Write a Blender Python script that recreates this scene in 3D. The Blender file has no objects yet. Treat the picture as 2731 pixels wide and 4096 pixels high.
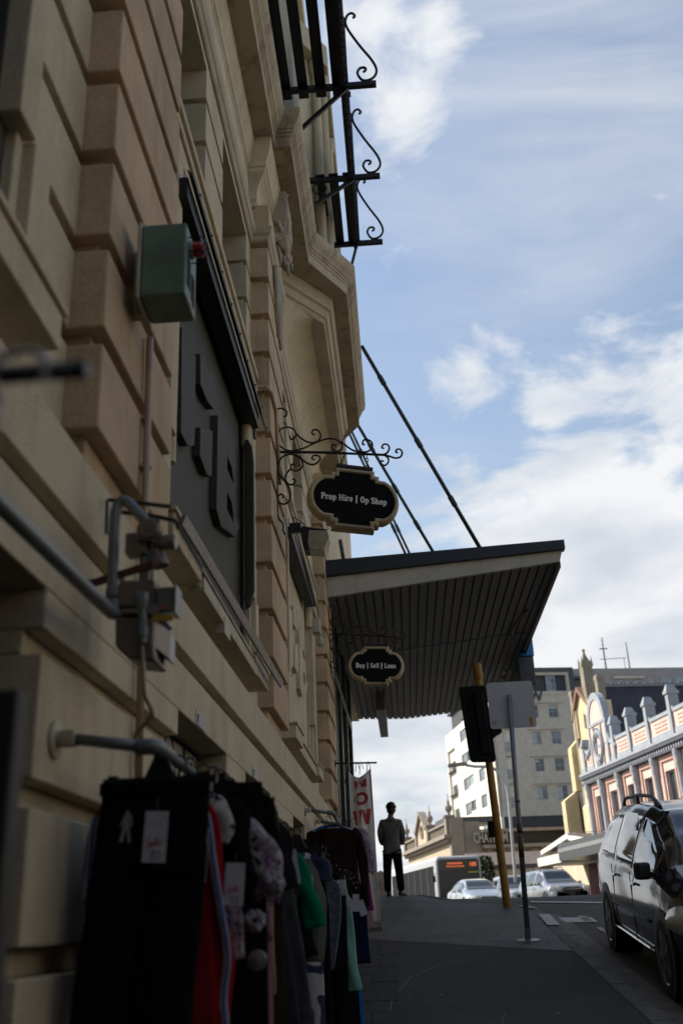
import bpy, bmesh, math, random
from mathutils import Vector, Matrix
random.seed(7)
PI = math.pi
C = bpy.context.scene.collection
SC = bpy.context.scene
# ---------------------------------------------------------------- camera
EYE = 1.1
ROLL, PITCH, YAW, FPX = -.0428872, .39424097, -.04740818, 3982.0
_cp, _sp = math.cos(PITCH), math.sin(PITCH)
FWD = Vector((math.sin(YAW)*_cp, math.cos(YAW)*_cp, _sp))
_r0 = Vector((math.cos(YAW), -math.sin(YAW), 0)); _u0 = _r0.cross(FWD)
RGT = math.cos(ROLL)*_r0 + math.sin(ROLL)*_u0
UPV = -math.sin(ROLL)*_r0 + math.cos(ROLL)*_u0
cam_d = bpy.data.cameras.new('camera'); cam = bpy.data.objects.new('camera', cam_d); C.objects.link(cam)
cam.matrix_world = Matrix(((RGT.x, UPV.x, -FWD.x, 0), (RGT.y, UPV.y, -FWD.y, 0), (RGT.z, UPV.z, -FWD.z, EYE), (0, 0, 0, 1)))
cam_d.sensor_fit = 'VERTICAL'; cam_d.sensor_height = 36; cam_d.sensor_width = 24; cam_d.lens = FPX/4096*36
cam_d.clip_start = .05; cam_d.clip_end = 4000
cam_d.dof.use_dof = True; cam_d.dof.focus_distance = 9.3; cam_d.dof.aperture_fstop = 2.0
SC.camera = cam
# ---------------------------------------------------------------- world, sun, exposure
SUN_EL, SUN_AZ = math.radians(40), math.radians(-66)      # azimuth from +Y towards +X
SUN_DIR = Vector((math.sin(SUN_AZ)*math.cos(SUN_EL), math.cos(SUN_AZ)*math.cos(SUN_EL), math.sin(SUN_EL)))
SC.view_settings.view_transform = 'Standard'; SC.view_settings.look = 'None'
SC.view_settings.exposure = 0.55; SC.view_settings.gamma = 1.0

def ray(U, V):
    return RGT*(U-1365.5) + UPV*(2048-V) + FWD*FPX
def fx(U, V, x): d = ray(U, V); p = d*(x/d.x); return Vector((p.x, p.y, p.z+EYE))
def fy(U, V, y): d = ray(U, V); p = d*(y/d.y); return Vector((p.x, p.y, p.z+EYE))
def fz(U, V, z): d = ray(U, V); p = d*((z-EYE)/d.z); return Vector((p.x, p.y, z))
def fpl(U, V, P0, n):
    d = ray(U, V); o = Vector((0, 0, EYE)); return o + d*((P0-o).dot(n)/d.dot(n))

W = bpy.data.worlds.new('World'); SC.world = W; W.use_nodes = True
nt = W.node_tree; nt.nodes.clear()
def N(t, ty, **k):
    n = t.nodes.new(ty)
    for a, b in k.items(): setattr(n, a, b)
    return n
out = N(nt, 'ShaderNodeOutputWorld'); bg = N(nt, 'ShaderNodeBackground'); nt.links.new(bg.outputs[0], out.inputs[0])
sky = N(nt, 'ShaderNodeTexSky', sky_type='NISHITA', sun_disc=False, sun_elevation=SUN_EL, sun_rotation=SUN_AZ, air_density=1.3, dust_density=1.6, ozone_density=1.2)
geo = N(nt, 'ShaderNodeNewGeometry'); 
def vm(op, a, b=None, scale=None):
    n = N(nt, 'ShaderNodeVectorMath', operation=op)
    for i, x in enumerate((a, b)):
        if x is None: continue
        if isinstance(x, (tuple, Vector)): n.inputs[i].default_value = tuple(x)
        else: nt.links.new(x, n.inputs[i])
    if scale is not None: n.inputs['Scale'].default_value = scale
    return n
def mt(op, a, b=None, c=None, clamp=False, t=None):
    t = t or nt
    n = N(t, 'ShaderNodeMath', operation=op, use_clamp=clamp)
    for i, x in enumerate((a, b, c)):
        if x is None: continue
        if isinstance(x, (int, float)): n.inputs[i].default_value = x
        else: t.links.new(x, n.inputs[i])
    return n.outputs[0]
tc = N(nt, 'ShaderNodeTexCoord'); dirn = vm('NORMALIZE', tc.outputs['Generated']).outputs[0]
# cloud coordinates: direction projected on a flat cloud deck, blended with the direction itself near the horizon
sep = N(nt, 'ShaderNodeSeparateXYZ'); nt.links.new(dirn, sep.inputs[0])
zz_ = mt('MAXIMUM', mt('ADD', sep.outputs[2], .18), .08)
comb = N(nt, 'ShaderNodeCombineXYZ')
nt.links.new(mt('DIVIDE', sep.outputs[0], zz_), comb.inputs[0]); nt.links.new(mt('DIVIDE', sep.outputs[1], zz_), comb.inputs[1]); nt.links.new(mt('MULTIPLY', sep.outputs[2], 1.5), comb.inputs[2])
mp = N(nt, 'ShaderNodeMapping'); mp.inputs['Rotation'].default_value = (0, 0, .5); mp.inputs['Scale'].default_value = (1.0, 1.0, 1)
nt.links.new(comb.outputs[0], mp.inputs[0])
def noise(t, vec, sc, det=6, rough=.55, dist=0.):
    n = N(t, 'ShaderNodeTexNoise'); n.inputs['Scale'].default_value = sc; n.inputs['Detail'].default_value = det
    n.inputs['Roughness'].default_value = rough; n.inputs['Distortion'].default_value = dist
    if vec is not None: t.links.new(vec, n.inputs['Vector'])
    return n.outputs['Fac']
n1 = noise(nt, mp.outputs[0], 4.2, 12, .62, .35)
mp2 = N(nt, 'ShaderNodeMapping'); mp2.inputs['Rotation'].default_value = (0, 0, 1.0); mp2.inputs['Scale'].default_value = (.6, 2.2, 1); nt.links.new(comb.outputs[0], mp2.inputs[0])
n2 = noise(nt, mp2.outputs[0], 2.6, 9, .6, .6)
def blob(pts):
    acc = None
    for (U, V, rad, amp) in pts:
        d = ray(U, V).normalized()
        q = vm('DISTANCE', dirn, tuple(d)).outputs['Value']
        g = mt('MULTIPLY', mt('SUBTRACT', 1.0, mt('DIVIDE', q, rad), clamp=True), amp)
        g = mt('SMOOTH_MAX', acc, g, .1) if acc is not None else g
        acc = g
    return acc
cum = blob([(1500, 100, .16, .60), (1740, 60, .13, .54), (1580, 400, .13, .54), (1860, 560, .07, .36), (1480, 800, .12, .50), (1530, 980, .09, .40), (1870, 1480, .085, .66), (1760, 350, .08, .35),
            (2200, 1680, .08, .62), (2400, 1500, .06, .45), (2380, 1900, .10, .30), (2760, 2150, .17, .80), (2500, 2250, .26, .95), (2200, 2350, .20, .75), (2900, 2500, .4, .95), (1950, 2030, .16, .46), (1720, 1900, .10, .30),
            (1450, 3200, .16, .75), (1750, 3100, .18, .6), (1500, 2950, .12, .6), (1300, 3300, .5, .75), (1780, 1900, .06, .25), (2640, 1150, .05, .30), (2010, 1030, .05, .28)])
mass = mt('ADD', mt('MULTIPLY', cum, 1.15), mt('SUBTRACT', mt('MULTIPLY', mt('SUBTRACT', n1, .5), 1.7), .14))
mr = N(nt, 'ShaderNodeMapRange', interpolation_type='SMOOTHSTEP'); nt.links.new(mass, mr.inputs[0]); mr.inputs[1].default_value = .10; mr.inputs[2].default_value = .52
cir = blob([(2300, 330, .36, 1.0), (2600, 150, .3, 1.0), (2000, 250, .24, .8), (2350, 650, .16, .45), (2350, 2300, .4, .5), (1700, 1950, .2, .4)])
wisp = mt('MULTIPLY', cir, mt('MULTIPLY', mt('SUBTRACT', n2, .26, clamp=True), 1.7), clamp=True)
lowhaze = mt('MULTIPLY', mt('SUBTRACT', 1.0, mt('MULTIPLY', sep.outputs[2], 1.6), clamp=True), .55)
cover = mt('MAXIMUM', mt('MAXIMUM', mr.outputs[0], wisp), lowhaze, clamp=True)
shade = noise(nt, mp.outputs[0], 2.3, 5, .5, .2)
ccol = N(nt, 'ShaderNodeMix', data_type='RGBA'); ccol.inputs[6].default_value = (.44, .475, .53, 1); ccol.inputs[7].default_value = (.62, .63, .645, 1)
mrs = N(nt, 'ShaderNodeMapRange'); nt.links.new(shade, mrs.inputs[0]); mrs.inputs[1].default_value = .36; mrs.inputs[2].default_value = .56
nt.links.new(mrs.outputs[0], ccol.inputs[0])
skys = vm('SCALE', sky.outputs[0], scale=.115)
mixs = N(nt, 'ShaderNodeMix', data_type='RGBA'); nt.links.new(cover, mixs.inputs[0]); nt.links.new(skys.outputs[0], mixs.inputs[6]); nt.links.new(ccol.outputs[2], mixs.inputs[7])
nt.links.new(mixs.outputs[2], bg.inputs[0]); bg.inputs[1].default_value = 1.0
sun_d = bpy.data.lights.new('sun', 'SUN'); sun_d.energy = 4.8; sun_d.angle = math.radians(.5); sun_d.color = (1, .93, .82)
sun = bpy.data.objects.new('sun', sun_d); C.objects.link(sun); sun.rotation_euler = SUN_DIR.to_track_quat('Z', 'Y').to_euler()

# ---------------------------------------------------------------- materials
MATS = {}
def mat(name, col, rough=.7, metal=0., var=.12, vs=4., bump=0., bs=60., spec=.5, coat=0., col2=None, stain=0., stain_col=(.05, .04, .03), emit=None, trans=0., sub=None, alpha=1.):
    if name in MATS: return MATS[name]
    m = bpy.data.materials.new(name); m.use_nodes = True; t = m.node_tree
    b = t.nodes['Principled BSDF']
    b.inputs['Roughness'].default_value = rough; b.inputs['Metallic'].default_value = metal
    b.inputs['Specular IOR Level'].default_value = spec; b.inputs['Coat Weight'].default_value = coat; b.inputs['Coat Roughness'].default_value = .05
    co = N(t, 'ShaderNodeTexCoord')
    c4 = (*col, 1)
    nz = noise(t, co.outputs['Object'], vs, 5, .6)
    mx = N(t, 'ShaderNodeMix', data_type='RGBA'); mx.inputs[6].default_value = tuple(max(0, c*(1-var)) for c in col)+(1,)
    mx.inputs[7].default_value = (*(col2 or tuple(min(1, c*(1+var)) for c in col)), 1)
    rg = N(t, 'ShaderNodeMapRange'); t.links.new(nz, rg.inputs[0]); rg.inputs[1].default_value = .35; rg.inputs[2].default_value = .65
    t.links.new(rg.outputs[0], mx.inputs[0]); last = mx.outputs[2]
    if stain:
        mpp = N(t, 'ShaderNodeMapping'); mpp.inputs['Scale'].default_value = (3.5, 3.5, .7); t.links.new(co.outputs['Object'], mpp.inputs[0])
        s = noise(t, mpp.outputs[0], 1.6, 9, .68, .3)
        rs = N(t, 'ShaderNodeMapRange'); t.links.new(s, rs.inputs[0]); rs.inputs[1].default_value = .50; rs.inputs[2].default_value = .74; rs.inputs[4].default_value = stain
        m2 = N(t, 'ShaderNodeMix', data_type='RGBA'); t.links.new(rs.outputs[0], m2.inputs[0]); t.links.new(last, m2.inputs[6]); m2.inputs[7].default_value = (*stain_col, 1); last = m2.outputs[2]
    t.links.new(last, b.inputs['Base Color'])
    rr = N(t, 'ShaderNodeMapRange'); t.links.new(nz, rr.inputs[0]); rv = min(.08, rough*.18); rr.inputs[3].default_value = max(0, rough-rv); rr.inputs[4].default_value = min(1, rough+rv); t.links.new(rr.outputs[0], b.inputs['Roughness'])
    if bump:
        nb = noise(t, co.outputs['Object'], bs, 4, .6)
        bp = N(t, 'ShaderNodeBump'); bp.inputs['Strength'].default_value = bump; bp.inputs['Distance'].default_value = .9/bs
        t.links.new(nb, bp.inputs['Height']); t.links.new(bp.outputs[0], b.inputs['Normal'])
    if emit: b.inputs['Emission Color'].default_value = (*emit[:3], 1); b.inputs['Emission Strength'].default_value = emit[3]
    if trans: b.inputs['Transmission Weight'].default_value = trans
    if alpha < 1: b.inputs['Alpha'].default_value = alpha
    MATS[name] = m; return m
def stucco(name, col, **k):
    kk = dict(rough=.9, var=.10, vs=1.6, bump=.5, bs=85, stain=.30, stain_col=(col[0]*.45, col[1]*.42, col[2]*.38), spec=.25); kk.update(k)
    m = mat(name, col, **kk)
    if not m.get('speck'):
        m['speck'] = 1; t = m.node_tree; b = t.nodes['Principled BSDF']; src = b.inputs['Base Color'].links[0].from_socket
        co = N(t, 'ShaderNodeTexCoord'); s = noise(t, co.outputs['Object'], 38, 3, .6); r = N(t, 'ShaderNodeMapRange'); t.links.new(s, r.inputs[0]); r.inputs[1].default_value = .66; r.inputs[2].default_value = .74; r.inputs[4].default_value = .5
        mx = N(t, 'ShaderNodeMix', data_type='RGBA'); t.links.new(r.outputs[0], mx.inputs[0]); t.links.new(src, mx.inputs[6]); mx.inputs[7].default_value = tuple(c*.35 for c in col)+(1,)
        s2 = noise(t, co.outputs['Object'], 95, 3, .7); r2 = N(t, 'ShaderNodeMapRange'); t.links.new(s2, r2.inputs[0]); r2.inputs[1].default_value = .32; r2.inputs[2].default_value = .68; r2.inputs[3].default_value = .86; r2.inputs[4].default_value = 1.10
        m3 = N(t, 'ShaderNodeVectorMath', operation='SCALE'); t.links.new(mx.outputs[2], m3.inputs[0]); t.links.new(r2.outputs[0], m3.inputs['Scale']); t.links.new(m3.outputs[0], b.inputs['Base Color'])
    return m
CREAM = stucco('cream_stucco', (.59, .505, .355), stain=.45)
TAN = stucco('tan_stucco', (.54, .405, .26), var=.16, stain=.45)
TRIM = stucco('trim_stucco', (.51, .44, .315), stain=.5)
CORN = stucco('cornice_stucco', (.46, .385, .275), stain=.75, stain_col=(.06, .042, .025))
ROUGHC = stucco('roughcast', (.62, .57, .46), bump=1.0, bs=45)
DARKPANEL = mat('olive_black_paint', (.040, .037, .023), .75, bump=.3, bs=90, stain=.35, stain_col=(.11, .11, .085))
BLACKM = mat('black_iron', (.012, .012, .012), .45, .3, bump=.2, bs=120, stain=.3, stain_col=(.07, .03, .015))
DARKIN = mat('dark_interior', (.02, .02, .018), .9)
GALV = mat('painted_grey_pipe', (.16, .18, .19), .45, .4, bump=.15, bs=60, stain=.25, stain_col=(.22, .11, .05))
GLASSD = mat('dark_glass', (.03, .04, .045), .06, spec=.8, var=.3)
PAINTCREAM = mat('cream_metal', (.42, .38, .28), .55, stain=.4, stain_col=(.16, .10, .05))
# ---------------------------------------------------------------- mesh building
class MB:
    def __init__(s): s.v = []; s.f = []; s.mi = []; s.cur = 0
    def add(s, vs, fs):
        o = len(s.v); s.v += [tuple(p) for p in vs]; s.f += [tuple(o+i for i in f) for f in fs]; s.mi += [s.cur]*len(fs); return s
    def box(s, x0, x1, y0, y1, z0, z1):
        return s.hexa([(x0, y0, z0), (x1, y0, z0), (x1, y1, z0), (x0, y1, z0), (x0, y0, z1), (x1, y0, z1), (x1, y1, z1), (x0, y1, z1)])
    def hexa(s, p):
        return s.add(p, [(3, 2, 1, 0), (4, 5, 6, 7), (0, 1, 5, 4), (1, 2, 6, 5), (2, 3, 7, 6), (3, 0, 4, 7)])
    def obox(s, c, ax, ay, az):       # oriented box: centre and three half vectors
        c = Vector(c); ax = Vector(ax); ay = Vector(ay); az = Vector(az)
        return s.hexa([c-ax-ay-az, c+ax-ay-az, c+ax+ay-az, c-ax+ay-az, c-ax-ay+az, c+ax-ay+az, c+ax+ay+az, c-ax+ay+az])
    def prism(s, pts, ext):           # planar polygon extruded by vector ext
        n = len(pts); e = Vector(ext); a = [Vector(p) for p in pts]; b = [p+e for p in a]
        return s.add(a+b, [tuple(range(n))[::-1], tuple(range(n, 2*n))]+[(i, (i+1) % n, n+(i+1) % n, n+i) for i in range(n)])
    def tube(s, pts, r, seg=8, cap=True, flat=None):
        P = [Vector(p) for p in pts]; n = len(P); R = r if isinstance(r, (list, tuple)) else [r]*n
        vs = []; prev = None
        for i in range(n):
            t = (P[min(i+1, n-1)]-P[max(i-1, 0)]);
            if t.length < 1e-9: t = Vector((0, 0, 1))
            t.normalize()
            if prev is None: a = t.orthogonal().normalized()
            else:
                a = prev - t*prev.dot(t); a = a.normalized() if a.length > 1e-6 else t.orthogonal().normalized()
            prev = a; b = t.cross(a)
            for k in range(seg):
                w = 2*PI*k/seg; vs.append(P[i] + (a*math.cos(w)+b*math.sin(w))*R[i])
        fs = [(i*seg+k, i*seg+(k+1) % seg, (i+1)*seg+(k+1) % seg, (i+1)*seg+k) for i in range(n-1) for k in range(seg)]
        if cap: fs += [tuple(range(seg))[::-1], tuple((n-1)*seg+k for k in range(seg))]
        return s.add(vs, fs)
    def bar(s, a, b, w, h=None, up=(0, 0, 1)):
        a = Vector(a); b = Vector(b); t = (b-a)/2; h = h or w; u = Vector(up)
        n = t.cross(u)
        if n.length < 1e-6: n = t.cross(Vector((1, 0, 0)))
        n.normalize(); m = n.cross(t).normalized()
        return s.obox((a+b)/2, t, n*w/2, m*h/2)
    def lathe(s, c, prof, seg=20, axis=(0, 0, 1)):
        ax = Vector(axis).normalized(); a = ax.orthogonal().normalized(); b = ax.cross(a); c = Vector(c)
        vs = [c+ax*z+(a*math.cos(2*PI*k/seg)+b*math.sin(2*PI*k/seg))*max(r, 1e-4) for r, z in prof for k in range(seg)]
        n = len(prof)
        fs = [(i*seg+k, i*seg+(k+1) % seg, (i+1)*seg+(k+1) % seg, (i+1)*seg+k) for i in range(n-1) for k in range(seg)]
        fs += [tuple(range(seg))[::-1], tuple((n-1)*seg+k for k in range(seg))]
        return s.add(vs, fs)
    def sphere(s, c, r, seg=12, rings=8):
        rx, ry, rz = r if isinstance(r, (tuple, list)) else (r, r, r)
        vs = []; 
        for i in range(rings+1):
            th = PI*i/rings
            for k in range(seg):
                ph = 2*PI*k/seg; vs.append((c[0]+rx*math.sin(th)*math.cos(ph)+(0 if 0 < i < rings else 1e-5*math.cos(ph)), c[1]+ry*math.sin(th)*math.sin(ph), c[2]+rz*math.cos(th)))
        return s.add(vs, [(i*seg+k, (i+1)*seg+k, (i+1)*seg+(k+1) % seg, i*seg+(k+1) % seg) for i in range(rings) for k in range(seg)])
    def grid(s, P, closed=False):     # P[i][j] points
        n, m = len(P), len(P[0]); vs = [p for r in P for p in r]
        mm = m if closed else m-1
        return s.add(vs, [(i*m+j, i*m+(j+1) % m, (i+1)*m+(j+1) % m, (i+1)*m+j) for i in range(n-1) for j in range(mm)])
    def sweep(s, prof, path, side=1, caps=True):   # prof: (offset, z) closed loop; path in XY; offset to the right (+side) of travel
        P = [Vector((p[0], p[1])) for p in path]; n = len(P); rows = []
        for i in range(n):
            d0 = (P[i]-P[i-1]).normalized() if i else None; d1 = (P[i+1]-P[i]).normalized() if i < n-1 else None
            n0 = Vector((d0.y, -d0.x)) if d0 else None; n1 = Vector((d1.y, -d1.x)) if d1 else None
            if n0 is None: m = n1
            elif n1 is None: m = n0
            else: m = (n0+n1); m = m/ max(.2, m.dot(n0))
            rows.append([(P[i].x+m.x*o*side, P[i].y+m.y*o*side, z) for o, z in prof])
        m = len(prof); vs = [p for r in rows for p in r]
        fs = [(i*m+j, i*m+(j+1) % m, (i+1)*m+(j+1) % m, (i+1)*m+j) for i in range(n-1) for j in range(m)]
        if caps: fs += [tuple(range(m)), tuple((n-1)*m+j for j in range(m))[::-1]]
        return s.add(vs, fs)
    def build(s, name, m, parent=None, smooth=False, bevel=0., recalc=True, seg=2):
        me = bpy.data.meshes.new(name); me.from_pydata(s.v, [], s.f); 
        if recalc:
            bm = bmesh.new(); bm.from_mesh(me); bmesh.ops.recalc_face_normals(bm, faces=bm.faces); bm.to_mesh(me); bm.free()
        ms = m if isinstance(m, (list, tuple)) else [m]
        for q in ms: me.materials.append(q)
        if len(ms) > 1:
            for p, i in zip(me.polygons, s.mi): p.material_index = i
        if smooth: me.polygons.foreach_set('use_smooth', [True]*len(me.polygons))
        me.update(); o = bpy.data.objects.new(name, me); C.objects.link(o)
        if parent: o.parent = parent; o.matrix_parent_inverse = parent_inv(parent)
        if bevel:
            b = o.modifiers.new('bevel', 'BEVEL'); b.width = bevel; b.segments = seg; b.limit_method = 'ANGLE'; b.angle_limit = .6
        if smooth and smooth != 'all':
            e = o.modifiers.new('edges', 'EDGE_SPLIT'); e.split_angle = math.radians(smooth if smooth > 1 else 40)
        return o
def parent_inv(p):
    # world matrix from the parent chain's own transforms (all parents sit at top level or carry identity)
    M = Matrix.LocRotScale(p.location, p.rotation_euler, p.scale)
    q = p.parent
    if q is not None: return Matrix()
    return M.inverted()
def tag(o, label=None, cat=None, group=None, kind=None):
    if label: o['label'] = label
    if cat: o['category'] = cat
    if group: o['group'] = group
    if kind: o['kind'] = kind
    return o
def thing(name, label, cat, loc=(0, 0, 0), group=None):
    o = bpy.data.objects.new(name, None); o.empty_display_size = .1; C.objects.link(o); o.location = loc
    return tag(o, label, cat, group)
def children(o): return [c for c in bpy.data.objects if c.parent == o]
def dup(root, T, label=None, group=None, top=True):
    r = root.copy(); C.objects.link(r)
    if top: r.matrix_basis = T @ root.matrix_basis
    if label: r['label'] = label
    if group: r['group'] = group
    for ch in children(root):
        c = dup(ch, T, top=False); c.parent = r
        if top: c.matrix_parent_inverse = ch.matrix_parent_inverse
    return r
def spiral(cx, cy, r0, r1, a0, a1, n=18):
    return [(cx+(r0+(r1-r0)*i/n)*math.cos(a0+(a1-a0)*i/n), cy+(r0+(r1-r0)*i/n)*math.sin(a0+(a1-a0)*i/n)) for i in range(n+1)]
def smoothline(P, n=6):
    P = [Vector(p) for p in P]; out_ = []
    for i in range(len(P)-1):
        p0 = P[max(i-1, 0)]; p1 = P[i]; p2 = P[i+1]; p3 = P[min(i+2, len(P)-1)]
        for k in range(n):
            t = k/n; out_.append(.5*((2*p1)+(p2-p0)*t+(2*p0-5*p1+4*p2-p3)*t*t+(3*p1-p0-3*p2+p3)*t**3))
    out_.append(P[-1]); return out_
def textmesh(name, body, size, m, parent, origin, xdir, ydir, depth=.004, align='CENTER', bold=0., sx=1.):
    cu = bpy.data.curves.new(name, 'FONT'); cu.body = body; cu.size = size; cu.extrude = depth; cu.align_x = align; cu.align_y = 'CENTER'; cu.offset = bold; cu.resolution_u = 3
    to = bpy.data.objects.new(name, cu); C.objects.link(to)
    me = bpy.data.meshes.new_from_object(to); C.objects.unlink(to); bpy.data.objects.remove(to)
    X = Vector(xdir).normalized(); Y = Vector(ydir).normalized(); Z = X.cross(Y).normalized(); o = Vector(origin)
    for v in me.vertices:
        c = v.co.copy(); v.co = o+X*c.x*sx+Y*c.y+Z*c.z
    me.materials.clear(); me.materials.append(m)
    ob = bpy.data.objects.new(name, me); C.objects.link(ob)
    if parent: ob.parent = parent; ob.matrix_parent_inverse = parent_inv(parent)
    return ob
# ================================================================ CORNER BUILDING
bld = thing('corner_building', 'tall cream and tan rusticated stucco building with bay window lining the left side', 'building', (-1.2, 8, 0))
LV = [2.776-.4235*k for k in range(7)]          # course levels below the pilasters
XW = -1.18
# ---- plinth: rusticated courses with openings
m = MB()
OPEN = [(-.9, 2.72), (4.51, 5.81), (6.53, 7.78), (9.35, 10.45), (11.2, 12.3)]
def yspans(y0, y1, holes):
    s = []; a = y0
    for h0, h1 in holes:
        if h1 <= a or h0 >= y1: continue
        if h0 > a: s.append((a, h0))
        a = h1
    if a < y1: s.append((a, y1))
    return s
YN, YF = -6.0, 15.95
G_ = .074
m.box(-1.6, -1.002, YN, YF, 2.352, 2.60)                       # top band
m.box(-1.6, -1.06, YN, YF, 2.352-G_, 2.352)
m.box(-1.6, -1.0, YN, YF, 2.05, 2.352-G_)                      # lintel band over the openings
for a, b in yspans(YN, YF, OPEN):
    m.box(-1.5, -1.0, a, b, 1.929, 2.05)
    top = 1.929
    for k in range(5):
        m.box(-1.5, -1.06, a+.0, b-.0, top-G_, top)
        m.box(-1.5, -1.0, a, b, top-.4235, top-G_); top -= .4235
    m.box(-1.5, -1.0, a, b, -.8, top)
m.build('plinth', CREAM, bld, bevel=.007)
m = MB(); m.box(-1.62, -1.19, YN, YF, -.8, 2.352); m.build('opening_back', DARKIN, bld)
# window sashes inside the plinth openings
for (a, b) in OPEN[2:]:
    w = MB()
    for y in (a+.03, (a+b)/2, b-.03): w.box(-1.185, -1.15, y-.025, y+.025, .9, 2.05)
    for z in (1.98, 1.45, 1.0): w.box(-1.182, -1.153, a, b, z-.02, z+.02)
    f = w.build('plinth_window', PAINTCREAM, bld); g = MB(); g.box(-1.172, -1.166, a, b, .9, 2.05); g.build('pane', GLASSD, f)
# ---- upper wall: panels, tall openings, piers
H0 = 7.345
OP2 = [(-1.8, -.2), (.5, 1.85), (4.52, 5.81), (6.54, 7.84), (9.95, 11.2), (11.9, 13.15)]
m = MB()
m.box(-2.0, XW, YN, 16.6, 2.6, 5.84)                                    # wall behind the lettered panels
m.box(-2.0, XW, YN, 16.6, H0, 8.60)
for a, b in yspans(YN, 16.6, OP2):
    z = 5.84
    # rusticated blocks between the tall windows
    lv = [5.84, 6.21, 6.63, 7.05, H0]
    for i in range(4):
        m.box(-1.9, XW, a, b, lv[i], lv[i+1]-(.06 if i < 3 else 0))
        if i < 3: m.box(-1.9, XW-.045, a+.035, b-.035, lv[i+1]-.06, lv[i+1])
# string grooves on the wall just above the panels
for a, b in ((2.62, 3.12), (4.19, 4.42), (7.44, 8.10), (-.8, -.5)):
    z = 2.776
    while z < 5.2: m.box(XW-.02, XW+.045, a, b, z, min(z+.4235-G_, 5.36)); z += .4235
m.build('upper_wall', CREAM, bld, bevel=.006)
m = MB()
for z in (5.42, 5.66):
    m.box(XW, XW+.05, YN, 15.9, z, z+.19)
m.box(XW, XW+.075, YN, 15.9, 5.84, 5.90)
m.build('sill_course', CREAM, bld, bevel=.006)
for a, b in OP2:
    w = MB()
    w.box(-1.86, -1.80, a, a+.09, 5.84, H0); w.box(-1.86, -1.80, b-.09, b, 5.84, H0); w.box(-1.86, -1.80, a, b, H0-.09, H0); w.box(-1.86, -1.80, a, b, 6.55, 6.63); w.box(-1.86, -1.80, a, b, 5.84, 5.92)
    f = w.build('tall_window', TRIM, bld, bevel=.004); g = MB(); g.box(-1.845, -1.835, a+.05, b-.05, 5.9, H0-.04); g.build('pane', GLASSD, f)
# ---- pilasters of rusticated blocks
def pilaster(y0, y1, ztop=7.42, name='pilaster'):
    p = MB(); p.box(-1.25, -1.065, y0+.06, y1-.06, 2.6, 7.42)
    p2 = MB(); p2.box(-1.2, -1.02, y0+.02, y1-.02, 2.60, 2.67)
    k = 0; z = 2.776
    while z < ztop-.1:
        t = min(z+.4235-G_, 7.40); p.box(-1.22, -1.0, y0, y1, z, t); z += .4235; k += 1
    o = p.build(name, TAN, bld, bevel=.009)
    return o
PIL = [(-1.88, -.77), (3.10, 4.21), (8.08, 9.17), (14.6, 15.9)]
for a, b in PIL: pilaster(a, b)
for a, b in PIL:
    c = MB(); c.box(-1.2, -.985, a+.01, b-.01, 7.63, 7.90); c.build('pilaster_capital', TAN, bld, bevel=.006)
# ---- architrave and bed mouldings (below the soffit), broken out round each pilaster and the bay
def brk(xw, xp, pads, y0, y1, g=.03):
    P = [(xw, y0)]
    for a, b in pads:
        if a < y0 or b > y1: continue
        P += [(xw, a-g), (xp, a-g), (xp, b+g), (xw, b+g)]
    P.append((xw, y1)); return P
arch = [(-.2, 7.41), (0, 7.41), (.015, 7.43), (.015, 7.47), (.035, 7.49), (.045, 7.53), (.05, 7.56), (.02, 7.58), (.02, 7.60), (-.2, 7.62)]
m = MB(); m.sweep(arch, brk(XW+.02, -1.0, PIL, YN, 16.6)); m.build('architrave', TRIM, bld, smooth=30)
bed = [(-.3, 7.86), (0, 7.86), (.0, 7.90), (.02, 7.93), (.02, 8.0), (.03, 8.06), (.055, 8.12), (.09, 8.17), (.12, 8.20), (.12, 8.24), (.135, 8.25), (.135, 8.30), (.15, 8.34), (.17, 8.42), (.185, 8.50), (.19, 8.578), (-.3, 8.578)]
mainp = brk(-1.29, -1.12, PIL[:3], YN, 9.9)
m = MB(); m.sweep(bed, mainp); m.sweep(bed, [(-1.29, 14.95), (-1.29, 16.6)]); m.build('bed_moulding', CREAM, bld, smooth=30)
# ---- bay window: ring mouldings, concave soffit, storey above
BP = [(-1.16, 9.93), (-.511, 10.80), (-.515, 14.30), (-1.16, 15.15)]      # line where the soffit meets the ring
ring = [(-.3, 8.577), (0, 8.577), (0, 8.50), (-.02, 8.47), (-.025, 8.42), (-.06, 8.40), (-.075, 8.36), (-.08, 8.31), (-.11, 8.29), (-.125, 8.24), (-.3, 8.22)]
bay = thing('bay_window', None, None); bay.parent = bld; bay.matrix_parent_inverse = parent_inv(bld)
m = MB(); m.sweep(ring, BP); m.build('ring_moulding', TRIM, bay, smooth=30)
rows = []
nseg = 22
for i in range(nseg+1):
    t = (PI/2)*i/nseg; s = 1-math.cos(t); z = 7.62+.64*math.sin(t)
    A = Vector((-1.165, 10.05)); A2 = Vector((-1.165, 10.3)); B2 = Vector((-1.165, 14.75)); B = Vector((-1.165, 15.0))
    r0 = Vector((-1.165, 10.08)); r1 = Vector((-.625, 10.84)); r2 = Vector((-.628, 14.26)); r3 = Vector((-1.165, 15.0))
    q = [A.lerp(r0, s), (A2).lerp(r1, s), B2.lerp(r2, s), B.lerp(r3, s)]
    row = []
    for a, b, nn in ((0, 1, 6), (1, 2, 20), (2, 3, 6)):
        for k in range(nn): p = q[a].lerp(q[b], k/nn); row.append((p.x, p.y, z))
    row.append((q[3].x, q[3].y, z)); rows.append(row)
m = MB(); m.grid(rows); m.build('cove', CREAM, bay, smooth=35)
strg = [(-.1, 7.50), (0, 7.50), (.02, 7.53), (.05, 7.55), (.05, 7.58), (.03, 7.60), (.06, 7.64), (.06, 7.67), (-.1, 7.68)]
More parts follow.
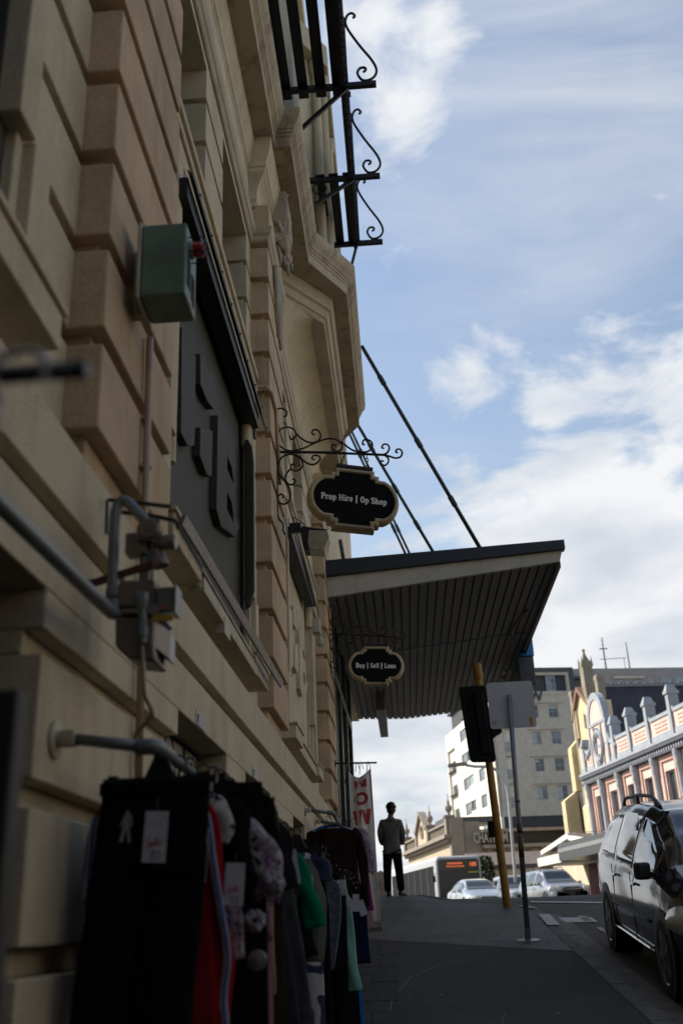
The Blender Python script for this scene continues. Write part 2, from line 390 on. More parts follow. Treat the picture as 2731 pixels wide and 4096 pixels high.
m = MB(); m.sweep(strg, [(-1.17, 9.3), (-1.17, 16.5)]); m.build('string_course', TRIM, bay, smooth=30)
# ---- main cornice with soffit (one swept profile; breaks out at the pilaster, then round the bay)
corn = [(-.75, 8.576), (-.004, 8.576), (0, 8.58), (0, 8.70), (.012, 8.71), (.012, 8.735), (.03, 8.75), (.03, 8.775), (.045, 8.785), (.05, 8.81), (.075, 8.84), (.10, 8.88), (.112, 8.93), (.115, 8.97), (.10, 9.0), (-.75, 9.06)]
cpath = [(-.905, YN), (-.905, -1.95), (-.742, -1.95), (-.742, -.7), (-.905, -.7), (-.905, 3.02), (-.742, 3.02), (-.742, 4.29), (-.905, 4.29), (-.905, 8.03), (-.742, 8.03), (-.742, 9.99), (-.317, 10.71), (-.331, 14.36), (-.75, 15.1), (-.75, 16.6)]
m = MB(); m.sweep(corn, cpath); m.build('cornice', CORN, bld, smooth=30)
# ---- first floor above the cornice
m = MB(); m.box(-3.0, -1.25, YN, 16.6, 9.0, 17.5); m.build('first_floor_wall', CREAM, bld)
m = MB()
for a, b in PIL[:3]: m.box(-1.3, -1.12, a+.05, b-.05, 9.0, 16.0); m.box(-1.3, -1.08, a, b, 9.0, 9.45)
m.build('first_floor_pilaster', ROUGHC, bld, bevel=.01)
for (a, b) in ((4.9, 7.3), (-.1, 2.5)):
    w = MB(); w.box(-1.26, -1.10, a, a+.14, 9.2, 12.2); w.box(-1.26, -1.10, b-.14, b, 9.2, 12.2); w.box(-1.26, -1.06, a-.1, b+.1, 12.2, 12.45); w.box(-1.26, -1.02, a-.1, b+.1, 9.1, 9.22)
    f = w.build('first_floor_window', mat('ochre_trim', (.42, .27, .11), .6, stain=.3), bld, bevel=.01)
    g = MB(); g.box(-1.22, -1.20, a+.1, b-.1, 9.2, 12.2); g.build('pane', mat('green_glass', (.22, .33, .30), .15, spec=.8), f)
# bay storey: canted walls with mouldings and a roughcast pier
bw = [(-1.3, 9.97), (-.55, 11.05), (-.56, 14.1), (-1.3, 15.1)]
m = MB(); m.sweep([(-.4, 9.0), (-.06, 9.0), (-.06, 13.5), (-.4, 13.5)], bw); m.build('bay_wall', CREAM, bay)
m = MB()
for (o0, o1, z0, z1) in ((.0, .06, 9.0, 9.35), (-.02, .035, 9.35, 9.42), (-.02, .1, 12.8, 13.2)):
    m.sweep([(-.3, z0), (o1, z0), (o1, z1), (-.3, z1)], bw)
m.build('bay_band', TRIM, bay, bevel=.01)
m = MB()
for (x, y) in ((-.62, 10.92), (-.54, 11.22), (-.54, 12.5), (-.54, 13.9)):
    m.lathe((x, y, 9.42), [(.09, 0), (.09, .1), (.065, .14), (.06, 3.1), (.09, 3.2), (.1, 3.35)], 14)
m.build('bay_colonnette', TRIM, bay, smooth=40)
m = MB(); m.box(-1.28, -.80, 9.25, 9.9, 9.02, 16); m.build('roughcast_pier', ROUGHC, bld, bevel=.02)
m = MB(); m.lathe((-.88, 10.02, 9.2), [(.03, 0), (.03, 3.0)], 8); m.lathe((-.88, 10.02, 11.6), [(.03, 0), (.05, .03), (.05, .1), (.03, .13)], 10)
m.build('downpipe', mat('tan_pipe', (.45, .33, .2), .5), bld, smooth=40)
for (a, b) in ((11.35, 12.35), (12.65, 13.75)):
    w = MB(); w.box(-.60, -.585, a, b, 9.6, 12.6); w.build('bay_pane', mat('green_glass', (.22, .33, .30), .15, spec=.8), bay)
# rest of the block above and behind (throws the street into shade)
m = MB(); m.box(-14, -1.26, YN-10, YN, -1, 17.5); m.box(-14, -3.0, YN, 27.0, -1, 17.5); m.box(-3.05, -1.05, 16.6, 27.0, 6.9, 17.5)
m.build('block_mass', CREAM, bld)
m = MB(); m.box(-14, -1.0, YN-10, 27.2, 17.5, 18.0); m.build('parapet', TRIM, bld)

# ---- eared window surrounds with lettered panels
def win_group(dy, panel_m, letter_m, frame_m, letters=True, awning=None):
    def q(x, y, z): return (x, y+dy, z)
    f = MB()
    # eared frame, outer band then inner fillet
    f.box(-1.2, -1.05, 4.28+dy, 4.44+dy, 2.93, 3.47); f.box(-1.2, -1.05, 4.40+dy, 4.545+dy, 3.47, 5.24)
    f.box(-1.2, -1.05, 7.42+dy, 7.57+dy, 2.95, 3.48); f.box(-1.2, -1.05, 7.28+dy, 7.42+dy, 3.48, 5.24)
    f.box(-1.2, -1.05, 4.40+dy, 7.42+dy, 5.24, 5.36)
    f.box(-1.2, -1.09, 4.44+dy, 4.50+dy, 2.93, 3.47); f.box(-1.2, -1.09, 7.36+dy, 7.42+dy, 2.93, 3.48)
    f.box(-1.2, -1.03, 4.36+dy, 7.46+dy, 5.36, 5.40)
    fr = f.build('window_surround', frame_m, bld, bevel=.007)
    r = MB()                                                                   # roll mouldings inside the frame
    r.tube([q(-1.10, 4.60, 3.35), q(-1.10, 4.60, 5.18)], .035, 10); r.tube([q(-1.10, 4.55, 5.17), q(-1.10, 7.30, 5.17)], .06, 12); r.tube([q(-1.10, 7.24, 4.75), q(-1.10, 7.24, 5.17)], .045, 10)
    r.build('roll_moulding', frame_m, fr, smooth=40)
    s = MB()
    s.box(-1.2, -.985, 4.26+dy, 4.94+dy, 2.80, 2.93); s.box(-1.2, -1.02, 4.94+dy, 6.93+dy, 2.79, 2.90); s.box(-1.2, -.985, 6.93+dy, 7.60+dy, 2.80, 2.93)
    s.box(-1.2, -.97, 4.24+dy, 4.96+dy, 2.93, 2.955); s.box(-1.2, -.97, 6.91+dy, 7.62+dy, 2.93, 2.955); s.box(-1.2, -1.0, 4.96+dy, 6.91+dy, 2.90, 2.925)
    s.build('window_sill', frame_m, bld, bevel=.006)
    p = MB(); p.box(-1.19, -1.15, 4.5+dy, 7.36+dy, 2.93, 5.24)
    p.box(-1.15, -1.128, 4.5+dy, 7.36+dy, 5.08, 5.24); p.box(-1.15, -1.125, 7.27+dy, 7.36+dy, 2.93, 5.24); p.box(-1.15, -1.125, 4.5+dy, 4.545+dy, 3.0, 5.1)
    pn = p.build('lettered_panel', panel_m, bld, bevel=.004)
    return fr, pn
D_ = lambda u, v: (600+u*.3189, 1300+v*.3189)
E_ = lambda u, v: (600+u*.3401, 1900+v*.3401)
J_ = lambda u, v: (1000+u*.3401, 2500+v*.3401)
win_group(-4.97, DARKPANEL, DARKPANEL, CREAM)
fr1, pn1 = win_group(0, DARKPANEL, DARKPANEL, CREAM)
fr2, pn2 = win_group(5.40, CREAM, CREAM, CREAM)
def relief(name, loops, x, t, m_, par, dy=0):
    o = MB()
    for L in loops: o.prism([(x, y+dy, z) for y, z in L], (t, 0, 0))
    return o.build(name, m_, par, bevel=.004)
def letters(dy, m_, par, top):
    # relief T A B with clipped corners, in wall coordinates (measured on the letter face)
    x, t = -1.15, .05; F = lambda f, u, v: (lambda p: (p.y, p.z))(fx(*f(u, v), -1.10))
    L1 = [F(D_, 405, 20), F(D_, 392, 1350), F(D_, 475, 1515), F(D_, 560, 1515), F(D_, 568, 1250), F(D_, 575, 400)]
    relief('relief_letter', [L1], x, t, m_, par, dy)
    L2 = [F(D_, 636, 1285), F(D_, 630, 1640), F(D_, 716, 1870), F(D_, 775, 1905), F(D_, 788, 1330), F(D_, 720, 1300)]
    L3 = [F(D_, 634, 358), F(D_, 636, 740), F(D_, 720, 950), F(D_, 802, 1060), F(D_, 802, 650)]
    relief('relief_letter', [L2, L3], x, t, m_, par, dy)
    a = F(D_, 855, 1130); b = F(D_, 1072, 1540); c = F(E_, 1056, 600); d = F(E_, 1000, 730); e = F(E_, 840, 605); f_ = F(E_, 785, 400)
    h = [F(D_, 970, 1640), F(D_, 1040, 1720), F(E_, 905, 185), F(E_, 975, 260)]
    yl = h[0][0]; zt1, zb1 = h[0][1], h[0][1]-.10; zt2, zb2 = h[2][1], h[2][1]-.13; yr = h[1][0]+.04; R_ = b[0]
    relief('relief_letter', [[a, f_, e, (yl, e[1]+(d[1]-e[1])*(yl-e[0])/(d[0]-e[0])), (yl, b[1])],
        [(yl, b[1]), (yl, zt1), (yr-.08, zt1), (yr, zt1-.06), (R_, zt1-.04), (R_, b[1])],
        [(yl, zb1), (yl, zt2), (yr-.08, zt2), (yr, zt2-.07), (R_, zt2-.03), (R_, zt1-.04), (yr, zt1-.06), (yr, zb1)],
        [(yl, zb2), (yl, e[1]+(d[1]-e[1])*(yl-e[0])/(d[0]-e[0])), d, c, (R_, zt2-.03), (yr, zt2-.07), (yr, zb2)]], x, t, m_, par, dy)
letters(0, DARKPANEL, pn1, 4.86); letters(5.40, CREAM, pn2, 4.86)
# narrow black cassette under the panel head with its metal drip edge
aw = MB(); aw.box(-1.12, -1.0, 4.44, 7.30, 4.93, 5.07); aw.box(-1.12, -1.03, 7.30, 7.36, 4.86, 5.07)
awo = aw.build('blind_cassette', mat('black_sheet', (.012, .014, .013), .5, bump=.1), bld, bevel=.006)
e2 = MB(); e2.prism([(-1.0, 4.40, 5.09), (-.965, 4.40, 5.06), (-.960, 4.40, 5.03), (-.985, 4.40, 5.05)], (0, 3.22, 0))
for i in range(9): e2.sphere((-.962, 4.6+i*.37, 5.07), .010, 8, 5)
e2.build('drip_edge', mat('weathered_zinc', (.07, .085, .11), .35, .7, var=.5, vs=12, bump=.3, bs=40), awo, bevel=.002)
aw = MB(); aw.box(-1.12, -1.0, 9.84, 12.4, 4.95, 5.07); aw.box(-1.02, -.99, 9.8, 12.7, 5.04, 5.08)
aw.build('blind_cassette', mat('black_sheet', (.012, .014, .013), .5), bld, bevel=.006)
# sheet channel below the panel and the loose stone-look strip lying on it
s = MB(); s.box(-1.06, -.975, 4.95, 6.92, 2.76, 2.78); s.box(-.985, -.975, 4.95, 6.92, 2.78, 2.84); s.box(-1.03, -.97, 5.55, 5.75, 2.70, 2.80)
s.build('sill_channel', PAINTCREAM, bld, bevel=.003)
st = MB(); a = Vector((-.955, 4.30, 2.905)); b = Vector((-.90, 7.75, 2.885)); st.bar(a, b, .020, .055, up=(.35, 0, 1))
tag(st.build('stone_strip', mat('speckled_granite', (.10, .09, .10), .35, var=.85, vs=60, bump=.3, bs=90, col2=(.26, .23, .23)), None, bevel=.002), 'loose speckled grey stone strip balanced along the window sill under the dark lettered panel', 'trim strip')
# second, darker board leaning at the far side of the panel
s = MB(); s.prism([(-1.104, 7.19, 3.35), (-1.104, 7.19, 4.78), (-1.075, 7.19, 4.79), (-1.045, 7.19, 4.72), (-1.032, 7.19, 4.6), (-1.032, 7.19, 3.5), (-1.06, 7.19, 3.38)], (.0, .05, 0)); s.build('side_board', DARKPANEL, bld, bevel=.01)
# ---- carved console on the second pilaster
SAND = stucco('carved_stucco', (.44, .38, .29), bump=.8, bs=35, stain=.7)
con = thing('carved_console', None, None); con.parent = bld; con.matrix_parent_inverse = parent_inv(bld)
b_ = lambda u, v: fy(1000+u*.3189, 500+v*.3189, 8.8)
def cp(u, v, y=8.8): p = b_(u, v); return Vector((p.x, y, p.z))
m = MB()
prof = [cp(*p) for p in [(205, 1010), (330, 950), (440, 960), (500, 1100), (505, 1300), (470, 1450), (510, 1650), (440, 1690), (350, 1600), (290, 1400), (230, 1200)]]
m.prism([(p.x, 8.62, p.z) for p in prof], (0, .36, 0)); m.build('console_body', SAND, con, bevel=.03, seg=3)
m = MB()
for (u, v, r, y) in ((325, 985, .050, 8.60), (425, 985, .055, 8.66), (345, 1560, .05, 8.60), (325, 985, .05, 9.0)):
    c = cp(u, v); pts = spiral(c.x, c.z, .012, r, 0, 4*PI, 26); m.tube([(x, y, z) for x, z in pts], [.016]*27, 8)
    m.lathe((c.x, y-.02, c.z), [(r*.8, 0), (r*.8, .16)], 14, axis=(0, 1, 0))
m.build('volute', SAND, con, smooth='all')
m = MB()
rnd = random.Random(3)
for i in range(46):                                       # overlapping acanthus lobes down the front
    t = i/45; u = 250+t*210+rnd.uniform(-70, 70)*(1-t*.3); v = 1010+t*700
    c = cp(u, v); y = 8.62+rnd.random()*.36
    m.sphere((c.x, y, c.z), (.022+.02*rnd.random(), .03+.03*rnd.random(), .035+.035*rnd.random()), 8, 6)
for k in range(5):
    y = 8.66+k*.07; m.tube(smoothline([cp(430, 1130, y), cp(490, 1300, y), cp(470, 1480, y), cp(420, 1560, y)], 5), [.022]*16, 8)
m.build('acanthus_leaf', SAND, con, smooth='all')
m = MB()
for k, (y, l) in enumerate(((8.66, 1880), (8.74, 1800), (8.82, 1880), (8.92, 1740))):
    a = cp(360+k*25, 1620, y); b = cp(400+k*40, l, y); m.tube([a, (a+b)/2+Vector((.02, 0, 0)), b], [.03, .024, .012], 8)
for k in range(6): c = cp(300, 1250+k*90, 8.64); m.sphere((-.99, 8.7+.1*(k % 3), c.z-.12), (.03, .05, .06), 8, 6)
m.build('festoon', SAND, con, smooth='all')
m = MB(); rnd = random.Random(9)
for i in range(34):
    t = i/33; yb = 8.62+.32*t; z = 7.40-.62*t
    m.sphere((-.985, yb+rnd.uniform(-.10, .10)*(1-t*.5), z+rnd.uniform(-.03, .03)), (.035-.015*t, .035+.03*rnd.random(), .04+.04*rnd.random()), 8, 6)
for k in range(4): m.tube([(-.975, 8.45+.12*k, 7.4), (-.97, 8.5+.12*k, 7.05-.1*(k % 2)), (-.985, 8.56+.10*k, 6.78-.10*(k % 2))], [.03, .022, .010], 8)
m.build('leaf_drop', SAND, con, smooth='all')
# shopfront under the canopy, frame and dark glass
sf = MB()
for y in (16.15, 17.6, 19.4, 21.2): sf.box(-1.10, -.98, y-.06, y+.06, .6, 6.2)
sf.box(-1.10, -.98, 16.1, 21.3, 4.9, 5.05); sf.box(-1.10, -.98, 16.1, 21.3, .9, 1.6)
sf.build('shopfront_frame', mat('dark_green_frame', (.02, .032, .028), .35), bld, bevel=.01)
m = MB(); m.box(-1.06, -1.03, 16.1, 21.3, 1.4, 6.2); m.build('shop_window', GLASSD, bld)
m = MB(); m.box(-1.06, -1.0, 16.0, 16.09, 1.5, 5.1); m.build('sky_reflection_strip', mat('sky_reflection_pale', (.6, .6, .58), .25, .8), bld, bevel=.004)  # pale strip stands in for sky reflected in the shop glass
m = MB(); m.box(-3.1, -1.06, 16.0, 21.3, 6.2, 6.95); m.box(-3.0, -1.15, 15.95, 21.3, -.8, 6.3); m.box(-1.3, -1.05, 16.6, 27, 6.2, 6.9); m.build('shop_fascia', CREAM, bld)
# black sign board with CLOTHES lettering inside the plinth opening
cs = MB(); cs.box(-1.186, -1.165, 4.52, 5.80, 1.55, 2.045)
cso = tag(cs.build('clothes_signboard', mat('matt_black', (.012, .012, .012), .7), None), 'black signboard with tall pale lettering set in the first low window recess', 'sign')
textmesh('lettering', 'CLOTHES', .34, mat('bone_paint', (.42, .40, .34), .7, stain=.4), cso, (-1.160, 5.17, 1.88), (0, 1, 0), (0, 0, 1), .002, bold=.008, sx=.78)
# little printed notices above the low windows
for (y0, lab) in ((4.89, 'small white notice with a padlock pictogram above the first low window'), (6.82, 'small white notice with a padlock pictogram above the second low window')):
    n = MB(); n.box(-.999, -.994, y0, y0+.25, 2.056, 2.125)
    no = tag(n.build('notice', mat('notice_paper', (.5, .5, .52), .6, stain=.3)), lab, 'notice', group='small notices above the low windows')
    q = MB(); q.prism([(-.9935, y0+.02, 2.065), (-.9935, y0+.06, 2.065), (-.9935, y0+.06, 2.092), (-.9935, y0+.02, 2.092)], (.001, 0, 0)); q.tube([(-.993, y0+.04+.012*math.cos(a), 2.092+.018*math.sin(a)) for a in [0, .6, 1.2, 1.9, 2.5, PI]], .003, 6)
    q.build('padlock_symbol', mat('ink', (.03, .03, .04), .6), no)
    q = MB()
    for r in range(3):
        for k in range(5): q.box(-.9938, -.9932, y0+.085+k*.031, y0+.085+k*.031+.018, 2.072+r*.017, 2.072+r*.017+.004)
    q.build('faded_print', mat('faded_ink', (.28, .2, .22), .6), no)
# ================================================================ STREET CANOPY on the wall
can = thing('street_canopy', 'flat cantilevered canopy with ribbed dark soffit and cream fascia over the pavement', 'canopy', (-1, 18, 5.9))
DK = mat('charcoal_gutter', (.014, .017, .019), .45, .2)
RIB = mat('ribbed_soffit', (.10, .10, .085), .6, .0, bump=.2, bs=30, stain=.4, stain_col=(.08, .075, .06))
FAS = mat('fascia_paint', (.44, .41, .345), .6, stain=.25)
def cz(x, lift=0.): return 5.95+(x+1.0)*(6.29-5.95)/3.67+lift     # soffit height rises away from the wall
YN_ = 15.05
far = [(-1.0, 25.4), (.2, 26.3), (1.38, 26.4), (2.1, 25.9), (2.62, 24.6), (2.75, 23.2)]
def yfar(x):
    for (a, b), (c, d) in zip(far, far[1:]):
        if a <= x <= c: return b+(d-b)*(x-a)/(c-a)
    return far[-1][1]
m = MB(); n = 25; x = -1.0; w = 3.70/n
rowsx = []
for i in range(n):                                            # ribs run along the street
    x0 = -1+i*w
    for dx, dz in ((0, 0), (w*.78, 0), (w*.80, .04), (w*.98, .04)): rowsx.append((x0+dx, dz))
rowsx.append((2.70, 0))
vs = []
for xx, dz in rowsx: vs.append([(xx, YN_+.05, cz(xx)+dz), (xx, yfar(xx), cz(xx)+dz)])
m.grid(vs); m.build('soffit', RIB, can, recalc=False)
m = MB()
m.hexa([(-1.0, YN_-.02, cz(-1)-.03), (2.70, YN_-.02, cz(2.70)-.005), (2.70, YN_+.05, cz(2.7)-.005), (-1.0, YN_+.05, cz(-1)-.03), (-1.0, YN_-.02, 6.25), (2.76, YN_-.02, 6.47), (2.76, YN_+.05, 6.47), (-1, YN_+.05, 6.25)])
m.build('fascia', FAS, can, bevel=.004)
m = MB()
m.hexa([(-1.0, YN_-.09, 6.25), (2.80, YN_-.09, 6.47), (2.80, YN_+.06, 6.47), (-1.0, YN_+.06, 6.25), (-1.0, YN_-.09, 6.515), (2.80, YN_-.09, 6.63), (2.80, YN_+.06, 6.63), (-1.0, YN_+.06, 6.515)])
m.build('gutter', DK, can, bevel=.006)
m = MB()
out_ = [(2.70, YN_+.05), (2.76, 23.2), (2.63, 24.65), (2.12, 25.95), (1.4, 26.48), (.2, 26.38), (-1.0, 25.5)]
m.sweep([(-.02, 6.22), (.03, 6.22), (.05, 6.26), (.05, 6.5), (-.02, 6.5)], out_, side=-1); m.build('edge_trim', DK, can)
m = MB(); fs = [(-1.0, YN_+.05)]+[(x, y) for x, y in far[::1]]+[(2.76, YN_+.05)]
m.prism([(x, y, 6.48) for x, y in fs], (0, 0, .06)); m.build('roof_deck', DK, can)
m = MB(); m.box(-.9, 1.0, 19.95, 20.05, 5.95, 5.97)
a = fz(1550, 2800, 5.9); b = fz(1480, 2900, 5.9)
p_ = fz(1501, 2773, 6.02); q_ = fy(1540, 2838, p_.y); m2 = MB(); m2.hexa([(p_.x, p_.y, q_.z), (q_.x, p_.y, q_.z), (q_.x, 26.3, q_.z-.02), (p_.x, 26.3, q_.z-.02), (p_.x, p_.y, 6.05), (q_.x, p_.y, 6.05), (q_.x, 26.3, 6.05), (p_.x, 26.3, 6.05)]); m2.build('beam_casing', mat('grey_casing', (.10, .105, .10), .5), can, bevel=.01)
cbl = MB(); cbl.tube(smoothline([(2.45, 17.5, 6.26), (2.30, 18.6, 6.24), (2.38, 20.0, 6.20), (2.30, 20.9, 6.05), (2.42, 21.4, 6.0), (2.30, 21.6, 5.95), (2.28, 21.2, 5.9)], 5), .018, 6); cbl.build('loose_cable', mat('red_cable', (.10, .035, .03), .6), can, smooth='all')
jn = MB(); jn.hexa([(-.9, 19.1, cz(-.9)-.012), (2.6, 19.1, cz(2.6)-.012), (2.6, 19.16, cz(2.6)-.012), (-.9, 19.16, cz(-.9)-.012), (-.9, 19.1, cz(-.9)-.002), (2.6, 19.1, cz(2.6)-.002), (2.6, 19.16, cz(2.6)-.002), (-.9, 19.16, cz(-.9)-.002)]); jn.build('panel_joint', DK, can)
# blue light box slung from the outer edge
lb = thing('blue_lightbox', 'small blue and dark grey sign box hanging at the outer edge of the canopy', 'sign', (2.7, 21.5, 5.9))
m = MB(); m.box(2.62, 2.92, 20.6, 22.4, 6.17, 6.72); m.build('blue_panel', mat('sign_blue', (.01, .17, .42), .35), lb, bevel=.01)
m = MB(); m.box(2.58, 2.90, 20.62, 22.4, 5.55, 6.16); m.build('casing', mat('dark_casing', (.05, .055, .065), .4), lb, bevel=.01)
# tie rods
RODM = mat('rod_grey', (.035, .045, .045), .4, .5, bump=.3, bs=30)
rods = [(fy(1447, 1385, 15.1), fy(1921, 2196, 15.15), .034, 'thickest tie rod nearest the street, running from the cornice down to the canopy'),
        (fy(1432, 1702, 17.2), fy(1737, 2217, 17.4), .030, 'second tie rod, just behind the oval hanging sign'),
        (fy(1395, 1730, 19.2), fy(1627, 2228, 19.4), .026, 'third tie rod seen below the oval hanging sign, the left of a close pair'),
        (fy(1405, 1722, 20.2), fy(1645, 2230, 20.4), .026, 'fourth tie rod seen below the oval hanging sign, the right of a close pair'),
        (fy(1360, 2160, 19.0), fy(1376, 2252, 19.0), .03, 'short steep tie rod close to the wall above the canopy')]
for i, (a, b, r, lab) in enumerate(rods):
    t = thing('tie_rod', lab, 'rod', tuple(b), group='tie rods holding up the canopy')
    d = (a-b); bb = b-d.normalized()*.15
    m = MB(); m.tube([a, bb], r, 8); m.build('rod', RODM, t, smooth='all')
    m = MB()
    for s_ in (.22, .5, .82): c = b+d*s_; m.tube([c-d.normalized()*.09, c+d.normalized()*.09], r*1.35, 8)
    m.build('coupling', RODM, t, smooth=40)
# ================================================================ FIRE ESCAPE BALCONY
fe = thing('fire_escape_balcony', 'black iron fire escape balcony with plank floor and scrolled stays above the cornice', 'balcony', (-.4, 9, 10.2))
Z0 = 10.2
m = MB()
pl = [(-.905, -.80), (-.72, -.60), (-.515, -.39), (-.315, -.20)]
for a, b in pl: m = MB(); m.box(a, b, -1.0, 9.02, Z0, Z0+.03); m.build('floor_plank', BLACKM, fe, bevel=.004)
m = MB()
for a, b in ((-.64, -.53), (-.47, -.35), (-.29, -.20)): m = MB(); m.box(a, b, 10.35, 11.75, Z0, Z0+.03); m.build('floor_plank', BLACKM, fe, bevel=.004)
JY = [1.2, 3.4, 5.7, 7.25, 8.85, 10.40, 11.77]
m = MB()
for y in JY: m = MB(); m.box(-1.0 if y < 9 else -.72, .20, y-.03, y+.03, Z0-.06, Z0); m.build('joist', BLACKM, fe)
m = MB(); m.box(-.22, -.16, -1, 11.8, Z0-.09, Z0+.0); m.box(-.93, -.90, -1, 9.05, Z0-.05, Z0); m.build('edge_beam', BLACKM, fe)
m = MB()
for y in (5.7, 8.85): m = MB(); m.bar((-.14, y, Z0-.05), (-.92, y+.1, Z0-.75), .05, .03, up=(0, 1, 0)); m.build('angle_brace', BLACKM, fe)
m = MB(); m.bar((-.14, 10.4, Z0-.05), (-.66, 10.4, Z0-.42), .05, .03, up=(0, 1, 0))
m.tube([(-.60+.09*math.cos(a), 10.4, Z0-.17+.09*math.sin(a)) for a in [i*.5 for i in range(14)]], .012, 6)
m.build('angle_brace', BLACKM, fe)
r = MB()
for z in (Z0+.16, Z0+.55, Z0+1.02): r.box(-.165, -.135, -1, 11.8, z, z+.03)
y = -.9
while y < 11.8: r.box(-.163, -.137, y, y+.03, Z0, Z0+1.02); y += .10
for y in JY: r.box(-.175, -.125, y-.02, y+.02, Z0, Z0+1.06)
r.build('railing', BLACKM, fe)
m = MB()
for y in JY[2:]:
    P = smoothline([(.06, y, Z0+.17), (.09, y, Z0+.20), (.075, y, Z0+.235), (.02, y, Z0+.23), (-.01, y, Z0+.15), (.05, y, Z0+.04), (.16, y, Z0+.06), (.215, y, Z0+.17), (.17, y, Z0+.34), (.02, y, Z0+.62), (-.11, y, Z0+.92), (-.10, y, Z0+1.08), (-.04, y, Z0+1.13), (.0, y, Z0+1.08), (-.025, y, Z0+1.05)], 5)
    m = MB(); m.tube(P, .016, 8); m.build('scroll_stay', BLACKM, fe, smooth='all')
    m = MB(); m.tube([(-.15, y+.6, Z0+.45), (-.11, y+.6, Z0+.45)], .035, 8); m.build('knob', BLACKM, fe, smooth=40)
m = MB(); m.bar((-.16, 11.75, Z0-.02), (-.36, 11.95, Z0-.62), .03, .03); m.build('wall_strut', BLACKM, fe)
